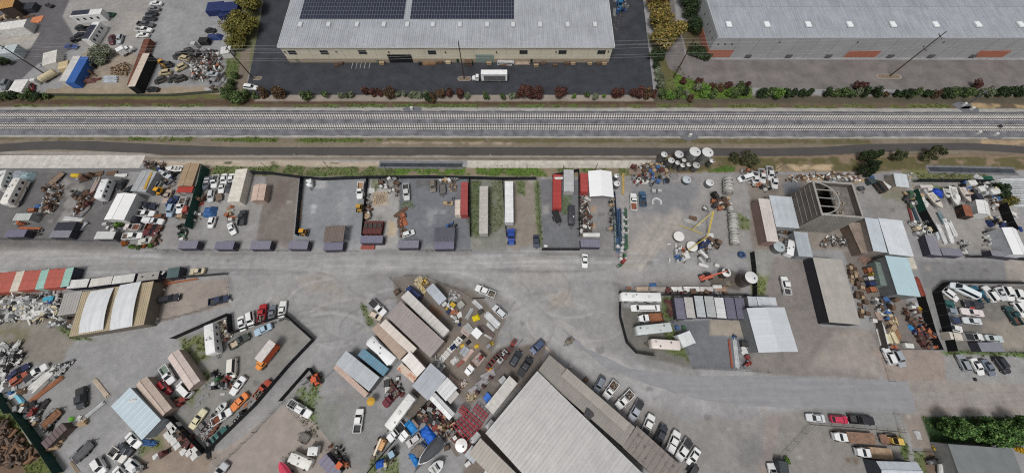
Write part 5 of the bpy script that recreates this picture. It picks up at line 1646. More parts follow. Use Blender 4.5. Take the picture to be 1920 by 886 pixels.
container([(1070,400),(1112,400),(1015,650),(957,645)],(206,192,176),'long pale trailer box with black side in the far yard',3.4,wall=(30,30,33),rust=.05,name='semi_trailer',cat='trailer')
container([(1085,290),(1122,290),(1000,620),(940,640)],(104,62,46),'long open rust-brown dump trailer behind the pale trailer',2.2,rust=.6,name='dump_trailer',cat='trailer')
container([(350,385),(405,385),(440,450),(285,510)],(216,212,204),'white storage shed roof littered with parts in the far yard',2.4,rust=0,name='storage_shed',cat='shed')
heap([(300,500),(350,400),(440,400),(430,480)],110,['k','d','w','g','n'],.5,'loose engine parts strewn over and beside the white shed roof',seed=3,size=(.3,.8))
item('tank',390,590,.9,'c','',0,1,'long cream horizontal tank beside the containers in the far yard',stretch=(2.2,2.0,2.2))
container([(440,460),(500,460),(510,500),(430,525)],(206,188,148),'cream box behind the tank in the far yard',2.4,name='storage_box',cat='box',rust=.1)
item('cabinet',295,630,.2,'w','',0,1.6,'white cabinet lying by the cream tank in the far yard')
for x,y,lb in((1605,60,'dark blue open roll-off bin beside the yellow-olive trees'),(1720,60,'dark blue roll-off bin heaped with dark load')):
 container([(x-55,y-45),(x+55,y-45),(x+60,y+20),(x-60,y+20)],(38,52,100),lb,2.2,name='roll_off_bin',cat='bin',rust=.05)
container([(1640,92),(1800,95),(1800,125),(1640,118)],(36,48,96),'low dark blue roll-off bin in front of the other blue bins',1.5,name='roll_off_bin',cat='bin',rust=.05)
item('tarp',1610,285,0,'B','',0,1,'dark blue tarpaulin canopy beside the small white tent in the far yard',stretch=(2.6,1.6,1.8))
tag(shed([(1705,200),(1755,198),(1785,245),(1695,245)],2.2,(226,226,224),(215,215,213),'small white gabled tent shed beside the trees','gable',.6,name='tent_shed')[0],None,None)
tag(shed([(1650,350),(1710,350),(1735,400),(1655,395)],2.2,(224,224,222),(210,210,208),'small white box shed below the utility wires by the olive tree','flat',name='box_shed')[0],None,None)
item('cabinet',1480,360,0,'l','',0,1,'pale blue-grey tall cabinet beside the dark container',stretch=(1.6,2.4,1.7))
item('crate',1550,330,0,'k','',0,1,'black open crate box beside the pale tall cabinet',stretch=(2.6,2.2,2.2))
def loader(fx_,fy_,rx_,ry_,rgb,label,name='wheel_loader',cat='loader',bucket=True):
 f,r=g(fx_,fy_,1),g(rx_,ry_,1)
 root,L=root_at(name,f,r,label,cat)
 mp=mat('loader_paint',rgb,.6,0,.25,1.2,rust=.12)
 m=MB();m.box(-L*.2,0,.7,L*.45,1.6,.9,0,.06);m.box(L*.12,0,.6,L*.25,1.1,.7);m.build('body',mp,root)
 m=MB();m.box(-L*.05,0,1.5,1.2,1.3,1.0,0,.1);c=m.build('cab',glass(),root)
 MB().box(-L*.05,0,2.5,1.25,1.35,.1).build('cab_roof',mp,c)
 m=MB()
 for s in(-1,1):m.tube((-L*.05,s*.6,1.5),(L*.36,s*.6,.6),.12,5)
 m.build('lift_arm',mp,root)
 if bucket:
  m=MB();m.loft([[(L*.36,y,.15),(L*.36,y,1.0),(L*.40,y,1.0),(L*.42,y,.35),(L*.5,y,.1)]for y in(-1.1,1.1)]);m.build('bucket',mp,root)
 add_wheels(root,[-L*.25,L*.15],2.0,.6,.4)
 return root
loader(1190,450,1250,500,(196,146,58),'yellow wheel loader beside the tan trucks in the far yard')
for x0,y0,x1,y1,lb in((1350,430,1405,440,'tan military truck cab, upper of the pair in the far yard'),(1320,520,1385,490,'tan military truck beside the yellow loader'),(1210,545,1260,540,'low tan vehicle wreck below the yellow loader')):
 car('suv',x0,y0,x1,y1,(188,172,136),lb)
for k,(x,y)in enumerate(((1195,600),(1290,590),(1340,590),(1395,385),(1240,490),(1330,415))):
 car('suv',x-30,y+10,x+40,y-10,(64,62,58),'dark stripped military vehicle hulk in the far yard','dark vehicle hulks in the far yard',rust=.3)
car('sedan',1105,668,1172,666,BLK,'black car at the foot of the long pale trailer')
clutter([(1450,430),(1660,400),(1660,520),(1500,600),(1440,600)],46,['machine','bumper','drum','crate','cabinet','tyre','rack'],['d','g','w','o','r','k','l','w'],'among the far scrap heaps beside the asphalt yard',21)
heap([(1450,420),(1660,400),(1670,530),(1540,600),(1430,610)],240,['d','g','n','w','k','r'],.8,'jumbled grey and black metal scrap in the far yard',seed=5)
item('tarp',1572,480,.4,(206,72,40),'',0,.8,'bright orange crumpled tarpaulin on the far scrap heap')
clutter([(1565,580),(1720,560),(1710,680),(1570,690)],14,['timber','panel','machine','pipes'],['g','l','n','d'],'at the fence corner of the far yard',22,ang=1.2)
clutter([(1480,380),(1640,380),(1600,420),(1470,430)],10,['drum','crate','machine','tote'],['d','g','w','k'],'below the dark blue tarpaulin in the far yard',23)
clutter([(1740,100),(1810,90),(1790,200),(1730,200)],16,['sack','machine','tyre'],['k','d','w','l'],'beside the blue bins under the trees',24)
clutter([(600,520),(735,460),(740,600),(600,640)],14,['machine','rack','pipes','drum'],['r','n','m','r','d'],'beside the blue container in the far yard',25)
item('tarp',662,612,.2,(104,66,62),'',0,1,'brown rounded tarpaulin heap at the foot of the blue container',stretch=(2.4,1.2,1.2))
for k,yy in enumerate((580,597,612)):bundle(770,yy,880,yy-4,1.0,4,2,(176,182,190),'pale steel beam bundle near the dirt mound, '+('upper','middle','lower')[k]+' of three','beam','beams',.25,'beam_bundle')
tag(heap([(820,520),(940,470),(990,500),(960,570),(840,560)],160,['t',(150,128,104),'n'],1.0,'mound of tan dirt and brush beside the long trailer','dirt mound',9,(.3,1.0),'dirt_mound',.1),None,None)
clutter([(0,100),(60,95),(230,125),(220,145),(0,160)],12,['crate','timber','pallet'],['t','c','o','n'],'at the orange building in the far corner',26)
tag(shed([(0,0),(95,-10),(105,60),(0,55)],4.2,(196,150,92),(70,60,52),'orange-tan shed roof in the far corner of the yard','flat')[0],None,None)
container([(110,20),(250,25),(240,70),(105,65)],(58,62,70),'dark flat-topped trailer beside the orange shed',1.8,name='dump_trailer',cat='trailer',rust=.1)
item('panel',278,148,.1,(206,132,92),'',0,1,'orange square sheet lying on the far asphalt',stretch=(1.7,3.0,.6))
car('coupe',335,25,385,45,(60,60,62),'black and white motorcycle group beside the dark trailer')
item('cabinet',215,190,0,'w','',0,1,'low white box at the nose of the white box trailer',stretch=(2.4,1.2,.5))
fence([(-60,712),(100,712),(330,718),(700,722),(1300,722),(1690,690)],1.2,(78,84,66),'dull green screened fence between the far yard and the railway strip')
tile(0,1)
dl=truck('box',1618,585,1880,585,WHT,(236,236,235),'white delivery lorry with grey-sided box in the dark asphalt yard',z1=3.7)
for s_ in(-1,1):MB().box(-1.9,s_*1.17,1.0,8.0,.06,2.2).build('side_curtain',mat('curtain_grey',(104,104,106),.7,0,.4,2),dl)
MB().box(-5.9,-1.2,1.0,.9,.08,2.2).build('rear_corner_panel',mat('corner_blue',(40,52,110),.6,0,.1),dl)
for x,y,w_,cc in((945,480,1,'t'),(1185,458,1,'t'),(1440,474,1,'c'),(1745,480,1,'t'),(1380,475,1,'n')):
 item('crate',x,y,0,cc,'against the cream warehouse wall',0,1,None,False,(1.7,1.1,.9))
item('drum',1228,485,0,'k','',0,1,'black round bin beside the loading door',stretch=(1.8,1.8,1.3))
for x0,x1 in((1250,1345),(1830,1915)):bundle(x0,478,x1,472,1.6,6,4,(134,104,78),'stack of brown planks at the warehouse wall beside '+('the loading door' if x0<1500 else 'the roller door'),'plank','lumber',.12)
item('cabinet',1557,462,0,'y','',0,1.1,'yellow cabinet at the warehouse wall beside the enclosure')
item('crate',1594,480,0,'n','',0,1,'brown bin enclosure at the warehouse wall',stretch=(2.2,2.2,1.6))
item('panel',1870,480,0,'l','',0,1,'tall stack of pale sheets beside the white lorry',stretch=(2.6,1.2,5))
item('timber',1865,440,0,'t','',1.55,1,'tan planks on top of the tall stack of pale sheets')
for x in(720,752,783,815,850):
 o=MB().box(*g(x,490)[:2],.016,.12,3.2,.004).build('parking_line',mat('line_paint',(200,198,192),.8,0,.3));struct(o)
clutter([(580,478),(650,478),(650,492),(580,492)],4,['crate','pallet'],['t','n'],'on the asphalt below the second window',27)
tile(0,2)
for x,cc in((180,'t'),(232,'n'),(322,'n'),(410,'n'),(455,'t'),(580,'t'),(650,'n'),(690,'t')):
 item('crate',x,482 if x not in(180,322)else 495,.05,cc,'against the eastern half of the warehouse wall',0,1,None,False,(1.6,1.0,.8))
bundle(20,475,130,470,1.4,6,4,(176,156,140),'long stack of pinkish planks against the warehouse wall beside the green door')
loader(802,90,812,0,(44,110,152),'blue machine with arm behind the cream warehouse corner','blue_machine','machine',False)
clutter([(752,0),(860,0),(850,110),(755,110)],14,['machine','rack','pipes'],['b','b','B','g'],'behind the blue machine beside the warehouse',28)
full()
car('suv',483,165,458,162,WHT,'white car parked alone at the corner of the dark asphalt yard')
heap([(1150,28),(1175,28),(1172,58),(1152,56)],60,['t','n'],.15,'sawdust and wood chips beside the warehouse corner','sawdust',4,(.1,.4),'sawdust_heap',.2)
# ================================================================ west lots
view(0,400,K8)
U='grey ribbed storage unit at the lane, '
def unitv(pts,label,**k):
 q=(len(label)*7)%23-11
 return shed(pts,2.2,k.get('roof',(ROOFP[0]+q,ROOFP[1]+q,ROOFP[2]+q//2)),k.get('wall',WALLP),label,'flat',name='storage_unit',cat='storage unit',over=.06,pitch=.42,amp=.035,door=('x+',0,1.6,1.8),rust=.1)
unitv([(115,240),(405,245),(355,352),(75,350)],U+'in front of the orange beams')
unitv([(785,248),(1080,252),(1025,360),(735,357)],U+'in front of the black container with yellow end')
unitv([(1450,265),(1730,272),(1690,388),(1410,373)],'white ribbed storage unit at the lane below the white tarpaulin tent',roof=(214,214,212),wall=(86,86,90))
container([(860,127),(1140,130),(1095,245),(810,243)],(52,54,62),'black container with a yellow end panel behind a storage unit',2.4,rust=.05)
item('panel',1165,225,.3,'y','',0,1,'yellow hexagonal panel leaning on the black container',stretch=(1.4,1.9,5))
item('panel',1270,200,1.2,'l','',0,1,'pale rectangular panel beside the yellow panel',stretch=(1.2,1.1,3))
bundle(930,70,1230,90,1.2,5,2,(206,206,204),'white rails lying behind the black container','rail','rails',.1,'rail_bundle')
shed([(240,-5),(480,0),(430,105),(190,100)],2.4,(196,200,194),(150,152,148),'pale grey-green shed beside the rusty scrap line','flat',name='garden_shed')
item('machine',370,155,.3,'o','',0,1.7,'orange digger arm under the edge of the pale grey-green shed')
bundle(285,215,620,225,.7,3,2,(176,104,70),'orange steel beams lying above a storage unit','beam','beams',.2,'beam_bundle')
clutter([(530,240),(650,240),(660,330),(560,330)],8,['tyre','machine','drum'],['k','d','w'],'beside the first storage unit at the lane',31)
clutter([(1640,180),(1780,180),(1800,300),(1660,250)],7,['cabinet','crate','panel'],['w','g','l'],'behind the white storage unit',32)
view(0,300,K8)
motorhome(60,655,265,275,(226,222,214),'large white motorhome with beige side swirls at the yard edge',(196,180,160))
motorhome(-40,420,60,160,(222,222,218),'white motorhome partly behind the swirled motorhome',(120,120,120))
item('tarp',240,260,.2,(186,192,198),'',0,1,'pale grey tarpaulin-covered boat behind the large motorhome',stretch=(2.4,2.2,2.2))
item('tarp',440,265,.1,(150,172,176),'',0,1,'pale teal tarpaulin heap behind the large motorhome',stretch=(1.6,2.2,2.0))
item('tarp',60,340,.1,(178,188,194),'',0,1,'light blue-grey tarpaulin beside the large motorhome',stretch=(1.5,2.0,2.0))
flat_trailer(700,405,935,185,(110,96,84),(136,116,100),'long brown flat trailer standing alone on the asphalt',None,2.2,0)
item('tank',820,500,-.4,'g','',0,1,'grey propane tank in the rusty scrap line',stretch=(1.15,1.1,1.1))
heap([(760,380),(940,380),(900,560),(840,760),(640,830),(640,690),(730,520)],260,['r','n','g','d','w','t'],.7,'line of rusty scrap metal on the dark asphalt yard',seed=6)
clutter([(740,380),(940,400),(880,620),(800,780),(640,800),(650,660)],26,['machine','pipes','drum','bumper','rack'],['r','n','g','d','w','r'],'in the rusty scrap line on the asphalt',33)
item('tarp',585,690,0,'b','',0,.8,'small blue tarpaulin at the scrap line')
item('crate',515,760,.1,'o','',0,1,'orange-tan crate beside the small blue tarpaulin',stretch=(1.7,1.0,1.0))
item('tank',1200,255,0,'y','',0,1,'yellow and white drum machine at the channel edge',stretch=(1.1,1.5,1.5))
item('machine',1300,290,.3,'r','',0,2.0,'rusty machine beside the yellow drum')
item('machine',1390,240,.3,'n','',0,1.6,'brown machine at the channel edge beside the yellow drum')
bundle(1475,255,1190,820,1.2,6,2,(176,160,150),'long bundle of pinkish steel rails beside the travel trailer','rail','rails',.12,'rail_bundle',.6)
bundle(1205,610,1095,830,.5,2,2,(216,214,210),'white beams beside the pinkish rails','beam','beams',.2,'beam_bundle')
clutter([(1180,500),(1400,480),(1330,820),(1150,840)],20,['pipes','timber','machine','rack'],['r','m','n','g'],'over the pinkish rails',34,ang=1.05,zmax=.2)
for x,y in((1480,205),(1690,200)):item('panel',x,y,.1,'n','at the channel edge',0,1.3)
item('panel',1825,232,0,'w','',0,1.2,'white panel lying at the channel edge',stretch=(1.6,.9,1.5))
motorhome(1470,575,1590,290,(226,226,226),'white travel trailer beside the long rails',None,None,2.8,2.4,0,'travel_trailer','caravan',True)
car('coupe',1770,420,1850,300,(36,36,38),'black sports car beside the white travel trailer')
car('coupe',1870,480,1960,420,(44,44,48),'dark motorcycle trailer car beside the yellow-striped shed')
tile(1,0)
shed([(875,555),(1012,572),(930,765),(787,752)],3.3,(238,238,236),(200,200,198),'bright white tarpaulin tent building beside the old pickups','gable',.7,name='tent_building',cat='tent',turn=True,pitch=3,amp=.02,streak=.03,var=.04,rough=.8,metal=0)
shed([(1050,375),(1165,408),(1085,560),(1000,535)],2.9,(178,180,182),(160,162,164),'grey shed with an orange stripe along its roof','gable',.5,turn=True,pitch=.5)
p0,p1=g(1135,400,3.15),g(1080,530,3.15)
tag(MB().quad3((p0.x-.35,p0.y,3.2),(p1.x-.35,p1.y,3.2),(p1.x+.35,p1.y,3.16),(p0.x+.35,p0.y,3.16),.05).build('roof_stripe',mat('ochre_sheet',(186,148,60),.7,0,.2)),'ochre orange translucent strip lying along the grey shed roof','roof strip')
shed([(1385,335),(1475,345),(1450,510),(1325,505)],3.0,(172,148,120),(120,112,100),'tan gabled shed with a red porch roof beside the green fence','gable',.6,turn=True,pitch=.4,amp=.03)
shed([(1335,505),(1448,508),(1438,555),(1318,552)],2.6,(178,70,60),(110,60,54),'red porch roof in front of the tan gabled shed','flat',name='porch',cat='porch',open_sides=True)
shed([(1470,340),(1510,345),(1470,510),(1440,505)],2.2,(150,148,142),(120,118,112),'grey lean-to beside the tan gabled shed','mono',.4,name='lean_to')
fence([(1572,385),(1515,560),(1440,830)],2.8,(32,74,62),'tall dark green screened fence beside the tan gabled shed')
container([(1760,378),(1838,380),(1800,632),(1712,612)],(222,216,204),'long white container at the boundary of the gravel lot',2.7,rust=.08)
shed([(1905,500),(1990,490),(1980,610),(1870,620)],2.4,(210,186,170),(170,150,138),'pinkish tan shed beside the brown vacant lot','gable',.5,turn=True)
view(220,300,K8)
boat(735,125,975,130,(224,222,218),(150,148,140),'white motor boat at the ditch behind the grey striped shed')
for a in((790,250,640,180,(196,198,200),'suv','pale grey dismantled car behind the tan gabled shed'),):
 car(a[5],*a[:5],a[6])
for nm,f_,r_,rgb,lb in[('hatch',(545,430),(620,330),(170,168,160),'pale beige old car beside the grey striped shed'),('classic',(700,640),(790,440),(176,156,142),'pinkish tan classic pickup-style car with open bed'),('sedan',(770,655),(850,585),NAVY,'dark blue small car nose-to-tail with the pale blue one'),('suv',(780,815),(830,690),(150,170,188),'pale blue sport utility car in the old car lot'),('hatch',(1385,620),(1420,440),(196,198,198),'silver estate car beside the green fence'),('coupe',(1540,490),(1580,330),(222,222,220),'white coupe with dark bonnet opening beside the long container'),('sedan',(1590,330),(1600,245),(230,230,228),'white saloon behind the white coupe'),('sedan',(1700,330),(1710,240),(230,230,228),'white saloon squeezed against the long white container'),('coupe',(1650,460),(1690,340),(70,72,76),'dark coupe squeezed against the long white container')]:
 car(nm,*f_,*r_,rgb,lb)
pickup('reg','',1440,410,1480,225,WHT,'white service pickup with a red toolbox beside the green fence')
pickup('reg','load',915,795,1000,560,WHT,'white pickup with a cluttered flatbed below the red porch')
loader(590,540,680,410,(222,160,40),'small orange-yellow loader beside the tan classic',bucket=False)
item('crate',1430,320,.2,'R','',.95,.6,'red toolbox in the bed of the white service pickup')
boat(1310,460,1360,250,(96,100,110),(80,80,84),'dark grey skiff along the green fence')
pickup('reg','',570,690,300,665,(40,44,60),'dark navy pickup in the old pickup row, first below the grey shed',rust=.05)
pickup('ext','',555,800,265,790,WHT,'white pickup with dark bed in the old pickup row')
view(220,390,K8)
pickup('reg','shell',690,205,400,180,(222,222,222),'white pickup with white canopy in the old pickup row')
pickup('ext','',210,170,390,180,(46,48,54),'charcoal pickup tail to tail with the white canopy pickup')
pickup('reg','',110,275,330,285,(216,208,202),'faded white pickup with rusty brown bed',bed=(124,76,58),rust=.15)
pickup('reg','',630,300,450,275,(78,44,40),'dark maroon rusty pickup behind the rusty bed',bed=(120,66,48),rust=.5)
pickup('crew','',375,405,80,425,WHT,'white pickup with open brown bed in the lowest row',bed=(110,90,76))
car('sedan',560,375,410,360,(104,42,52),'dark maroon sedan in the lowest old car row',rust=.1)
car('classic',510,470,360,500,(196,194,186),'white stripped car body full of parts at the lane kerb',rust=.2)
car('hatch',1390,270,1430,150,WHT,'white rounded small car with black fender under the blue canopy')
item('tarp',1410,65,.1,'b','',0,1,'bright blue tarpaulin canopy above the white small car',stretch=(1.5,1.9,2.4))
car('sedan',1740,380,1680,235,WHT,'white sedan parked askew in weeds at the storage unit')
pickup('ext','',1880,50,1850,230,(58,62,64),'dark green-grey pickup with open bed near the pinkish shed')
item('crate',985,140,.1,'t','',0,1,'tan box beside the green fence',stretch=(1.5,1.3,1.5))
item('cabinet',1045,30,.3,(166,80,66),'',0,1,'terracotta flat box beside the green fence',stretch=(1.5,2.6,.8))
heap([(1060,230),(930,240),(910,440),(1040,440)],90,['k','d','w','e'],.6,'dark scrap with a dismantled go-kart by the green fence',seed=7,size=(.2,.7))
clutter([(940,235),(1060,235),(1040,440),(920,440)],10,['tyre','machine','bumper'],['k','d','w','e'],'at the lower end of the green fence',35)
clutter([(1130,90),(1260,90),(1250,210),(1120,210)],9,['machine','crate','drum'],['R','w','r','d'],'around the red tractor parts',36)
clutter([(1210,-110),(1330,-210),(1330,-120),(1180,0)],9,['machine','rack','timber'],['R','r','n','o'],'along the foot of the green fence',37)
flat_trailer(1530,-70,1510,-220,(78,66,58),(120,104,92),'bare brown car trailer frame in the gravel lot',None,2.0,0)
clutter([(1670,0),(1750,-30),(1720,200),(1640,190)],20,['sack','bumper','crate'],['w','w','c','t','o'],'in the white junk line below the long container',38)
clutter([(570,380),(640,390),(620,540),(540,550)],7,['machine','crate','bumper'],['n','w','r'],'at the lane end of the old car rows',39)
item('cabinet',1015,480,.1,'w','',0,1,'white plastic box behind a storage unit at the lane')
fence([(0,500),(240,605),(590,610)],.5,(150,146,138),'low concrete kerb wall below the autumn bushes','wall','wall',4)
for x,y,t in((130,530,'B'),(240,575,'L'),(330,585,'G'),(420,570,'B'),(520,575,'L')):
 shrub(x,y,.9,.9,LB[t][0]if t!='B' else[(168,96,40),(140,84,40)],('orange autumn bush' if t=='B' else 'green bush')+' behind the low concrete kerb','bushes behind the kerb',500,x)
shrub(150,140,1.2,2.0,BRT,'bright green bush at the corner of the white tent',None,700,5)
shrub(60,240,1.5,1.8,BRT,'green bush below the white tent beside the pickups',None,800,6)
clutter([(350,-30),(620,-50),(600,20),(380,10)],8,['bumper','panel','machine'],['d','g','w','l'],'between the tan classic and the navy pickup',40)
view(220,300,K8)
heap([(420,30),(730,60),(700,140),(420,110)],120,['k','d','n','r','g'],.7,'dark scrap pile at the channel end behind the grey shed',seed=8)
clutter([(640,150),(900,200),(860,430),(760,420),(700,300)],20,['machine','drum','bumper','crate','cabinet'],['d','g','B','k','l','n'],'between the grey shed and the tan gabled shed',41)
for a,b,lb in(((545,850),(700,840),'rusty brown engine hulk lying beside the pale blue car'),):car('hatch',a[0],a[1],b[0],b[1],(110,78,52),lb,rust=.7)
view(220,390,K8)
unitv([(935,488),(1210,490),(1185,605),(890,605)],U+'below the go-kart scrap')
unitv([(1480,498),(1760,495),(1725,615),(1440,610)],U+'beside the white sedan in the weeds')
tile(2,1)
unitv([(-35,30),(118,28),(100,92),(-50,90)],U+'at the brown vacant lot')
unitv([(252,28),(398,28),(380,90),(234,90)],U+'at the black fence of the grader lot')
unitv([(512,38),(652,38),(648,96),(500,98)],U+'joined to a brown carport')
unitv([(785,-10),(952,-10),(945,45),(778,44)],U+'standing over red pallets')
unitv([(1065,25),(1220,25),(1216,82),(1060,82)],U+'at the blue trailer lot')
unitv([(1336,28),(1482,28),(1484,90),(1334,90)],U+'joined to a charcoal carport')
full()
shed([(610,424),(647,422),(644,452),(605,453)],2.9,(126,112,106),(90,84,82),'brown flat carport behind a storage unit','flat',name='carport',cat='carport',open_sides=True,pitch=.4)
shed([(815,426),(853,426),(852,451),(813,452)],2.9,(98,98,108),(80,80,86),'charcoal flat carport behind a storage unit','flat',name='carport',cat='carport',open_sides=True,pitch=.4)
tile(1,1)
pickup('reg','',775,600,785,475,WHT,'white pickup with a tan plywood bed by the black fence',bed=(168,134,100))
pickup('crew','',1130,610,1120,490,(196,196,194),'white-silver pickup with black bed in the blue-grey lot')
car('hatch',1170,850,1110,870,(222,222,222),'small white car with a blue striped trailer at a storage unit')
motorhome(400,505,398,458,(226,226,226),'tiny white trailer in the corner of the grader lot',None,None,1.9,1.7,0,'cargo_trailer','trailer',True,windows=0)
loader(770,710,785,640,(186,146,62),'yellow roller machine beside the black fence','compactor','machine',False)
loader(350,880,365,830,(206,150,40),'yellow mini excavator at the black fence','mini_excavator','excavator',False)
heap([(870,560),(990,550),(990,630),(880,640)],70,['t','c'],.35,'spread of tan sand in the narrow gravel lot','sand pile',11,(.2,.6),'sand_heap',.05)
clutter([(920,460),(1070,460),(1060,600),(1020,560),(940,520)],24,['cabinet','crate','machine','bumper','tyre'],['w','l','n','g','w'],'in the far corner of the narrow gravel lot',42)
clutter([(835,520),(865,520),(860,760),(820,760)],14,['machine','timber','drum','panel'],['r','n','w','g'],'along the black fence of the narrow lot',43)
item('spool',838,740,0,'t','',0,1.3,'tan wooden cable spool by the black fence')
for k in range(4):item('rack',840+k*34,830,1.55,'m','',0,1,'dark red stacked steel racks behind a storage unit',stretch=(2.2,1.6,1.1))['group']='dark red racks'
clutter([(1080,690),(1110,690),(1100,880),(1078,880)],12,['crate','machine','timber'],['o','r','n','o'],'along the fence of the blue-grey lot',44)
car('suv',1325,540,1325,470,(120,112,100),'muddy off-road vehicle at the back of the blue-grey lot')
flat_trailer(1400,590,1395,495,(70,70,72),(110,106,102),'dark tilt trailer beside the muddy vehicle',None,2.0,.5)
clutter([(1370,450),(1510,450),(1500,480),(1380,480)],10,['crate','cabinet','machine'],['w','n','g','t'],'against the back fence of the blue-grey lot',45)
heap([(1440,480),(1505,480),(1505,550),(1440,545)],50,['t','n'],.4,'heap of brown earth beside the red container','earth heap',12,(.2,.6),'earth_heap',.1)
item('tyre',1478,600,0,'w','',0,1.3,'white-rimmed tyre lying beside the work bench')
item('rack',1440,640,0,'t','',0,1,'tan work bench on the blue-grey gravel',stretch=(1.6,1.2,.5))
container([(1535,475),(1582,475),(1588,720),(1530,718)],(164,78,76),'faded red container along the fence of the blue-grey lot',2.6,rust=.1)
container([(1492,610),(1530,606),(1528,720),(1488,720)],(218,204,190),'cream narrow container beside the faded red one',2.4,rust=.15)
clutter([(1440,790),(1500,790),(1490,820),(1430,820)],4,['machine','drum'],['B','b','d'],'beside the charcoal carport',46)
bundle(330,560,322,780,.8,4,2,(170,128,92),'orange-brown planks along the black fence','plank','lumber',.1)
semi_trailer(1705,505,1702,860,(190,186,178),(176,174,168),'long beige ribbed trailer on the grassy lot',z1=3.6)
semi_trailer(1895,775,1893,470,(232,232,232),(220,220,220),'long white trailer coupled to a blue tractor',z1=3.8)
tile(2,1)
tractor(1912,60,1908,-60,(42,72,150),'blue lorry tractor at the end of the white trailer')
item('pallet',840,80,0,(166,92,84),'',0,1,'red pallets under the front of a storage unit',stretch=(3.4,1.2,1.4))
tile(2,2)
car('sedan',185,75,180,-10,(54,62,78),'dark blue-grey car parked at the lot fence by the blue tractor')
tile(1,1)
fence([(-80,415),(110,420),(345,450),(500,465),(840,452),(1083,452),(1330,450),(1592,455),(1840,462),(2095,460)],1.9,(36,40,46),'long black screened back fence of the rental lots')
for a,b,lb in(((355,452),(318,880),'black screened fence between the brown vacant lot and the grader lot'),((842,455),(806,885),'black screened fence between the grader lot and the narrow lot'),((1598,458),(1606,890),'black screened fence beside the faded red container'),((1842,465),(1872,890),'black screened fence beside the beige trailer lot')):
 fence([a,b],1.9,(34,37,42),lb)
fence([(1085,455),(1076,885)],1.8,(90,96,98),'grey chain-link fence of the blue-grey lot',kind='link')
tile(2,0)
fence([(1180,105),(1330,108)],1.6,(150,150,150),'chain-link gate beside the low kerb wall',kind='link')
full()
for a,b in(((0,449),(55,450)),((62,450),(140,451)),((145,452),(175,453)),((383,469),(400,470)),((450,470),(468,470)),((520,471),(540,471)),((650,472),(672,472)),((786,471),(812,471)),((853,471),(884,471))):
 fence([a,b],1.5,(150,150,150),'grey chain-link gate between storage units at the lane','gate','link',2.5,'lane gates between storage units')
 # ================================================================ south west
tile(2,0)
MINT,BRICK=(158,196,184),(182,96,82)
tops=[(-70,272),(0,267),(65,262),(122,258),(182,255),(246,251),(308,247),(364,243),(427,238),(490,234),(554,226)]
bots=[(-130,424),(-60,418),(5,412),(74,407),(136,400),(200,394),(264,388),(330,383),(392,378),(455,372),(510,368)]
cnt=[(BRICK,'brick red'),(BRICK,'brick red'),(BRICK,'brick red'),((214,204,188),'cream'),(BRICK,'brick red'),(BRICK,'brick red'),(MINT,'mint green'),(BRICK,'brick red'),(BRICK,'brick red'),(MINT,'mint green')]
for i,(rgb,w_)in enumerate(cnt):
 lb={2:'brick red container directly west of the cream container',4:'brick red container directly east of the cream container',5:'brick red container west of the inner mint container',7:'brick red container east of the inner mint container',8:'brick red container touching the lane-end mint container',3:'cream shipping container in the row of red and mint containers',6:'mint green container between brick red containers in the row',9:'mint green container at the lane end of the container row'}.get(i,'brick red container in the western pair of the container row')
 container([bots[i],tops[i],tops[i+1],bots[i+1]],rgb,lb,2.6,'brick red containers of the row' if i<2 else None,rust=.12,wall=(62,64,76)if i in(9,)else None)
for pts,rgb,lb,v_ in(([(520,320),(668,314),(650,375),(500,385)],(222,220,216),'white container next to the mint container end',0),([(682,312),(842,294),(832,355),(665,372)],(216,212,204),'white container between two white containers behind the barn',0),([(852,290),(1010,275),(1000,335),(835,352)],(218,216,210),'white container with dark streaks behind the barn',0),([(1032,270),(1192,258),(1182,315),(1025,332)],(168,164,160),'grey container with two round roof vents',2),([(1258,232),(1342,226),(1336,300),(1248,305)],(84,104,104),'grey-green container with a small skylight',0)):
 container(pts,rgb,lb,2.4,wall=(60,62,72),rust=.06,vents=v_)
item('panel',1282,285,1.2,'l','',2.45,.45,'pale skylight panel on the grey-green container')
tag(shed([(605,395),(1130,352),(1090,665),(540,728)],3.6,(186,170,142),(118,110,98),'large barn with tan ribbed roof under two white roof strips','flat',name='barn',cat='barn',pitch=.5,amp=.06,rust=.05)[0],None,None)
for pts,lb in(([(668,402),(830,380),(768,693),(575,716)],'white curved roof strip over the western half of the barn'),([(885,350),(1036,338),(985,668),(815,690)],'white curved roof strip over the eastern half of the barn')):
 c,a,L,W=fit_rect(corners4(pts,4.3));
 root=empty('roof_canopy',(c.x,c.y,3.66),a,lb,'roof canopy')
 n=8;m=MB()
 rings=[]
 for x in np.linspace(-L/2,L/2,2):
  up=[(x,y,.25+.5*(1-(2*y/W)**2))for y in np.linspace(-W/2,W/2,n)]
  rings.append(up+[(p[0],p[1],p[2]-.06)for p in up[::-1]])
 mw_=mat('white_sheet',(216,218,220),.6,0,.10,.4,streak=.12)
 if L>W:
  rings=[]
  for y in np.linspace(-W/2,W/2,2):
   up=[(x,y,.3+.22*(1-(2*x/L)**2))for x in np.linspace(-L*.525,L*.525,n)]
   rings.append(up+[(p[0],p[1],p[2]-.06)for p in up[::-1]])
 m.loft(rings);m.build('sheet',mw_,root)
 for sx in(-1,1):
  for sy in(-1,1):MB().box(sx*(L/2-.3),sy*(W/2-.3),0,.14,.14,.3).build('strut',steel(),root)
shed([(480,420),(610,408),(572,570),(430,588)],3.0,(176,172,168),(110,106,102),'grey flat-roofed lean-to at the west side of the barn','flat',name='lean_to')
view(0,540,9.6)
WP='in the white salvage heap beside the barn'
heap([(-80,220),(400,150),(700,170),(1080,110),(1050,480),(540,560),(-80,560)],620,['w','w','l','c','g','d','w'],1.0,'sprawling heap of white window frames, boards and appliances beside the barn','salvage heap',31,(.5,2.0),'salvage_heap',.5)
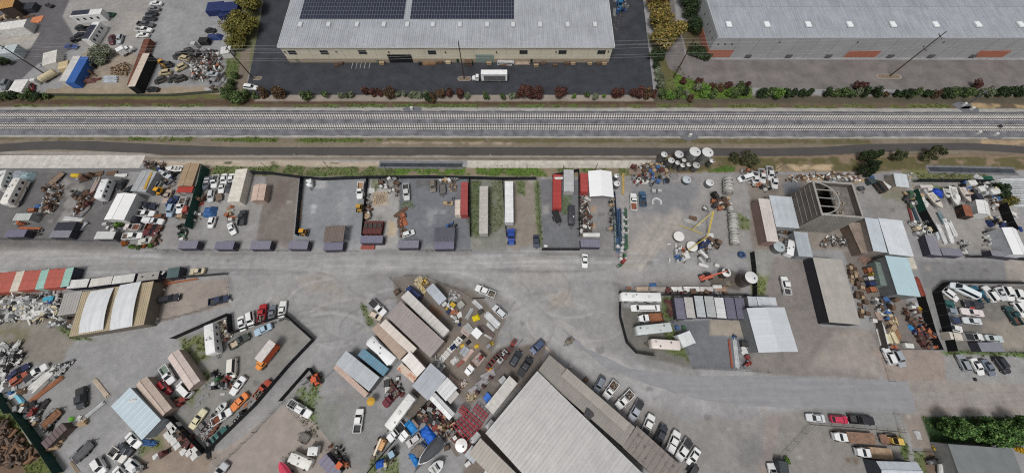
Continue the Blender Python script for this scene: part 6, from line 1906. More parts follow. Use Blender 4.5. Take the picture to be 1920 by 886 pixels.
clutter([(0,220),(600,170),(1040,140),(1020,460),(540,540),(0,520)],60,['panel','panel','cabinet','timber','bumper','pipes'],['w','w','c','l','g','w','d'],WP,51,ang=.1,zmax=.8,sc=(.8,1.3))
item('panel',960,205,.05,(70,160,186),'',1.0,1.1,'turquoise panel on the white salvage heap')
item('panel',965,265,.05,'B','',1.0,.7,'dark blue panel on the white salvage heap')
clutter([(940,520),(1320,480),(1320,680),(930,690)],18,['cabinet','bumper','machine','sack'],['w','w','d','n','l'],'in the grass below the grey lean-to',52)
tile(2,0)
car('sedan',1425,258,1525,252,(206,192,164),'cream sedan parked beside the grey-green container')
car('suv',1345,445,1190,475,(42,42,48),'black van-like car in the gated lot beside the barn')
pickup('crew','',1705,455,1568,488,(44,54,80),'dark blue pickup with black bed in the gated lot')
item('sack',1728,475,.3,'w','',0,1.0,'white wrapped bundle beside the dark blue pickup')
clutter([(1130,350),(1240,330),(1210,450),(1140,480)],22,['machine','timber','crate','bumper','drum'],['r','n','w','R','g','r'],'against the eastern end of the barn',53)
clutter([(1100,560),(1180,550),(1180,640),(1100,650)],12,['sack','machine','crate'],['w','B','b','l'],'at the front corner of the barn',54)
bundle(1190,355,1480,310,.6,3,2,(160,100,70),'rusty orange rails along the lot fence beside the barn','rail','rails',.1,'rail_bundle')
fence([(1250,315),(1480,300),(1705,280)],1.6,(60,60,62),'black low fence along the lane side of the gated lot')
fence([(1705,285),(1730,380),(1745,470)],1.8,(120,120,120),'chain-link gate at the narrow end of the gated lot','gate','link')
fence([(1745,470),(1500,560),(1180,640)],1.8,(120,120,120),'chain-link fence along the gravel track below the gated lot',kind='link')
view(330,560,7.09)
for nm,f_,r_,rgb,lb in[('sedan',(885,410),(860,245),WHT,'white sedan first in the row outside the black fence'),('suv',(1000,365),(980,175),WHT,'white estate car second in the row outside the black fence'),('coupe',(1285,80),(1265,265),(110,114,122),'grey coupe between the red pickup and the white saloon'),('classic',(1425,40),(1400,230),(224,224,220),'white saloon at the end of the row outside the black fence'),('classic',(1040,460),(1270,350),(170,194,212),'pale blue classic car with white roof inside the black fence')]:car(nm,*f_,*r_,rgb,lb)
pickup('ext','load',1160,75,1130,310,(168,32,40),'red pickup in the row outside the black fence')
pickup('reg','',965,480,710,640,(66,72,68),'dark green flatbed pickup with cream deck',bed=(198,182,158))
motorhome(470,730,440,340,(228,228,226),'white fifth-wheel caravan inside the black fence',None,None,3.2,2.5,1,'travel_trailer','caravan',True)
flat_trailer(690,560,620,290,(120,108,98),(130,116,104),'trailer heaped with scrap wood and a red disc',None,2.2,.6)
heap([(560,310),(680,280),(740,490),(620,540)],110,['t','w','n','c','g'],1.3,'scrap wood heaped on the trailer beside the caravan','scrap load',32,(.3,1.1))
item('drum',675,545,0,'R','',.7,1,'red disc at the tail of the scrap wood trailer',stretch=(2.2,1.6,.3))
for k,(x,y)in enumerate(((1385,285),(1415,272),(1460,258),(1500,270),(1320,315))):item('tyre',x,y,0,'w' if k<3 else 'k','along the inside of the black fence',0,.9)
ot=truck('box',1085,935,1345,600,(222,140,56),(206,92,52),'orange lorry with pale roof box inside the black fence',z1=3.4)
MB().box(-1.45,0,3.42,5.4,2.2,.05).build('roof_panel',mat('pale_roof',(206,199,194),.6,0,.15),ot)
view(330,660,8.35)
car('van',880,330,890,165,(222,218,208),'white camper van shell among tractor parts')
car('classic',860,660,1070,380,(230,230,230),'white classic car parked inside the black fence')
car('classic',900,860,1080,680,(226,132,66),'bright orange classic car inside the black fence')
pickup('reg','load',1470,440,1240,720,(170,74,52),'rust-red flatbed pickup along the black fence',rust=.1)
boat(810,780,650,920,(196,198,200),(120,120,120),'small grey open boat beside the orange classic',W=1.7)
for x,y,cc in((880,385,'R'),(690,420,'e'),(640,490,'w'),(780,500,'k'),(640,545,'k'),(820,440,'m')):item('machine',x,y,x*.01,cc,'in the tractor parts group inside the black fence',0,1.4)
clutter([(600,330),(900,340),(880,540),(600,560)],14,['tyre','machine','pipes','drum'],['k','d','m','r','g'],'in the tractor parts group inside the black fence',55)
item('panel',735,650,0,'l','',0,.5,'pale grey slab lying on the gravel')
for k,(x,y)in enumerate(((400,720),(480,690),(340,820),(430,540))):item('panel',x,y,.8,'g','on the weeds beside the tan shed',0,.6)
item('panel',1090,830,.8,'o','',0,.45,'small orange frame beside the orange classic')
for x,y in((1165,780),(1195,845),(1585,410),(1550,470)):item('drum',x,y,0,'w','beside the black fence of the classic car yard',0,.7)
view(230,750,6.517)
car('classic',990,130,850,320,(220,212,176),'pale yellow car with open engine bay',rust=.05)
car('classic',1090,200,890,400,(112,108,106),'primer grey classic car beside the pale yellow one',rust=.15)
pickup('reg','',1290,145,1130,250,WHT,'white pickup with rusty brown bed facing the boat',bed=(124,72,50))
flat_trailer(960,480,1150,260,(112,66,52),(120,76,60),'rusty trailer loaded with white scrap',None,2.2,.4)
heap([(980,420),(1120,260),(1160,290),(1020,460)],90,['w','l','g','d'],1.2,'white scrap load on the rusty trailer','scrap load',33,(.3,.9))
car('coupe',1240,360,1110,480,(46,98,92),'dark teal convertible in the corner of the black fence')
clutter([(1350,250),(1480,120),(1500,140),(1380,270)],8,['machine','tyre'],['d','n','k'],'along the lower black fence',56)
clutter([(1020,560),(1100,480),(1130,520),(1060,600)],7,['machine','pipes'],['d','g','k'],'in the corner of the black fence behind the teal convertible',57)
for k,(x,y)in enumerate(((550,232),(488,308),(428,352),(370,405),(628,295),(690,310),(650,360),(595,405),(632,450),(675,492),(715,545),(790,612),(855,625),(920,590),(920,670))):
 item('bin',x,y,.8,'w','',0,1,'white square plastic tote bin near the pale blue shed',stretch=(1.1,1.0,1.15))['group']='white tote bins'
item('sack',350,500,0,'b','',0,1,'small blue tarpaulin tractor by the pale blue shed')
item('cabinet',450,670,.6,'w','',0,1,'white box on a dark red cart',stretch=(1.2,1.4,.8))
item('machine',530,640,.6,'m','',0,1.5,'dark red cart carrying a grey box')
clutter([(740,400),(850,440),(900,560),(800,540)],12,['machine','rack','crate'],['R','m','d','r'],'between the white bins and the black fence',58)
clutter([(200,620),(280,540),(320,470),(260,560)],6,['pipes','bumper'],['g','b','l'],'along the low wall below the pale blue shed',59)
car('sedan',200,560,60,410,WHT,'white sedan parked against the pale blue shed')
car('sedan',-40,560,90,640,(66,70,76),'charcoal convertible beside the white sedan')
car('suv',60,740,200,850,WHT,'white car with an open bonnet at the low wall')
item('machine',220,830,.4,'l','',0,1.8,'grey engine block assembly beside the open-bonnet car')
pickup('crew','',1200,860,1130,960,(190,192,194),'silver pickup at the frame edge on the concrete')
view(0,750,K8)
pickup('reg','',1870,880,1660,740,(220,216,208),'white old pickup with empty bed below the pale blue shed')
view(0,640,K8)
pickup('crew','cover',1210,990,1210,700,(52,54,58),'dark grey pickup with black bed standing alone on the gravel')
pickup('ext','cover',700,350,380,590,WHT,'white van-bodied pickup beside the long white boards')
car('sedan',420,340,110,560,(40,44,78),'dark navy long car hulk beside the white van-bodied pickup',rust=.1)
car('hatch',380,480,180,620,(168,92,70),'faded red car hulk beside the navy one',rust=.3)
bundle(820,370,450,720,2.6,10,2,(214,212,208),'wide bundle of long white boards pointing to the tower','board','boards',.1,'board_bundle',.5)
bundle(940,520,440,900,1.2,6,2,(158,104,74),'long rusty orange pipes beside the white boards','pipe','pipes',.1,'pipe_bundle',.4)
bundle(740,570,420,880,1.0,4,2,(136,132,126),'grey-brown timbers between white boards and rusty pipes','plank','lumber',.14)
heap([(840,400),(1090,290),(1100,310),(860,560)],110,['w','l','g','d'],.7,'tangle of white scrap frames at the end of the boards',seed=34)
heap([(-60,60),(230,40),(370,200),(330,320),(60,420),(-60,400)],240,['w','w','l','k','d'],1.2,'white and black scrap heap at the far west corner',seed=35)
clutter([(0,80),(240,60),(360,210),(140,380),(0,320)],24,['panel','pipes','machine','bumper','cabinet'],['w','k','d','w','l'],'in the black and white scrap at the west corner',60,zmax=.5)
clutter([(-20,500),(110,560),(300,780),(100,860),(0,700)],18,['panel','cabinet','timber'],['w','w','l','b','w'],'along the white-panel edge by the green west fence',61,zmax=.3)
item('tarp',200,680,-.8,(104,180,210),'',0,1,'light blue flat sheet by the green west fence',stretch=(1.4,.8,.4))
item('panel',300,830,-.6,(126,196,216),'',0,1,'long pale turquoise board by the green west fence',stretch=(2.2,.6,2))
item('tarp',340,740,.3,'n','',0,1.0,'brown crumpled pile beside the turquoise board')
bundle(1400,560,1610,830,1.0,6,2,(196,178,158),'pale bundle of timber poles behind the lattice tower foot','pole','poles',.1,'pole_bundle',.4)
view(0,750,K8)
flat_trailer(960,90,640,400,(34,34,36),(134,96,70),'black dump trailer with rusty orange floor',None,2.3,.9)
flat_trailer(1440,570,1110,900,(48,52,62),(96,96,98),'black steel-framed trailer with grey load on the gravel',None,2.3,.5)
shed([(590,640),(930,340),(1020,420),(700,705)],2.2,(112,96,96),(90,78,74),'brown ribbed low shed roof by the green west fence','flat',name='low_shed',pitch=.8,amp=.08)
bundle(1240,260,820,560,1.4,5,3,(206,204,196),'stack of pale boards behind the brown ribbed shed','board','boards',.1,'board_bundle',.4)
bundle(1560,20,1280,250,.9,3,2,(176,178,178),'grey guard rails at the low wall of the west yard','rail','rails',.15,'rail_bundle',.3)
for x,y,sx in((870,610,2.2),(840,690,1.6),(1270,330,1.2)):item('timber',x,y,.4,'t','beside the brown ribbed shed',0,1,None,False,(sx*.4,1.2,3))
item('tarp',1075,275,0,(110,190,60),'',0,.55,'small lime green cover in the west yard')
item('panel',1170,270,.9,'w','',0,.6,'white curved panel beside the lime green cover')
clutter([(270,80),(560,40),(740,60),(600,200),(450,260)],24,['machine','crate','panel','tyre','bumper'],['k','d','w','t','R','g'],'behind the black dump trailer',62,zmax=.3)
clutter([(480,260),(640,180),(560,360),(500,360)],8,['crate','panel','machine'],['t','w','d'],'beside the black dump trailer',63)
clutter([(640,410),(820,400),(760,480),(660,480)],8,['machine','bumper','tyre'],['k','d','t'],'behind the brown ribbed shed',64)
view(0,640,K8)
fence([(-60,640),(60,780),(230,1060)],2.2,(30,66,58),'dark green screened fence at the west edge, upper stretch')
view(0,750,K8)
fence([(330,170),(560,480),(740,730),(960,1060)],2.2,(30,66,58),'dark green screened fence at the west edge beside the log pile')
bundle(90,-20,510,700,.6,1,1,(166,158,144),'long pale pipe lying along the western grass strip','pipe','pipe',.3,'long_pipe',0)
def logs(poly,n,label,seed):
 P=[g(*p)for p in poly];P=[(p.x,p.y)for p in P];r=random.Random(seed)
 root=empty('log_pile',(sum(p[0]for p in P)/len(P),sum(p[1]for p in P)/len(P),0),0,label,'logs')
 o=root.location.copy()
 ms=[mat('log_bark',c,.95,0,.4,2)for c in((112,92,78),(88,76,68),(136,104,80),(126,110,98))]
 meshes=[]
 for k in range(4):
  m=MB();m.cyl(-1.1,0,.28,.28,2.2,8,axis='x');meshes.append(m.mesh('log',[ms[k]]))
 for i in range(n):
  x,y=rnd_pt(P,r)
  q=link('log',r.choice(meshes),root);q.location=(x-o.x,y-o.y,r.choice([0,0,.4,.8]));q.rotation_euler=(0,r.uniform(-.1,.1),r.uniform(0,3.1));s=r.uniform(.5,1.3);q.scale=(s*.8,s,s)
logs([(-100,260),(160,300),(360,600),(560,880),(300,960),(-100,940)],210,'large pile of sawn logs and rounds west of the green fence',5)
tile(3,0)
shed([(975,235),(1195,490),(1060,648),(838,385)],3.6,(190,204,212),(140,146,150),'pale blue flat-roofed shed in the south west yard','flat',pitch=1.4,amp=.03,streak=.04,var=.06)
shed([(1085,185),(1160,240),(1300,395),(1200,460),(1005,230)][0:1]+[(1310,395),(1205,462),(1003,235)],2.6,(204,186,172),(150,134,124),'pinkish brown gabled shed joined to the pale blue shed','gable',.5,turn=False,pitch=1.0,amp=.03)
shed([(1330,-10),(1515,190),(1430,245),(1228,20)],2.6,(214,198,190),(170,152,142),'pinkish long shed roof on the north side of the small court','gable',.4,pitch=1.0,amp=.03)
item('tank',1105,335,.2,'w','',3.0,1,'white roof-top cylinder on the pinkish brown shed',stretch=(.7,.7,.7))
pickup('reg','',1290,210,1215,90,(226,226,226),'white pickup with green-stained bed in the small court',bed=(120,140,124))
car('suv',1260,290,1200,210,(156,36,44),'red boxy sport utility car in the small court')
car('van',1345,220,1425,300,WHT,'white van with dark windows in the small court')
clutter([(1290,330),(1400,320),(1380,390),(1300,390)],12,['machine','crate','tyre'],['r','o','w','d','R'],'at the mouth of the small court',65)
car('suv',770,880,720,790,WHT,'white sport utility car at the bottom of the west yard')
car('sedan',930,930,870,860,WHT,'white sedan cut by the lower edge near the low wall')
bundle(520,800,580,890,.8,4,1,(150,136,116),'short poles lying at the end of the green fence','pole','poles',.1,'pole_bundle')
tile(2,0)
tile(3,1)
def fence_t(pts,lb,**k):return fence(pts,1.9,(30,32,36),lb,**k)
view(330,560,7.09)
fence_t([(0,530),(740,205),(760,460),(1480,215),(1850,545),(1530,880)],'black screened fence round the classic car yard, upper sides')
view(230,750,6.517)
fence_t([(2059,-430),(1640,60),(1050,630),(620,190),(440,190)],'black screened fence round the classic car yard, lower sides')
fence([(1050,630),(1215,780),(1640,380)],1.8,(120,122,122),'chain-link fence and gate across the concrete slab',kind='link')
tile(3,1)
fence_t([(200,345),(415,100),(490,205)],'short black screened fence beside the orange loader arm')
fence([(490,205),(600,110)],1.8,(120,120,120),'chain-link gate between the small grassy yard and the blue-roofed shed','gate','link')
fence([(210,350),(540,710)],1.4,(120,128,112),'low fence between the concrete slab and the grassy yard',kind='link')
fence([(0,575),(200,365)],1.8,(120,120,120),'chain-link gate on the concrete slab','gate','link')
pickup('crew','rack',415,460,240,350,WHT,'white pickup with a ladder rack in the grassy yard')
pickup('crew','',780,405,755,585,WHT,'white pickup with black bed standing alone on the gravel')
loader(470,250,440,140,(204,92,54),'orange loader arm machine in the corner of the grassy yard','backhoe_loader','loader',False)
item('machine',390,190,.5,'g','',0,1.6,'grey machine beside the orange loader arm')
shed([(665,-20),(935,160),(835,285),(607,62)],3.6,(184,188,192),(120,122,126),'light grey ribbed shed with a blue lean-to','flat',pitch=.5,amp=.05)
shed([(800,-40),(1000,100),(950,165),(760,0)],2.8,(104,144,164),(84,104,114),'blue weathered lean-to roof beside the light grey shed','flat',name='lean_to',rust=.25,rustcol=(150,110,84))
shed([(600,70),(840,285),(810,335),(592,95)],2.4,(196,172,158),(150,130,118),'pinkish lower lean-to along the light grey shed','flat',name='lean_to',rust=.2)
motorhome(850,760-884,1010,60,(230,230,230),'white box van squeezed beside the blue lean-to',None,None,3.0,2.3,0,'box_van','van',windows=0)
p=g(882,345)
um=empty('patio_parasol',p,0,'yellow octagonal parasol beside the pinkish lean-to','parasol')
MB().tube((0,0,0),(0,0,2.3),.04).build('pole',steel(),um)
MB().lathe(0,0,[(1.08,2.0),(1.05,2.05),(.6,2.3),(.08,2.5)],8).build('canopy',mat('parasol_cloth',(206,162,62),.8,0,.15),um)
pickup('reg','load',960,380,1060,270,(110,30,48),'dark red open tractor-like pickup beside the caravan',rust=.1)
clutter([(960,220),(1070,170),(1090,260),(1000,310)],14,['machine','drum','timber','crate'],['w','n','m','g','d'],'in the junk corner behind the parasol',66)
motorhome(985,555,1170,310,(226,225,222),'white caravan with slide-out along the black fence',None,None,3.0,2.5,1,'travel_trailer','caravan',True)
pickup('reg','',1010,620,1085,540,(226,226,226),'white small truck with dark flatbed behind the caravan',bed=(52,52,54))
def crane_truck():
 f,r=g(885,765,1.5),g(945,620,1.5)
 root,L=root_at('boom_lift',f,r,'tan boom lift with a long cream arm by the black fence','boom lift')
 m=MB();m.box(-.6,.3,.5,2.4,1.8,1.0,0,.08);m.box(-1.0,.9,.5,.9,.8,1.5);m.build('chassis',mat('boom_paint',(214,164,112),.6,0,.2),root)
 m=MB();m.box(.2,-.1,1.6,L*1.0,.4,.4);m.build('boom',mat('boom_arm',(226,214,190),.5,0,.1),root)
 m=MB();m.box(L*.52,-.1,1.3,.7,1.0,.9);m.build('basket',mat('basket_grey',(110,96,84),.6,0,.2),root)
 add_wheels(root,[-1.4,.5],2.2,.45,.35)
crane_truck()
fence_t([(840,880),(1290,350)],'black screened fence between the caravan and the tarpaulin yard')
view(690,760,K8)
truck('stake',480,510,730,240,(230,230,230),None,'white pickup truck loaded with a bright blue tarpaulin',bed=(150,130,118))
item('tarp',660,315,-.85,(40,140,214),'',1.0,1,'bright blue tarpaulin in the bed of the white truck',stretch=(1.35,1.15,.5))
item('tarp',920,460,-.8,(36,104,206),'',0,1,'large bright blue tarpaulin over a pile',stretch=(2.2,1.5,1.2))
item('tarp',700,790,-.9,(44,130,206),'',0,1,'bright blue tarpaulin between two boats',stretch=(1.5,.9,1.2))
item('tarp',190,860,.3,(40,96,190),'',0,1.0,'blue tarpaulin heap at the lower black fence')
boat(760,870,1110,510,(224,224,222),(90,90,92),'large white boat under a charcoal cover',W=2.9,cover=(72,74,78))
boat(1130,820,940,1000,(196,198,198),(150,150,150),'grey-white boat beside the covered boat',W=2.4)
car('hatch',620,560,750,460,(200,196,194),'stripped pale car beside the blue tarpaulins',rust=.2)
flat_trailer(600,800,840,600,(110,100,92),(130,120,110),'open trailer with weathered boards beside the boat',None,2.0,.2)
for x,y in((805,560),(835,580),(865,595),(860,505)):item('drum',x,y,0,'b','at the foot of the large blue tarpaulin',0,1)
loader(400,690,360,720,(150,180,196),'pale blue small trailer machine on the gravel','cart','cart',False)
clutter([(780,60),(960,20),(1020,180),(1000,260),(820,220)],28,['machine','cabinet','crate','drum','tyre'],['k','d','m','n','g','k'],'in the dark junk corner above the blue tarpaulin',67)
clutter([(1000,240),(1260,200),(1320,320),(1180,480),(1040,400)],30,['crate','machine','cabinet','bumper','drum'],['w','n','t','g','R','y','d'],'in the mixed junk beside the dark red racks',68)
heap([(780,40),(1000,0),(1290,230),(1300,330),(1180,470),(1020,330),(820,220)],330,['k','d','n','w','t','m','R'],.6,'dense mixed junk between the blue tarpaulin and the red racks',seed=36)
clutter([(260,780),(360,740),(380,860),(250,880)],9,['crate','drum','machine'],['B','t','c','k'],'above the lower blue tarpaulin heap',69)
def frame_rack(x0,y0,x1,y1,w,n,label,h=1.5,rgb=(156,38,50)):
 a,b=g(x0,y0,h),g(x1,y1,h)
 root,L=root_at('steel_rack',a,b,label,'rack',None,0)
 mr=mat('rack_steel',rgb,.6,0,.2,1)
 for i in range(n+1):
  m=MB();x=-L/2+i*L/n
  for y in(-w/2,0,w/2):m.box(x,y,0,.12,.12,h)
  m.box(x,0,h-.12,.18,w,.12);m.box(x,0,.3,.10,w,.10)
  m.build('cross_frame',mr,root)
 for y in(-w/2,0,w/2):MB().box(0,y,h,L,.2,.16).build('long_rail',mr,root)
 for y in(-w/4,w/4):MB().box(0,y,.4,L*.98,.09,.09).build('low_rail',mr,root)
for k,(x0,y0,x1,y1)in enumerate(((1310,260,1510,490),(1390,190,1600,410),(1470,120,1690,310),(1380,40,1480,110),(1600,20,1770,180))):
 frame_rack(x0,y0,x1,y1,1.55,4,'dark red open steel rack frame in the stacked rack group')
for o in list(bpy.data.objects):
 if o.name.startswith('steel_rack'):o['group']='dark red steel racks'
steel_tank(1396,590,1.45,1.9,'white round tank with conical lid on the red-brown deck',(232,230,226),.25,side=(180,178,174))
sheet('timber_deck',[(1330,380),(1560,580),(1440,720),(1230,500)],(112,78,70),.06,.2,.5)
shed([(1560,585),(1690,715),(1580,860),(1435,745)],2.3,(172,176,180),(130,132,134),'small grey flat roof beside the white round tank','flat',name='small_shed')
for x,y,a_,sx in((1612,490,.85,1.4),(1500,850,.6,.9),(1880,740,.8,1.2),(1310,465,.6,.6)):item('cabinet',x,y,a_,'w','around the small grey roof',0,1,None,False,(sx*1.5,1.2,1.0))
item('crate',1185,620,.3,'n','',0,1,'brown crate beside the white round tank')
bundle(1210,540,1350,770,.9,5,1,(130,120,112),'grey metal grating lying below the white round tank','bar','grating',.1,'metal_grating')
fence([(1320,320),(690,1000)],1.9,(34,36,40),'black screened fence behind the covered boat')
tile(3,1)
flat_trailer(310,590,395,640,(58,54,52),(120,116,112),'dark metal cart trailer on the concrete slab',None,2.0,.6)
motorhome(250,760,410,830,(224,222,214),'white camper shell lying on the concrete slab',None,None,2.0,2.3,0,'camper_shell','camper',True,windows=2)
motorhome(385,720,465,720,(224,224,222),'small white camper body beside the dark cart',None,None,2.0,2.0,0,'camper_shell','camper',True,windows=1)
boat(180,800,260,960,(206,66,92),(200,100,110),'red upturned boat hull at the lower edge',W=2.2,cover=(206,66,92))
shed([(520,740),(640,870),(580,950),(465,800)],2.4,(122,118,136),WALLP,'purple-grey ribbed storage shed at the lower edge','flat',name='storage_unit',pitch=1.0,amp=.07)
loader(620,800,660,830,(206,96,50),'orange mini tractor beside the purple-grey shed','mini_tractor','tractor',False)
clutter([(550,690),(640,650),(690,820),(620,760)],12,['tyre','machine','drum'],['w','k','d','o'],'beside the purple-grey shed',70)
# ================================================================ centre
tile(2,1)
car('suv',1130,380,1235,460,(40,56,104),'dark blue sedan between the trailer and the timber yard')
pickup('ext','cover',965,575,860,480,WHT,'white pickup with black bed beside the brown-roofed shed')
pickup('crew','load',1645,375,1790,435,WHT,'white pickup full of yellow and black parts on the gravel')
car('suv',1780,520,1865,595,(206,208,210),'silver hatchback parked outside the scaffold yard')
car('hatch',920,600,870,575,(208,194,172),'small cream cart beside the white pickup')
shed([(1090,485),(1408,775),(1310,905),(972,590)],4.2,(158,148,146),(140,130,126),'brown-grey ribbed workshop roof beside the long white trailer','mono',.4,name='workshop',cat='workshop',pitch=.45,amp=.05)
semi_trailer(1110,425,1420,725,(206,202,196),(196,194,190),'long dirty white trailer along the workshop',z1=3.4,rust=.05)
shed([(970,612),(1200,830),(1160,885),(925,658)],3.0,(218,208,198),(170,160,152),'cream flat roof along the workshop front','flat',name='lean_to',pitch=2.0,amp=.02)
shed([(920,640),(1130,860),(1075,915),(860,690)],2.6,(176,156,140),(150,134,122),'stained pinkish brown roof in front of the cream roof','flat',name='lean_to',pitch=2.0,amp=.02,rust=.2)
motorhome(840,770,1030,930,(230,230,230),'white lorry box with rounded cab beside the blue lean-to',None,None,3.2,2.4,0,'box_van','lorry',windows=0)
item('crate',1060,415,.7,'n','',0,1,'brown crate trailer at the nose of the long white trailer',stretch=(1.1,1.2,1.2))
view(730,505,K8)
shed([(650,205),(860,425),(745,535),(545,295)],2.8,(186,192,200),(150,154,158),'pale grey gabled shed in the timber yard','gable',.35,turn=True,pitch=.4,amp=.03)
for k,(x,y)in enumerate(((420,160),(480,180),(410,210),(450,250),(500,290),(520,330),(465,130))):item('pallet',x,y,.8,'c','in the yellow timber group at the yard tip',0,1)
heap([(370,150),(540,130),(600,210),(530,350)],90,['c','t','y','n'],.7,'yellowish cut timber offcuts at the yard tip','offcuts',37,(.2,.9))
heap([(850,420),(930,300),(1080,380),(980,520),(880,600)],130,['w','l','g'],.4,'whitish rubble and plastic spread in the timber yard','rubble',38,(.2,.8))
flat_trailer(980,600,1110,490,(110,106,100),(170,168,160),'trailer of white rubble in the timber yard',None,2.0,.5)
clutter([(800,500),(960,520),(1080,700),(1060,860),(900,660)],30,['crate','cabinet','machine','sack','panel'],['w','w','o','y','g','n','B'],'in the narrow junk line of the timber yard',71)
sheet('dirt_pad',[(640,510),(820,640),(740,740),(560,590)],(128,104,86),.01,.3,.5,.1)
bundle(1260,470,1390,590,1.2,5,3,(196,196,196),'grey stack of aluminium planks at the yard mouth','plank','planks',.1,'plank_stack')
bundle(1240,580,1150,740,1.0,4,3,(176,178,178),'grey stack of scaffold boards standing across the others','plank','planks',.1,'plank_stack')
bundle(1440,650,1640,850,1.9,8,4,(204,206,208),'wide stack of silver scaffold planks by the silver hatchback','plank','planks',.1,'plank_stack')
item('tarp',1300,720,.4,(226,206,30),'',0,.9,'bright yellow cover among the scaffold stacks')
item('crate',1365,640,.6,'d','',0,1,'dark grey bin beside the bright yellow cover',stretch=(1,1,1.2))
tag(MB().box(*g(1335,430)[:2],0,3.6,.2,.35,.05).build('steel_beam',mat('black_beam',(34,34,36),.6,0,.2)),'black beam lying across the yard mouth','beam')
fence([(20,130),(240,370),(880,880)],1.6,(90,90,86),'low dark fence between workshop and timber yard',kind='link')
fence([(240,100),(560,105),(850,240),(1110,340),(1250,440)],1.7,(110,110,110),'dark chain-link fence along the curved edge of the timber yard',kind='link')
view(750,600,K8)
shed([(1140,105),(1240,190),(1155,285),(1055,190)],2.4,(236,236,236),(190,190,190),'bright white square canopy in the scaffold yard','flat',name='canopy',cat='canopy',open_sides=True,pitch=2,amp=.01,streak=0)
for k,(x0,y0,x1,y1,n_,rgb,lb)in enumerate(((980,60,1080,180,6,(166,166,164),'grey corrugated stack above the white canopy'),(920,130,1040,220,5,(190,172,164),'pinkish plank stack above the white canopy'),(1190,90,1400,250,5,(110,96,92),'dark steel ladder frames beside the white canopy'),(1260,210,1370,270,2,(216,216,214),'white beam beside the dark ladder frames'),(1010,400,930,520,7,(168,172,176),'grey sheet stack in the middle of the scaffold yard'),(1090,430,960,600,4,(196,170,158),'pinkish board stack in the middle of the scaffold yard'),(1300,40,1410,150,3,(200,200,200),'short silver beams beside the silver planks'))):
 bundle(x0,y0,x1,y1,n_*.3,n_,3,rgb,lb,'plank','planks',.12,'plank_stack',.15)
for k in range(11):bundle(860-k*30,250+k*34,930-k*30,310+k*34,.7,2,3,(222,220,216),'white stacked scaffold panel in the long diagonal row','panel','panels',.14,'panel_stack',.1)['group']='white scaffold panel stacks'
heap([(480,620),(580,560),(680,680),(590,740)],80,['w','l','g'],.5,'white crumpled scrap at the end of the panel row',seed=39)
item('tarp',800,400,.6,(30,44,84),'',0,1,'dark navy pile on the white panel row',stretch=(.9,.8,1.0))
for x,y in((955,245),(890,305),(1025,330)):item('tarp',x,y,.7,'k','among the white scaffold panels',0,.6)
for x,y in((1150,385),(1365,350),(940,380)):item('tarp',x,y,.4,(222,184,60),'',0,.55,'yellow clamp heap in the scaffold yard')['group']='yellow clamp heaps'
item('tarp',820,595,.75,'w','',0,1,'white ragged sheet pile in the scaffold yard',stretch=(1.0,.9,1.0))
bundle(950,600,850,690,.9,5,2,(150,90,84),'red-brown frames beside the white ragged pile','frame','frames',.1,'frame_stack')
item('cabinet',1330,390,.8,'g','',0,1.3,'grey steel cart in the scaffold yard')
truck('stake',990,800,1240,510,(232,232,230),None,'white flatbed truck with a long stake bed in the scaffold yard',bed=(176,158,150))
item('crate',1075,665,.85,'y','',1.1,1,'yellow headboard crate behind the white truck cab',stretch=(.6,1.3,.6))
item('machine',1215,560,.8,'R','',1.05,1.2,'red machine on the white flatbed truck')
for k,(x,y)in enumerate(((1700,340),(1650,430),(1560,490),(1490,520),(1410,590),(1370,640),(1330,690),(1500,600),(1590,540),(1440,560))):
 item('rack',x,y,.85,('R','m','l','m','R')[k%5],'in the red scaffold row along the fence',0,.9,None,False,(.8,1.3,.8))
item('tarp',1340,725,.5,(222,150,50),'',0,.6,'orange clamp heap at the red scaffold row')
fence([(1830,300),(1460,740),(1200,1040)],1.6,(86,84,82),'low grey fence behind the red scaffold row',kind='link')
car('suv',1800,460,1670,680,(48,54,62),'dark slate van beside the scaffold fence')
pickup('crew','cover',1960,560,1790,830,(40,42,48),'black long pickup with covered bed beside the slate van')
view(780,680,K8)
for k,(x0,y0,x1,y1)in enumerate(((1040,150,1130,220),(960,270,1020,350),(850,350,930,440))):
 bundle(x1+40,y0-20,x0-60,y1+10,1.6,7,3,(172,168,170),'silver scaffold tubes framed in red along the fence','tube','tubes',.1,'tube_stack')['group']='silver tube stacks'
 item('rack',x1-10,y1,.85,'m','holding the silver tubes',0,1,None,False,(.3,1.4,.7))
heap([(750,470),(850,430),(920,510),(820,560)],70,['t','n','c'],.5,'heap of tan wood offcuts in the scaffold yard','offcuts',40,(.3,.9))
heap([(640,300),(740,260),(760,300),(680,390)],60,['w','t','m'],.6,'pale broken wood by the white sheet roof','offcuts',41,(.3,.9))
bundle(480,200,660,330,1.2,5,3,(190,164,150),'pinkish lumber beside the grey roof','plank','lumber',.12)
shed([(220,-10),(455,215),(175,555),(-60,350)],3.6,(168,172,178),(130,132,136),'blue-grey flat roof between white roofs','flat',pitch=3.5,amp=.03,streak=.04)
shed([(460,225),(640,370),(440,560),(290,400)],3.0,(216,216,216),(180,180,180),'white dirty sheet roof beside the blue-grey roof','flat',name='lean_to',pitch=.8,amp=.05)
shed([(280,420),(580,770),(500,840),(190,545)],2.8,(228,228,228),(190,190,190),'white folded tarpaulin roof above the dark junk corner','gable',.3,name='lean_to',pitch=.8,amp=.04)
shed([(600,420),(660,470),(520,590),(450,560)],2.0,(190,186,182),(150,140,136),'grey sheet roof over the small red frames','flat',name='lean_to')
tile(3,1)
shed([(1160,0),(1270,90),(1215,165),(1070,30)],3.4,(232,226,220),(190,184,178),'white long roof above the orange-stained roof','flat',name='lean_to',pitch=2,amp=.02)
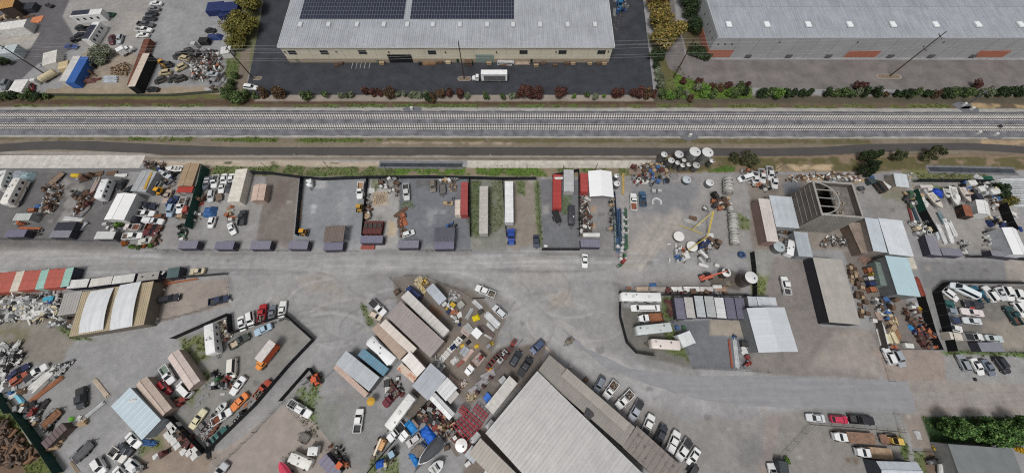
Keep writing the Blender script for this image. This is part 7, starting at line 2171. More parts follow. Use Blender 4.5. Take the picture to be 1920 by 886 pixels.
shed([(1085,65),(1215,165),(1170,210),(1055,105)],2.8,(206,190,172),(160,140,126),'orange-stained roof beside the white long roof','flat',name='lean_to',rust=.5,rustcol=(184,96,56),pitch=2,amp=.02)
view(780,680,K8)
container([(1400,195),(1525,300),(1150,765),(1030,645)],(206,202,196),'long white trailer with rust-stained end beside the big grey roof',3.2,rust=.12,name='box_trailer',cat='trailer',smooth_roof=True)
item('panel',1075,520,.7,(64,118,206),'',.4,1,'blue square lid beside the long white trailer',stretch=(.75,1.5,1.2))
item('cabinet',1300,255,.7,'l','',0,1,'pale square box beside the rust-stained trailer end',stretch=(1.8,2.2,1.0))
tile(3,1)
for x,y in((1650,610),(1755,520),(1745,740)):item('cabinet',x,y,.8,'l','between the racks and the big grey roof',0,1,None,False,(2.2,2.0,1.2))
full()
shed([(1005,700),(1232,905),(1122,1030),(905,815)],5.2,(186,184,182),(150,148,146),'very large grey ribbed roof of the main workshop','flat',name='workshop',cat='workshop',pitch=.9,amp=.04,streak=.10,var=.12)
shed([(1028,666),(1195,800),(1165,835),(1008,697)],4.4,(150,144,138),(130,124,118),'brownish grey ribbed roof along the main workshop','flat',name='workshop_wing',cat='workshop',pitch=.5,amp=.05,rust=.08)
shed([(1195,800),(1290,882),(1262,922),(1165,838)],4.2,(138,130,124),(120,112,106),'dark stained slatted roof at the lower end of the main workshop','flat',name='workshop_wing',cat='workshop',pitch=1.3,amp=.09,rust=.35,rustcol=(88,80,76))
shed([(1064,692),(1182,792),(1172,806),(1050,704)],4.9,(164,158,150),(130,124,118),'narrow raised roof edge over the parked cars','flat',name='roof_canopy',cat='canopy',pitch=.6,amp=.03)
shed([(900,822),(1010,925),(985,955),(878,850)],4.0,(166,160,152),(140,134,126),'taupe lower roof on the west side of the main workshop','flat',name='workshop_wing',cat='workshop',pitch=.8,amp=.03)
shed([(925,860),(950,880),(935,905),(905,885)],2.6,(198,202,206),(150,150,150),'small pale roof at the lower edge beside the main workshop','flat',name='small_shed')
tile(3,2)
item('panel',545,430,.8,'d','',4.5,1,'dark square patch sheet on the brownish workshop roof',stretch=(.8,1.6,.6))
G_='parked along the workshop, '
car('wagon',630,270,680,175,(120,128,138),'grey-blue estate car '+G_+'first in the slanted row')
pickup('reg','load',695,325,780,205,WHT,'white pickup with a scrap-filled bed '+G_+'beside the grey-blue estate',bed=(90,60,52))
pickup('ext','load',785,395,900,280,WHT,'white pickup with an open dark bed '+G_+'beside the charcoal-canopy car')
pickup('crew','cover',890,490,965,350,(168,172,182),'silver pickup with a charcoal bed cover '+G_+'in the slanted row')
pickup('crew','cover',1050,450,985,605,WHT,'white pickup with a dark bed cover '+G_+'nose outward')
pickup('crew','',1145,530,1075,685,(54,58,66),'charcoal pickup '+G_+'between white pickups')
pickup('crew','shell',1240,575,1175,730,WHT,'white canopy-bed pickup '+G_+'nose outward')
pickup('crew','cover',1240,785,1330,640,WHT,'white pickup with a black bed cover '+G_+'beside the last white car')
car('sedan',1325,825,1395,705,WHT,'white sedan with a sunroof at the end of the slanted row')
car('suv',1330,900,1350,865,(60,60,64),'dark car cut by the lower edge below the slanted row')
item('tarp',1160,755,-.7,(40,44,110),'',0,1,'dark blue tarpaulin bench by the dark slatted roof',stretch=(1.0,.6,.7))
item('tarp',1250,855,-.7,'w','',0,.7,'white wrapped bundle at the end of the dark slatted roof')
item('sack',433,90,0,'w','',0,1,'white bulk bags by the brownish workshop roof')
item('crate',550,190,.7,'r','',0,.9,'rusty crate by the grey-blue estate')
tile(2,2)
car('sedan',545,225,545,130,WHT,'white car with a black roof at the lane junction')
car('suv',150,860,230,780,(60,76,110),'blue sedan beside the workshop corner')
flat_trailer(385,815,455,758,(96,92,84),(140,134,120),'tiny trailer with a dark load on the open gravel',None,1.2,.3)
item('machine',430,772,.7,'n','',.6,.6,'brown load on the tiny trailer')
bundle(250,820,330,890,.5,3,1,(176,160,146),'pale boards leaning at the workshop corner','plank','lumber',.1)
# ================================================================ east
tile(1,2)
container([(312,418),(368,418),(370,672),(305,670)],(172,66,62),'bright red container with a white band in the grey lot',2.6,rust=.06)
item('panel',342,480,1.57,'w','',2.65,1,'white band sheet on the bright red container',stretch=(.35,2.0,.4))
container([(390,382),(462,384),(462,545),(388,543)],(188,188,188),'light grey container beside the bright red one',2.6,rust=.05)
container([(515,410),(570,408),(570,548),(512,545)],(176,78,74),'red container beside the white canopy',2.6,rust=.05)
flat_trailer(360,800,318,690,(36,36,38),(44,44,46),'black enclosed trailer standing askew in the grey lot',None,1.9,.2,1.6)
motorhome(446,790,444,650,(64,64,70),'charcoal enclosed trailer in the grey lot',None,None,2.2,2.0,0,'cargo_trailer','trailer',True,windows=0)
shed([(572,395),(748,395),(757,585),(580,588)],4.0,(238,238,238),(200,200,200),'large white peaked canopy beside the red container','gable',.8,name='canopy',cat='canopy',open_sides=True,turn=True,pitch=3,amp=.01,streak=.02,var=.04,metal=0)
steel_tank(783,428,.8,2.2,'small white tank beside the large white canopy',(230,230,228),.3)
steel_tank(785,487,1.0,2.0,'white round tank with flat lid beside the large white canopy',(232,232,230),.2)
bundle(832,405,832,570,.7,3,2,(190,162,100),'yellow upright beam lying beside the white tanks','beam','beams',.25,'beam_bundle')
clutter([(505,580),(560,580),(600,860),(510,870)],44,['machine','drum','crate','tyre','bumper'],['k','d','w','r','m','g','n'],'in the junk strip left of the canopy lot',81)
clutter([(730,600),(765,590),(755,860),(730,860)],22,['machine','crate','sack','drum'],['k','d','w','t','g'],'in the junk strip right of the canopy lot',82)
heap([(505,580),(560,580),(600,870),(510,880)],150,['k','d','n','w','r'],.6,'dark junk strip beside the canopy lot',seed=51)
for k,(x,cc)in enumerate(((785,'b'),(805,'B'),(830,'l'),(852,'e'))):bundle(x,665,x+6,1000 if k<3 else 980,.8,4,2,CNAME[cc][1],f'{CNAME[cc][0]} pipes in the long rack beside the canopy lot','pipe','pipes',.1,'pipe_bundle',.5,0)
frame_rack(800,700,810,980,3.2,6,'long open pipe rack beside the canopy lot',1.1,(70,92,96))
for k in range(3):item('rack',835,760+k*50,0,'l','standing on the long pipe bundles',.4,1)
tile(2,2)
clutter([(785,30),(860,20),(850,170),(800,240)],14,['cabinet','machine','drum'],['R','w','e','l','w'],'at the lane end of the pipe rack',83)
unitv([(515,15),(660,15),(660,72),(512,78)],U+'at the corner of the grey lot')
item('cabinet',585,0,0,'w','',0,1,'white box behind the corner storage unit',stretch=(5,1.6,1.4))
item('cabinet',250,78,.1,'w','',0,1,'white tank box at the grey lot fence')
fence([(222,100),(505,100)],1.9,(34,36,40),'black screened fence at the lane front of the grey lot')
tile(1,2)
fence([(185,455),(212,880)],1.7,(100,110,100),'grassy chain-link fence beside the grey lot',kind='link')
fence([(300,440),(495,400),(500,890)],1.9,(40,44,46),'dark screened fence between the grey lot and the canopy lot')
fence([(760,560),(785,900)],1.8,(50,66,90),'blue-grey screened fence beside the pipe rack')
pickup('reg','',908,560,912,685,WHT,'white flatbed truck with a rusty deck in the tank yard',bed=(140,84,64))
pickup('ext','',975,545,985,655,(66,96,124),'steel blue pickup with dark bed in the tank yard')
view(1160,270,K8)
for k,(x,y,r,h,rgb,sd,lb)in enumerate(((682,155,1.05,4.6,(214,214,214),(120,120,120),'steel tank standing apart at the west of the tank group'),(905,152,1.45,3.6,(206,206,206),(128,128,128),'broad steel tank with a dark hatch in the tank group'),(1145,112,1.8,5.6,(222,222,220),(176,176,174),'tallest white-topped steel tank of the tank group'),(1335,122,1.8,5.6,(222,222,220),(170,170,168),'tall white-topped steel tank beside the tallest one'),(788,242,1.1,3.4,(206,206,204),(120,120,120),'steel tank in front of the broad tank'),(883,278,.82,3.0,(206,206,204),(124,124,124),'narrow steel tank in the front row, first'),(978,240,.75,3.2,(196,196,194),(124,124,124),'narrow open-topped steel tank behind the front row'),(958,316,.8,3.0,(210,208,200),(124,124,124),'narrow steel tank in the front row, second'),(1050,306,.78,3.0,(206,206,204),(128,128,128),'narrow steel tank in the front row, third'),(1163,315,1.2,2.6,(186,186,184),(120,120,120),'grey-topped steel tank at the end of the front row'),(1396,250,.75,3.0,(226,226,224),(110,110,108),'small white-topped tank east of the tall tanks'),(1020,530,1.4,1.2,(196,204,210),(110,112,112),'low pale blue-topped tank standing in the open yard'))):
 steel_tank(x,y,r,h,lb,rgb,.25,0,None,k not in(6,),k%2==0,sd)
steel_tank(1365,575,1.3,1.6,'white round vessel beside the ring stack',(222,222,222),.3)
p=g(825,480)
pl=empty('hexagonal_platform',p,0,'hexagonal steel grating platform beside the tanks','platform')
MB().path([(1.5*math.cos(i*math.pi/3),1.5*math.sin(i*math.pi/3),.35)for i in range(7)],.06).build('rim',steel(),pl)
for i in range(9):
 y_=-1.2+i*.3;w_=1.5-abs(y_)*.55
 MB().box(0,y_,.28,2*w_,.08,.08).build('grating_bar',steel((170,170,168)),pl)
for i in range(6):MB().box(1.4*math.cos(i*math.pi/3),1.4*math.sin(i*math.pi/3),0,.1,.1,.35).build('leg',steel(),pl)
TY='on the loaded platforms beside the tanks'
sheet('loading_platform',[(150,370),(720,350),(720,440),(150,460)],(140,124,112),.35,.3,.6)
clutter([(190,330),(700,310),(700,420),(190,420)],30,['crate','machine','panel','rack','cabinet'],['w','m','n','g','b','t','d'],TY,84,zmax=.0)
clutter([(170,470),(720,450),(730,600),(180,620)],30,['machine','drum','crate','rack','tote','cabinet'],['k','d','R','b','g','w','t'],'in the two rows of goods below the platforms',85)
item('tarp',430,485,.05,(170,60,46),'',0,1,'red sheet pile in the goods row',stretch=(1.0,.7,.8))
for x in(510,595):item('tote',x,720,0,'l','standing together in the tank yard',0,1.1)
p=g(568,860)
rg=empty('pipe_ring',p,0,'white half ring of pipe lying in the tank yard','pipe')
MB().path([(1.5*math.cos(t),1.5*math.sin(t)-.3,.12)for t in np.linspace(-.5,math.pi+.5,18)],.12,7).build('ring_pipe',mat('white_pipe',(222,222,220),.5,0,.1),rg)
MB().path([(1.2*math.cos(t),1.2*math.sin(t)-.3,.1)for t in np.linspace(-.5,math.pi+.5,18)],.08,7).build('inner_pipe',mat('white_pipe',(222,222,220),.5,0,.1),rg)
def ringrow(x0,y0,x1,y1,n,r,label):
 a,b=g(x0,y0,r),g(x1,y1,r)
 root,L=root_at('culvert_rings',a,b,label,'rings',None,0)
 rr=random.Random(9)
 ms=[mat('galvanised_ring',c,.5,.2,.2,1)for c in((196,195,190),(170,168,164),(206,204,196))]
 core=MB();core.cyl(-L/2,0,r,r*.55,L,16,axis='x');core.build('core_pipe',ms[1],root,True)
 for i in range(n):
  q=r*rr.uniform(.75,1.0);v,f=torus(q-.12,.14,20,6,0)
  m=MB();m.add([(z*1.6,x,y+q)for x,y,z in v],f);o=m.build('ring',rr.choice(ms),root,True)
  o.location=(-L/2+(i+.5)*L/n,rr.uniform(-.1,.1),0);o.rotation_euler=(rr.uniform(-.05,.05),rr.uniform(-.12,.12),rr.uniform(-.08,.08))
view(1230,380,K8)
ringrow(1150,160,1190,630,22,1.45,'long row of grey corrugated culvert rings beside the brown shed')
view(1160,270,K8)
ringrow(1640,500,1650,740,9,1.7,'broad fan of large grey culvert rings at the head of the ring row')
view(1230,380,K8)
ringrow(1110,0,1120,150,5,1.0,'narrow ribbed duct linking the two ring rows')
def crane():
 root=empty('jib_crane',g(790,500),0,'yellow lattice jib crane frame over the scrap in the tank yard','crane')
 o=root.location
 my=mat('crane_yellow',(204,180,66),.5,0,.2,1)
 P=lambda x,y,z:tuple(g(x,y,z)-o)
 top,base=P(865,125,4.5),P(790,470,.8)
 for nm,a,b,r in(('boom',base,top,.12),('boom',P(770,480,.8),P(850,140,4.3),.10),('strut',top,P(540,400,.6),.12),('rail',P(350,335,.5),P(690,460,.5),.11),('tail_boom',P(790,480,1.0),P(480,715,2.6),.12),('tail_boom',P(770,500,1.0),P(640,600,2.2),.12)):
  MB().tube(a,b,r,6).build(nm,my,root)
 for t in np.linspace(.1,.9,9):MB().tube(tuple(Vector(base).lerp(Vector(top),t)),tuple(Vector(P(770,480,.8)).lerp(Vector(P(850,140,4.3)),min(1,t+.06))),.05,5).build('brace',my,root)
 MB().box(0,0,0,2.0,1.4,.9).build('base_block',mat('base_white',(206,206,204),.6,0,.2),root)
crane()
for x,y,lb in((345,500,'round white disc tank lid in the tank yard, free-standing'),(542,650,'round white disc tank lid under the yellow crane tail')):steel_tank(x,y,1.65,.9,lb,(238,237,232),.12,0,None,False,False,(120,116,110))
for x,y,a_ in((185,620,.2),(290,645,1.4),(370,665,1.3),(195,860,1.3)):item('tank',x,y,a_,'w','lying beside the white discs',0,.5)
item('cabinet',430,790,.2,'w','',0,1,'tall white panel box beside the blue machinery',stretch=(1.4,3.2,.9))
clutter([(280,690),(400,690),(400,880),(280,900)],12,['machine','rack','tote'],['b','l','o','w','g'],'in the pale blue machinery group',86)
clutter([(640,560),(820,560),(800,880),(620,880)],20,['machine','tank','crate','rack'],['l','w','g','B','n'],'in the steel parts right of the white discs',87)
loader(870,690,950,550,(110,92,76),'dark claw grapple machine with a tan drum','grapple','machine',False)
bundle(400,250,700,350,1.6,6,2,(166,164,160),'grey steel beams under the yellow crane strut','beam','beams',.2,'beam_bundle',.4)
item('panel',550,230,-.3,'n','',0,1,'brown flat panel above the grey beams')
flat_trailer(790,125,720,70,(60,60,62),(206,206,204),'small dark cart with a white sack',None,1.2,.4)
clutter([(830,-80),(1040,-90),(1050,120),(920,140),(820,40)],26,['machine','crate','drum','cabinet','rack'],['k','n','t','r','w','o','d'],'between the crane foot and the ring row',88)
p=g(1265,780)
hb=empty('hose_coil',p,0,'tangled blue hose coil beside the round tanks','hose')
for k in range(14):
 r=random.Random(k);q=r.uniform(.5,1.25);a_,b_=r.uniform(-.3,.3),r.uniform(-.3,.3)
 MB().path([(q*math.cos(t)+a_,q*math.sin(t)*.8+b_,.1+k*.05+.1*math.sin(3*t+k))for t in np.linspace(0,6.28,16)],.05,5).build('hose_loop',mat('blue_hose',(56,84,130),.5,0,.2,rnd=.2),hb)
shed([(1545,-60),(1700,-60),(1830,575),(1650,585)],4.0,(216,206,200),(140,116,110),'pinkish white ribbed roof of the brown-walled shed','flat',pitch=.8,amp=.08,name='shed')
tile(1,3)
shed([(10,578),(182,585),(230,818),(60,812)],3.2,(200,206,212),(150,152,154),'pale grey-blue shed roof beside the concrete hopper','flat',pitch=1.6,amp=.03)
shed([(198,848),(295,850),(335,1035),(225,1030)],3.0,(178,186,192),(140,142,144),'narrow blue-grey shed roof above the white van','flat',pitch=1.6,amp=.03)
def hopper():
 h=11.0
 c,a,L,W=fit_rect([g(345,482,h),g(635,482,h),g(697,735,h),g(395,720,h)])
 root=empty('concrete_hopper',(c.x,c.y,0),a,'tall brown concrete hopper building with an open arched top','hopper')
 mc=mat('hopper_concrete',(106,99,93),.9,0,.35,.4,rust=.2,rustcol=(84,78,73));ml=mat('hopper_rim',(160,157,152),.8,0,.2,.5)
 t=.35
 for nm,x,y,lx,ly in(('wall',-L/2,0,t,W),('wall',L/2,0,t,W),('wall',0,-W/2,L-t,t),('wall',0,W/2,L-t,t)):MB().box(x,y,0,lx,ly,h).build(nm,mc,root)
 for i in range(12):
  MB().box(-L/2+.4+i*(L-.8)/11,-W/2-.24,0,.42,.16,h-.1).build('buttress',ml,root)
 for i in range(6):MB().box(-L/2-.2,0,1.2+i*1.7,.08,W-.6,.12).build('wall_rib',ml,root)
 MB().box(L*.24,0,h*.84,L*.48,W-.5,.3).build('upper_floor',mat('hopper_floor',(120,115,110),.95,0,.5,.8),root)
 MB().box(0,0,.2,L-.5,W-.5,.2).build('pit_floor',mat('pit_dark',(52,51,50),.95,0,.4),root)
 m=MB();m.path([(-L/2+.3+W*.5*math.sin(t_)*1.05,-W/2*math.cos(t_)*.95,h+.06)for t_ in np.linspace(0,math.pi,20)],.18,6);m.build('arch_ring',ml,root)
 for y in(-W*.25,0,W*.25):MB().box(-L*.28,y,h-.1,L*.42,.2,.24).build('top_beam',ml,root)
 for s in(-1,1):MB().box(0,s*W/2,h,L+.4,.5,.16).build('coping',ml,root)
 for s in(-1,1):MB().box(s*L/2,0,h,.5,W-.5,.17).build('coping',ml,root)
 for k in range(9):MB().box(L*(.05+.045*(k%5)),W*(-.35+.3*(k//3)),h*.84+.3,.9,.7,.25,k).build('rubble',mat('rubble_tan',(160,148,132),.9,0,.3),root)
hopper()
shed([(718,738),(822,752),(900,1010),(792,985)],5.0,(196,204,210),(140,132,126),'pale blue roof beside the brown annex of the hopper','flat',name='metal_hall',cat='shed',pitch=2.0,amp=.03,streak=.04)
shed([(830,752),(1005,756),(1090,1035),(905,1010)],5.0,(214,218,222),(150,150,150),'white-grey roof of the metal hall east of the hopper','flat',name='metal_hall',cat='shed',pitch=2.2,amp=.03,streak=.03)
shed([(625,790),(705,770),(785,980),(690,1030)],3.2,(158,142,130),(120,104,94),'brown dirty flat roof of the hopper annex','flat',name='annex',cat='shed',pitch=3,amp=.02,var=.4)
shed([(930,415),(1030,420),(1055,515),(960,510)],2.8,(206,212,216),(170,160,146),'small white-blue ribbed shed above the green fence','mono',.4,pitch=.9,amp=.04)
clutter([(1030,420),(1070,420),(1090,520),(1050,520)],7,['cabinet','sack'],['w','c','l'],'on the east side of the small ribbed shed',89)
car('van',800,470,860,545,(58,48,44),'dark brown truck body carrying a white cover')
item('tarp',845,520,-.9,'w','',1.6,1,'white cover on the dark brown truck body',stretch=(1.2,1.0,.5))
flat_trailer(720,560,690,510,(60,60,60),(90,90,90),'small dark trailer on the open gravel beside the hopper',None,1.6,.3)
item('bin',745,480,.3,(60,74,78),'',0,1.6,'dark green-grey bin beside the evergreen')
item('tarp',775,440,0,'b','',0,.7,'small blue tarpaulin below the evergreen')
clutter([(440,410),(700,420),(690,470),(300,470),(200,450)],30,['timber','pipes','crate','machine','bumper','panel'],['n','r','g','w','l','t'],'in the scrap line behind the hopper',90,ang=.05)
heap([(170,430),(660,420),(690,470),(120,470)],180,['n','r','g','w','d','t'],.6,'rusty scrap line behind the hopper',seed=52)
for k,(x,y)in enumerate(((20,430),(50,490),(-40,450),(-90,470))):pickup('crew','',x,y+20,x-10,y-60,(210,210,208),'white pickup hulk wedged between the ring row and the brown shed','white pickup hulks',rust=.1)
car('van',-220,460,-120,430,(226,226,226),'white utility truck beside the ring fan')
item('machine',-60-30,505,0,'o','',0,1.5,'orange machine beside the ring fan')
clutter([(-230,380),(-60,380),(60,420),(60,560),(-120,520)],34,['machine','crate','bumper','drum','tyre','cabinet'],['w','r','d','k','l','o','n'],'in the salvage corner beside the ring fan',91)
bundle(60,840,200,820,1.2,5,2,(130,118,106),'brown timbers in front of the hopper','plank','lumber',.12)
clutter([(90,830),(190,850),(180,890),(60,890)],8,['timber','machine'],['n','d','g','t'],'in front of the hopper beside the pale roof',92)
heap([(430,880),(640,900),(640,960),(380,960)],170,['n','d','g','w'],.7,'brush and rubble below the hopper','rubble',53,(.2,.9))
tile(2,3)
motorhome(175,20,160,135,(228,228,228),'white bus-like van beside the narrow blue-grey roof',None,None,2.4,2.1,0,'passenger_van','van',windows=5)
steel_tank(85,72,1.7,1.8,'pale square-looking white tank at the court corner',(186,196,200),.1)
pickup('crew','',118,295,150,432,WHT,'white pickup with open bed in the paved court')
shed([(345,160),(555,162),(690,652),(452,640)],3.8,(172,167,160),(50,52,58),'long flat tan-grey roof with a dark side wall','flat',name='flat_roofed_hall',cat='building',pitch=6,amp=.01,streak=.08,rough=.9,metal=0)
clutter([(590,220),(640,210),(740,570),(690,600)],46,['crate','pallet'],['n','t','n','g'],'in the double row of crates beside the long flat roof',93,ang=1.25,gap=1.15,sc=(.9,1.1))
shed([(890,150),(1045,145),(1140,445),(960,430)],4.6,(182,206,212),(120,122,124),'pale aqua metal roof of the open-fronted shed','flat',pitch=1.6,amp=.03,streak=.03,var=.05)
container([(820,190),(860,190),(915,360),(830,362)],(122,136,130),'grey-green container under the aqua-roofed shed',2.6,rust=.1)
container([(1040,150),(1090,150),(1115,235),(1065,238)],(206,200,184),'cream trailer box with a dark hatch beside the aqua roof',2.4,name='box_trailer',cat='trailer',rust=.05)
bundle(1105,300,1165,450,1.4,6,3,(140,66,52),'red-brown steel channels beside the aqua roof','channel','steel',.15,'channel_stack')
SY='in the building-salvage yard beside the black fence'
for x,y,cc in((735,255,'o'),(770,285,'y'),(750,350,'B'),(755,398,'o'),(740,320,'w'),(780,230,'g')):item('crate',x,y,.1,cc,'in the coloured crate line of the salvage yard',0,1.5)
bundle(700,190,790,110,2.2,8,2,(140,112,100),'fan of brown ribbed planks at the annex corner','plank','lumber',.08)
view(1590,560,K8)
clutter([(320,0),(660,20),(640,120),(480,230),(400,160)],30,['crate','cabinet','panel','machine'],['w','g','n','l','b','d'],SY,94)
for x0,y0,x1,y1,n_,rgb,lb in((440,190,500,330,5,(166,146,134),'pinkish plank stack at the top of the salvage yard'),(500,350,600,690,3,(222,222,218),'long white beam stack in the salvage yard'),(450,430,520,690,4,(190,188,182),'grey ladder stack in the salvage yard'),(590,520,650,670,4,(222,214,180),'cream board stack in the salvage yard'),(660,480,750,670,4,(214,200,166),'pale yellow timber stack in the salvage yard'),(630,260,790,610,3,(150,112,80),'long brown timbers lying loose in the salvage yard'),(710,270,760,400,1,(206,176,130),'single long tan pole in the salvage yard')):
 bundle(x0,y0,x1,y1,n_*.32,n_,2,rgb,lb,'plank','lumber',.14,'lumber_stack',.2)
clutter([(540,190),(640,200),(660,470),(560,500)],12,['crate','tote','machine'],['b','c','d','k','t'],'between the beam stacks of the salvage yard',95)
item('cabinet',850,700,-.1,'w','',0,1,'white and black cabinet at the lower edge of the salvage yard',stretch=(2.2,1.6,.9))
item('machine',620,720,0,'o','',0,1.4,'orange machine at the lower edge of the salvage yard')
item('cabinet',350,330,-.2,'w','',0,1,'white square box at the corner of the long flat roof',stretch=(1.2,1.3,.8))
p=g(990,110)
yh=empty('hose_coil',p,0,'bright yellow hose coils in the salvage yard','hose')
for k in range(7):MB().path([((1.0+.1*k)*math.cos(t)+.1*k,(.9-.05*k)*math.sin(t)-.25*k,.1+k*.07)for t in np.linspace(-1,4.5,16)],.06,5).build('hose_loop',mat('yellow_hose',(224,178,46),.5,0,.1),yh)
clutter([(800,140),(960,100),(1050,240),(880,290)],16,['machine','drum','cabinet'],['g','l','r','w','r'],'under the yellow hose coils',96)
clutter([(880,300),(1080,280),(1230,600),(1280,740),(1110,740),(1000,600)],34,['machine','drum','crate','rack'],['r','n','r','B','m','o','R'],'in the rusty machine row',97)
item('tarp',960,425,0,(52,134,190),'',0,.9,'round blue cover in the rusty machine row')
item('crate',1140,660,.1,'o','',0,1,'orange steel tank box in the rusty machine row',stretch=(1.2,1.6,1.2))
for x,y in((1090,470),(1110,540)):item('drum',x,y,0,'B','in the rusty machine row along the black fence',0,1.5)
fence([(1025,-20),(1090,190),(1200,570),(1288,762)],2.2,(24,25,28),'black screened fence east of the salvage yard')
fence([(500,745),(1350,765)],1.6,(120,120,120),'chain-link fence at the lower edge of the salvage yard',kind='link')
fence([(400,330),(500,745)],1.8,(90,86,82),'slatted dark fence west of the salvage yard')
car('suv',580,770+10,650,930,(228,228,228),'white boxy car at the salvage yard gate')
car('suv',800,960,720,810,(160,166,172),'silver car beside the white boxy car')
view(1720,520,9.6)
for nm,f_,r_,rgb,lb in[('wagon',(730,400),(470,210),WHT,'white estate car with black windows in the impound lot corner'),('hatch',(650,490),(450,440),(42,92,90),'teal small car along the impound fence'),('sedan',(470,580),(680,610),(140,150,160),'grey-blue sedan with white roof along the impound fence'),('suv',(840,460),(1150,510),(56,56,64),'dark purple-black minivan in the impound lot'),('sedan',(510,760),(745,770),(56,66,96),'navy sedan along the impound fence'),('sedan',(830,760),(1150,790),(206,210,212),'silver sedan in the middle of the impound lot'),('classic',(760,590),(1220,650),(222,212,210),'long white and red wrecked car in the impound lot'),('suv',(1200,150),(1420,440),WHT,'white patrol-style car in the top row of the impound lot'),('suv',(1700,420),(1560,150),WHT,'white sport utility car in the top row of the impound lot'),('suv',(1880,470),(1760,200),WHT,'white sport utility car at the end of the top row'),('coupe',(1590,390),(1450,190),(200,202,204),'white damaged car squeezed in the top row')]:car(nm,*f_,*r_,rgb,lb)
car('van',620,130,1030,330,(222,230,232),'long white passenger van in the impound lot corner').scale=(1.3,1.05,1.05)
pickup('ext','load',1020,180,1200,430,(40,92,112),'teal pickup with a junk-filled bed in the impound lot')
pickup('ext','',1650,560,1820,810,(36,72,72),'dark green pickup with a rusty tailgate in the impound lot',bed=(110,74,66))
item('panel',900,555,-.1,(176,60,60),'',1.05,.5,'red bonnet patch on the wrecked white car')
tile(2,3)
car('sedan',1335,668,1445,690,(222,222,220),'white sedan along the impound fence')
pickup('reg','cover',1610,750,1470,745,(224,224,222),'white pickup with covered bed in the lower impound row')
car('sedan',1765,762,1625,752,(196,204,204),'pale silver car at the end of the lower impound row')
car('suv',1900,560,1870,520,WHT,'white car cut by the right edge of the impound lot')
container([(1360,715),(1450,715),(1455,768),(1370,765)],(212,204,190),'cream camper box in the lower impound row',2.2,name='camper_box',cat='camper',rust=0)
unitv([(1568,788),(1740,786),(1775,858),(1600,855)],'dark ribbed storage unit inside the impound fence',roof=(140,140,150))
fence([(1905,352),(1302,345),(1228,418),(1345,856)],2.3,(22,23,26),'tall black screened fence round the impound lot')
fence([(1390,858),(1916,862)],1.7,(130,130,130),'chain-link fence at the lower side of the impound lot',kind='link')
unitv([(1185,-10),(1260,-12),(1290,130),(1215,138)],'striped grey storage unit with a dark side at the east lane')
unitv([(1290,80),(1440,90),(1462,142),(1310,138)],'lower striped grey storage unit at the east lane')
unitv([(1665,95),(1850,120),(1855,152),(1680,145)],'long low grey storage unit below the white tent at the lane')
view(1680,400,K8)
fence([(1040,660),(1420,665),(2000,710)],1.9,(30,31,34),'black screened fence at the east lane')
shed([(1620,215),(1800,228),(1960,600),(1740,640)],4.0,(238,238,238),(200,204,208),'large white tent roof with a blue patch at the east edge','gable',.7,name='tent_building',cat='tent',turn=True,pitch=3,amp=.01,streak=.02,var=.04,metal=0)
item('panel',1625,300,1.4,(36,60,120),'',3.4,1,'dark blue patch sheet beside the white tent ridge',stretch=(.7,.6,1))
for x0,y0,x1,y1,n_,rgb,lb in((560,190,630,410,2,(200,204,206),'white-grey mast stack nearest the dark fence'),(600,150,740,460,3,(214,214,214),'white mast stack second from the dark fence'),(700,60,840,460,3,(222,220,220),'white mast stack with a pinkish end'),(640,0,720,150,3,(110,128,134),'teal-grey beam stack behind the white masts'),(780,120,890,350,3,(206,206,204),'loose white frames beside the masts'),(440,20,510,230,2,(216,216,214),'white rails along the dark fence')):
 bundle(x0,y0,x1,y1,n_*.4,n_,3,rgb,lb,'mast','masts',.2,'mast_stack',.4)
clutter([(900,430),(1010,420),(1080,600),(1000,620)],12,['tyre','machine','bumper'],['k','d','l','w'],'beside the lower striped storage unit',98)
clutter([(1300,260),(1490,280),(1520,480),(1290,500)],24,['machine','sack','tyre','drum','bumper'],['w','k','d','w','b','l'],'in front of the white tent at the east edge',99)
clutter([(1340,60),(1540,50),(1640,200),(1360,200)],16,['sack','machine','crate'],['w','k','d','B','c'],'above the white tent at the east edge',100)
clutter([(200,140),(440,160),(460,330),(280,350)],16,['tote','crate','rack','bumper'],['w','l','c','w'],'behind the striped storage unit with a dark side',101)
view(1680,310,K8)
boat(680,640,500,410,(214,206,194),(190,184,172),'cream motor boat pointing down beside the blue tarpaulin',W=2.4)
item('tarp',630,420,-.9,(36,76,190),'',0,1,'bright blue tarpaulin beside the cream boat',stretch=(1.5,1.1,1.4))
boat(905,600,840,320,(216,216,212),(170,170,168),'white fishing boat with a cabin in the boat yard',W=2.5,cabin=True)
boat(770,490,740,350,(206,204,198),(150,150,150),'short white boat beside the fishing boat',W=1.9)
boat(1100,550,980,330,(206,196,186),(190,176,160),'long cream boat beside the tan covered one',W=2.0)
item('tarp',1100,450,-.5,(206,178,156),'',0,1,'tan covered load in the boat yard',stretch=(1.1,1.4,1.2))
shed([(1230,525),(1370,545),(1420,740),(1200,720)],2.6,(232,232,230),(206,206,204),'white tent with folded roof in the boat yard','gable',.6,name='tent_shed',turn=True,pitch=3,amp=.01,metal=0)
container([(1010,590),(1110,595),(1150,750),(1030,760)],(150,96,72),'rusty orange-brown engine container with square hatches',2.2,rust=.4,wall=(44,40,38),name='engine_housing',cat='machine')
container([(1190,420),(1260,410),(1330,500),(1250,510)],(54,58,68),'dark flat-roofed box in the boat yard',2.0,name='storage_box',cat='box',rust=.05)
for x,y,w_ in((1060,290,1.6),(1195,380,1.2),(1400,420,1.9)):item('cabinet',x,y,.1,'w','among the boats of the boat yard',0,1,None,False,(1.6*w_,2.4,1.2))
for x,y in((1075,350),(1280,350)):item('tarp',x,y,0,'b','among the boats of the boat yard',0,.8)
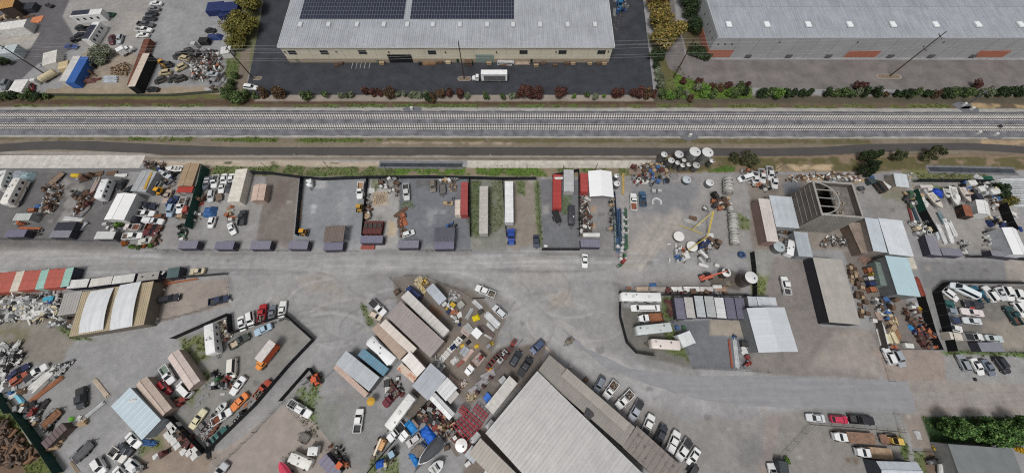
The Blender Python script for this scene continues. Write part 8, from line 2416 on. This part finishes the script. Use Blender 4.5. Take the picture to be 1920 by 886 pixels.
clutter([(980,260),(1500,260),(1540,520),(1440,640),(1400,500),(960,360)],46,['cabinet','bumper','crate','machine','sack','panel'],['w','w','k','d','b','t','c','l'],'in the crowded boat yard clutter',102)
heap([(1200,280),(1500,280),(1560,560),(1440,700),(1420,480)],200,['w','k','d','l','n'],.6,'white and black boat parts heap','parts heap',54)
clutter([(280,330),(460,360),(440,720),(400,720)],26,['panel','cabinet','bumper'],['w','w','l','w'],'along the green boat yard fence',103)
clutter([(1660,620),(1740,720),(1700,860),(1640,640)],10,['sack','bumper','cabinet'],['w','l','w'],'east of the black boat yard fence',104)
clutter([(100,420),(290,420),(300,600),(150,640)],16,['tote','crate','tank','sack'],['w','d','g','e','t'],'west of the green boat yard fence',105)
bundle(190,600,260,860,.8,4,2,(122,64,60),'dark red beams west of the green boat yard fence','beam','beams',.15,'beam_bundle')
bundle(250,610,350,860,.9,3,2,(62,78,92),'slate blue beams west of the green boat yard fence','beam','beams',.15,'beam_bundle')
fence([(205,400),(328,712)],2.4,(26,78,62),'green screened fence of the boat yard')
fence([(328,712),(500,1030)],2.4,(24,26,28),'black screened fence continuing the green boat yard fence')
fence([(250,250),(900,252),(1350,260)],2.0,(30,34,38),'dark screened fence at the ditch side of the boat yard')
fence([(1510,600),(1620,880),(1690,1000)],2.4,(22,22,24),'black screened fence east of the boat yard')
for k in range(16):bundle(1560+(k%4)*8,215+k*25,1990,210+k*26,.9,3,2,(206-10*(k%3),208-10*(k%3),210-10*(k%3)),'long pale aluminium section in the layered metal stock','section','metal stock',.16,'metal_stock',.8)['group']='layered metal stock'
for x,y,r_,h_ in((1480,330,2.2,3.0),(1530,430,2.0,2.6),(1600,520,2.4,3.0)):shrub(x,y+40,r_*.8,h_,DKG if x<1600 else OLV,'dark hedge bush between the boat yard and the metal stock','hedge bushes of the boat yard',1500,x)
item('tarp',1370,215,0,(24,90,70),'',0,1,'dark green tarpaulin at the ditch corner',stretch=(1.2,1.5,1.2))
for x,y in((1190,165),(1250,200)):item('panel',x,y,.6,'l','on the grass at the ditch corner',0,.9)
shed([(350,290),(550,290),(560,330),(380,335)],2.0,(216,206,200),(180,170,164),'pale low shed roof along the ditch side of the boat yard','flat',name='low_shed',pitch=1.5,amp=.02)
tile(2,2)
motorhome(815,445,1112,450,(228,228,226),'long white motorhome with green front in the grassy pen',(60,96,76),None,3.1)
motorhome(930,700,1190,672,(196,202,200),'grey-white motorhome with roof hatches in the grassy pen',(70,90,84),None,3.1)
car('limo',890,530,1108,530,(230,230,228),'white stretch limousine in the grassy pen')
truck('stake',948,610,1125,600,(230,230,230),None,'white stake-bed truck with a rusty load in the grassy pen',bed=(150,100,72))
motorhome(1040,795,1255,810,(222,212,204),'cream covered caravan in the grassy pen',None,None,2.8,2.5,0,'travel_trailer','caravan',True,windows=0)
container([(1240,735),(1325,700),(1380,790),(1280,825)],(222,224,224),'white box trailer standing askew beside the pen',2.6,name='box_trailer',cat='trailer',rust=.03,smooth_roof=True)
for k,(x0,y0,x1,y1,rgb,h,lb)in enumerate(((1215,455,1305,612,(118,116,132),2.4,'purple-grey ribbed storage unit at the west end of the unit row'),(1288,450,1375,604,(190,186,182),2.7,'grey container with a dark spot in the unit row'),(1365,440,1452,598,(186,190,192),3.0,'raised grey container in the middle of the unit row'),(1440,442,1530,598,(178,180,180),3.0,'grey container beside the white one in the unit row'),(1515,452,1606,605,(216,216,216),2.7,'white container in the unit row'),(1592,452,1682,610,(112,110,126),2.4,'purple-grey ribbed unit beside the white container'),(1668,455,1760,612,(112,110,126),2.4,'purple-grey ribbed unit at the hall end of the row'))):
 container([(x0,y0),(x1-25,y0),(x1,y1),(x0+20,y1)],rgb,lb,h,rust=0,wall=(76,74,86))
shed([(1770,528),(2020,528),(2165,860),(1830,860)],4.6,(204,208,212),(130,132,134),'large white-grey hall roof beside the unit row','gable',.8,name='metal_hall',cat='shed',turn=True,pitch=3,amp=.02,streak=.04,var=.06)
shed([(1765,445),(1830,445),(1840,522),(1772,524)],3.0,(196,200,204),(130,132,134),'small pale roof between unit row and hall','flat',name='small_shed')
shed([(1835,450),(1975,448),(1985,522),(1845,524)],3.2,(206,210,214),(130,132,134),'pale annex roof behind the large hall','flat',name='small_shed')
for k,x in enumerate((1240,1290)):item('bin',x-10,680,0,'b' if k==0 else 'e','behind the white box trailer',0,.7)
item('drum',1655,745,0,'b','',0,1.3,'blue drum beside the lumber row at the hall')
bundle(1625,760,1650,990,.5,2,2,(140,78,60),'rust-brown beams beside the hall','beam','beams',.15,'beam_bundle')
bundle(1665,760,1690,990,1.1,5,2,(190,192,192),'silver pipes beside the hall','pipe','pipes',.1,'pipe_bundle')
clutter([(1720,770),(1770,770),(1780,960),(1740,970)],8,['machine','crate','panel'],['n','R','d','w'],'along the west wall of the hall',106)
clutter([(1155,480),(1215,470),(1215,600),(1170,580)],8,['pallet','timber'],['n','m'],'at the west end of the unit row',107)
for x,cc,k_ in((870,'o','machine'),(1055,'b','tarp')):item(k_,x,385 if cc=='o' else 365,0,cc,'',0,.9,'orange machine at the end of the goods line' if cc=='o' else 'small blue tarpaulin behind the goods line')
for x0,x1,n_,rgb,lb in((925,1020,4,(196,176,156),'pale frame stack at the west of the goods line'),(1020,1160,5,(166,156,148),'grey-brown stack in the goods line'),(1185,1270,4,(226,224,220),'white topped stack in the goods line'),(1280,1400,4,(230,228,224),'long white topped stack in the goods line'),(1395,1500,5,(196,190,186),'grey tube stack in the goods line'),(1505,1600,4,(170,140,122),'brown ladder stack in the goods line')):
 bundle(x0,392,x1,392,1.3,n_,4,rgb,lb,'slat','goods',.2,'goods_stack',.1)
item('tank',1525,375,0,'w','',0,1,'white half-round shell at the end of the goods line',stretch=(1.0,1.2,1.0))
clutter([(1130,400),(1280,410),(1600,410),(1600,430),(1140,430)],18,['crate','machine','drum'],['n','r','m','g'],'along the lower edge of the goods line',108)
steel_tank(1792,302,1.75,4.8,'large dark-sided tank with a white lid at the yard corner',(226,226,224),.3,side=(112,108,104))
steel_tank(1605,265,1.3,2.4,'white-lidded round vat with a black hole and yellow rim',(230,228,222),.2,side=(96,90,80))
def telehandler():
 f,r=g(1600,235,2.6),g(1390,300,1.2)
 root=empty('telehandler',g(1440,305),heading(f,r),'red-orange telehandler with raised boom beside the white-lidded vat','telehandler')
 mo=mat('telehandler_paint',(200,104,84),.5,0,.15,1)
 m=MB();m.box(0,0,.55,3.6,1.5,.8,0,.05);m.build('chassis',mo,root)
 m=MB();m.box(.2,.55,1.3,1.3,.8,1.1,0,.1);m.build('cab',glass(),root)
 MB().tube((-1.6,-.2,1.8),(3.6,-.2,2.9),.24,6).build('boom',mo,root);MB().tube((3.0,-.2,2.78),(5.2,-.2,3.2),.16,6).build('boom_extension',mat('boom_pink',(206,120,104),.5,0,.1),root)
 MB().box(5.3,-.2,2.6,.3,1.2,.8).build('fork_carriage',mat('chassis_black',(52,52,54),.7,0,.2),root)
 add_wheels(root,[-1.2,1.2],2.1,.58,.42)
telehandler()
for x,y in((1640,350),(1610,375),(1560,315)):item('drum',x,y,0,'t','on the wet dark patch beside the vat',0,.8)
for pts,rgb,lb in(([(1380,190),(1470,205)],'w','white curved shell beside the telehandler'),([(1510,205),(1540,215)],'w','small white curved shell beside the telehandler')):item('tank',(pts[0][0]+pts[1][0])/2,215,-.3,rgb,'',0,1,lb,stretch=(1.1 if pts[0][0]<1400 else.5,1.2,.9))
fence([(1780,120),(1795,250),(1800,445)],2.0,(30,31,34),'dark fence between the tank yard and the grassy strip')
fence([(800,410),(800,600),(850,790),(925,870),(1060,890)],2.2,(30,33,38),'dark screened fence curving round the grassy pen')
fence([(1125,480),(1230,720),(1320,880)],1.8,(90,96,90),'chain-link fence inside the pen beside the unit row',kind='link')
fence([(1115,440),(1210,440),(1760,440)],1.8,(70,70,72),'dark fence behind the unit row')
full()
fence([(1300,690),(1440,697)],1.6,(110,112,110),'chain-link fence at the lower side of the hall yard',kind='link')
# ================================================================ south east
tile(3,3)
car('wagon',1440,15,1490,110,(150,154,158),'grey estate car first in the row above the road');car('sedan',1600,140,1540,40,WHT,'white sedan in the row above the road');car('sedan',1690,150,1620,45,(112,120,132),'slate sedan between the white and the black car');car('suv',1800,140,1710,20,(52,50,58),'large black sport utility car in the row above the road')
car('sedan',290,468,425,478,(210,212,214),'white and black sedan below the road');car('hatch',600,488,470,480,(196,56,84),'bright red hatchback below the road');pickup('crew','',795,495,612,482,(46,46,50),'black pickup below the road beside the red hatchback')
truck('flat',490,610,800,630,(230,230,230),None,'white flatbed truck with a brown deck and coupled trailer',bed=(140,112,94))
flat_trailer(805,630,990,640,(120,110,100),(140,106,90),'brown trailer with a small yellow machine behind the flatbed',None,2.2,.4)
loader(900,640,985,645,(214,180,96),'small yellow and grey machine on the brown trailer','mini_loader','loader',False)
truck('flat',660,725,930,745,(226,226,226),None,'white truck with a wide pale brown deck',bed=(176,150,124))
shed([(810,785),(1110,815),(1170,930),(850,930)],3.6,(200,206,212),(62,66,74),'pale blue-grey roof with a dark end wall at the lower edge','gable',.6,pitch=1.6,amp=.03)
shed([(1368,685),(1835,690),(1930,990),(1450,990)],4.0,(120,124,124),(140,140,138),'dark grey flat roof at the lower right corner','flat',name='flat_roofed_hall',cat='building',pitch=8,amp=.01,rough=.9,metal=0,streak=.03)
sheet('paved_yard',[(1310,730),(1390,730),(1460,960),(1350,960)],(178,178,176),.012,.15,.4)
for x,y in((1245,700),(1300,702),(1870,712),(1900,720)):shrub(x,y,.9,1.0,[(206,168,40),(176,140,40)],'yellow flowering bush beside the dark grey flat roof','yellow bushes at the flat roof',500,x)
item('machine',1215,790,.2,'d','',0,1.6,'dark mower machine beside the flat roof');item('tank',1265,850,1.2,'w','',0,1,'white tank beside the mower machine');item('panel',1115,600,1.5,'l','',0,1,'pale square slab on the narrow path',stretch=(.8,1.0,1))
container([(85,790),(150,805),(165,930),(95,930)],(70,76,80),'dark green-grey ribbed unit at the lower edge',2.2,rust=0)
car('sedan',30,850,50,930,(222,220,220),'white and black car cut by the lower edge');shrub(130,790,1.0,1.0,BRT,'green bush above the dark ribbed unit',None,500,3)
fence([(70,775),(310,520),(640,545),(980,575)],1.8,(140,140,138),'grey chain-link fence below the parked row',kind='link');fence([(940,440),(1005,680),(1060,800)],1.6,(92,92,92),'dark slatted gate fence along the narrow path',kind='link')
fence([(850,30),(905,200)],1.6,(92,94,94),'grey barred gate at the road beside the white boxy car','gate','link');fence([(1080,720),(1360,730)],1.2,(190,190,188),'low white rail fence beside the flat roof',kind='link')
for x,y,lx,ly,c_ in((1548,185,1.0,.9,(40,40,42)),):
 p=g(x,y);struct(MB().box(p.x,p.y,.0,lx,ly,.03).build('drain_grate',mat('drain_iron',c_,.6,.3,.2)))
 # ================================================================ small plants: weed tufts over the grassy ground
wr=np.random.default_rng(12);tufts=[]
gr=gcol[...,1]/np.maximum(gcol[...,0],1e-4)
jj,ii=np.where((gr>1.06)&(gcol[...,1]<.25))
pick=wr.choice(len(jj),min(len(jj),5200),replace=False)
bl=[(float(gxs[j,i])+wr.uniform(-.3,.3),float(gys[j,i])+wr.uniform(-.3,.3),.08,.35,.35,.12)for j,i in zip(jj[pick],ii[pick])]
bl=[b for b in bl if abs(b[0])<215]
wo=link('weeds',leaf_mesh('weeds',bl,26000,.14,[(86,98,56),(72,86,46),(104,108,66),(96,92,60)],77));tag(wo,'low weeds and grass tufts over the verges','weeds',None,'stuff')
# ================================================================ railway gear, posts
full()
for u,v,lb in((773,206,'small white signal cabinet on a grey pad north of the tracks'),(1804,198,'white signal cabinet beside the signal mast'),(1818,206,'white junction box beside the track below the signal mast'),(1292,256,'white relay box on a grey pad south of the tracks'),(1830,251,'white relay box in the eastern pair south of the tracks'),(1862,254,'white relay box standing apart south of the tracks')):
 p=G(u,v);struct(MB().prism([(p.x+3.4*math.cos(t)*(1+.15*math.sin(5*t)),p.y+1.6*math.sin(t))for t in np.linspace(0,6.1,14)],-.02,.10).build('gravel_pad',mat('pad_gravel',(112,113,118),.95,0,.3,3)))
 item('cabinet',p.x,p.y,0,'w','',.1,.9,lb,True)
p=G(1806,198);r=empty('signal_mast',p,0,'grey railway signal mast with a head and ladder','signal')
MB().tube((0,0,0),(0,0,6.5),.12,8,.08).build('mast',steel(),r);MB().box(0,-.2,5.4,.7,.3,1.3).build('signal_head',mat('signal_black',(44,44,46),.6,0,.1),r);MB().box(.35,0,.3,.08,.4,5.5).build('ladder',steel(),r);MB().box(0,0,6.4,1.2,.8,.1).build('platform',steel(),r)
item('tarp',G(1871,239).x,G(1871,239).y,.4,'k','',.55,.6,'black bundle lying across the southern track',True)
for r_,c,x,y,h in((1,1,100,382,4.0),(1,1,546,372,4.0),(1,1,988,404,4.0),(1,1,295,278,1.3),(1,1,1755,280,1.3),(1,2,110,375,2.6),(1,2,620,388,4.0),(1,2,380,380,2.6),(1,3,70,380,4.2),(1,3,1290,455,4.5)):
 tile(r_,c);p=g(x,y);q=empty('timber_post',p,0,('short white marker post' if h<2 else 'thin dark timber post')+' between the cycle path and the lots','post','posts along the cycle path')
 w=h<2;MB().tube((0,0,0),(0,0,h),.10,6,.07).build('shaft',mat('post_wood',(226,226,224)if w else(70,62,56),.8,0,.2),q);MB().box(0,0,h,.2,.2,.06).build('cap',mat('post_cap',(120,116,110),.8,0,.2),q)
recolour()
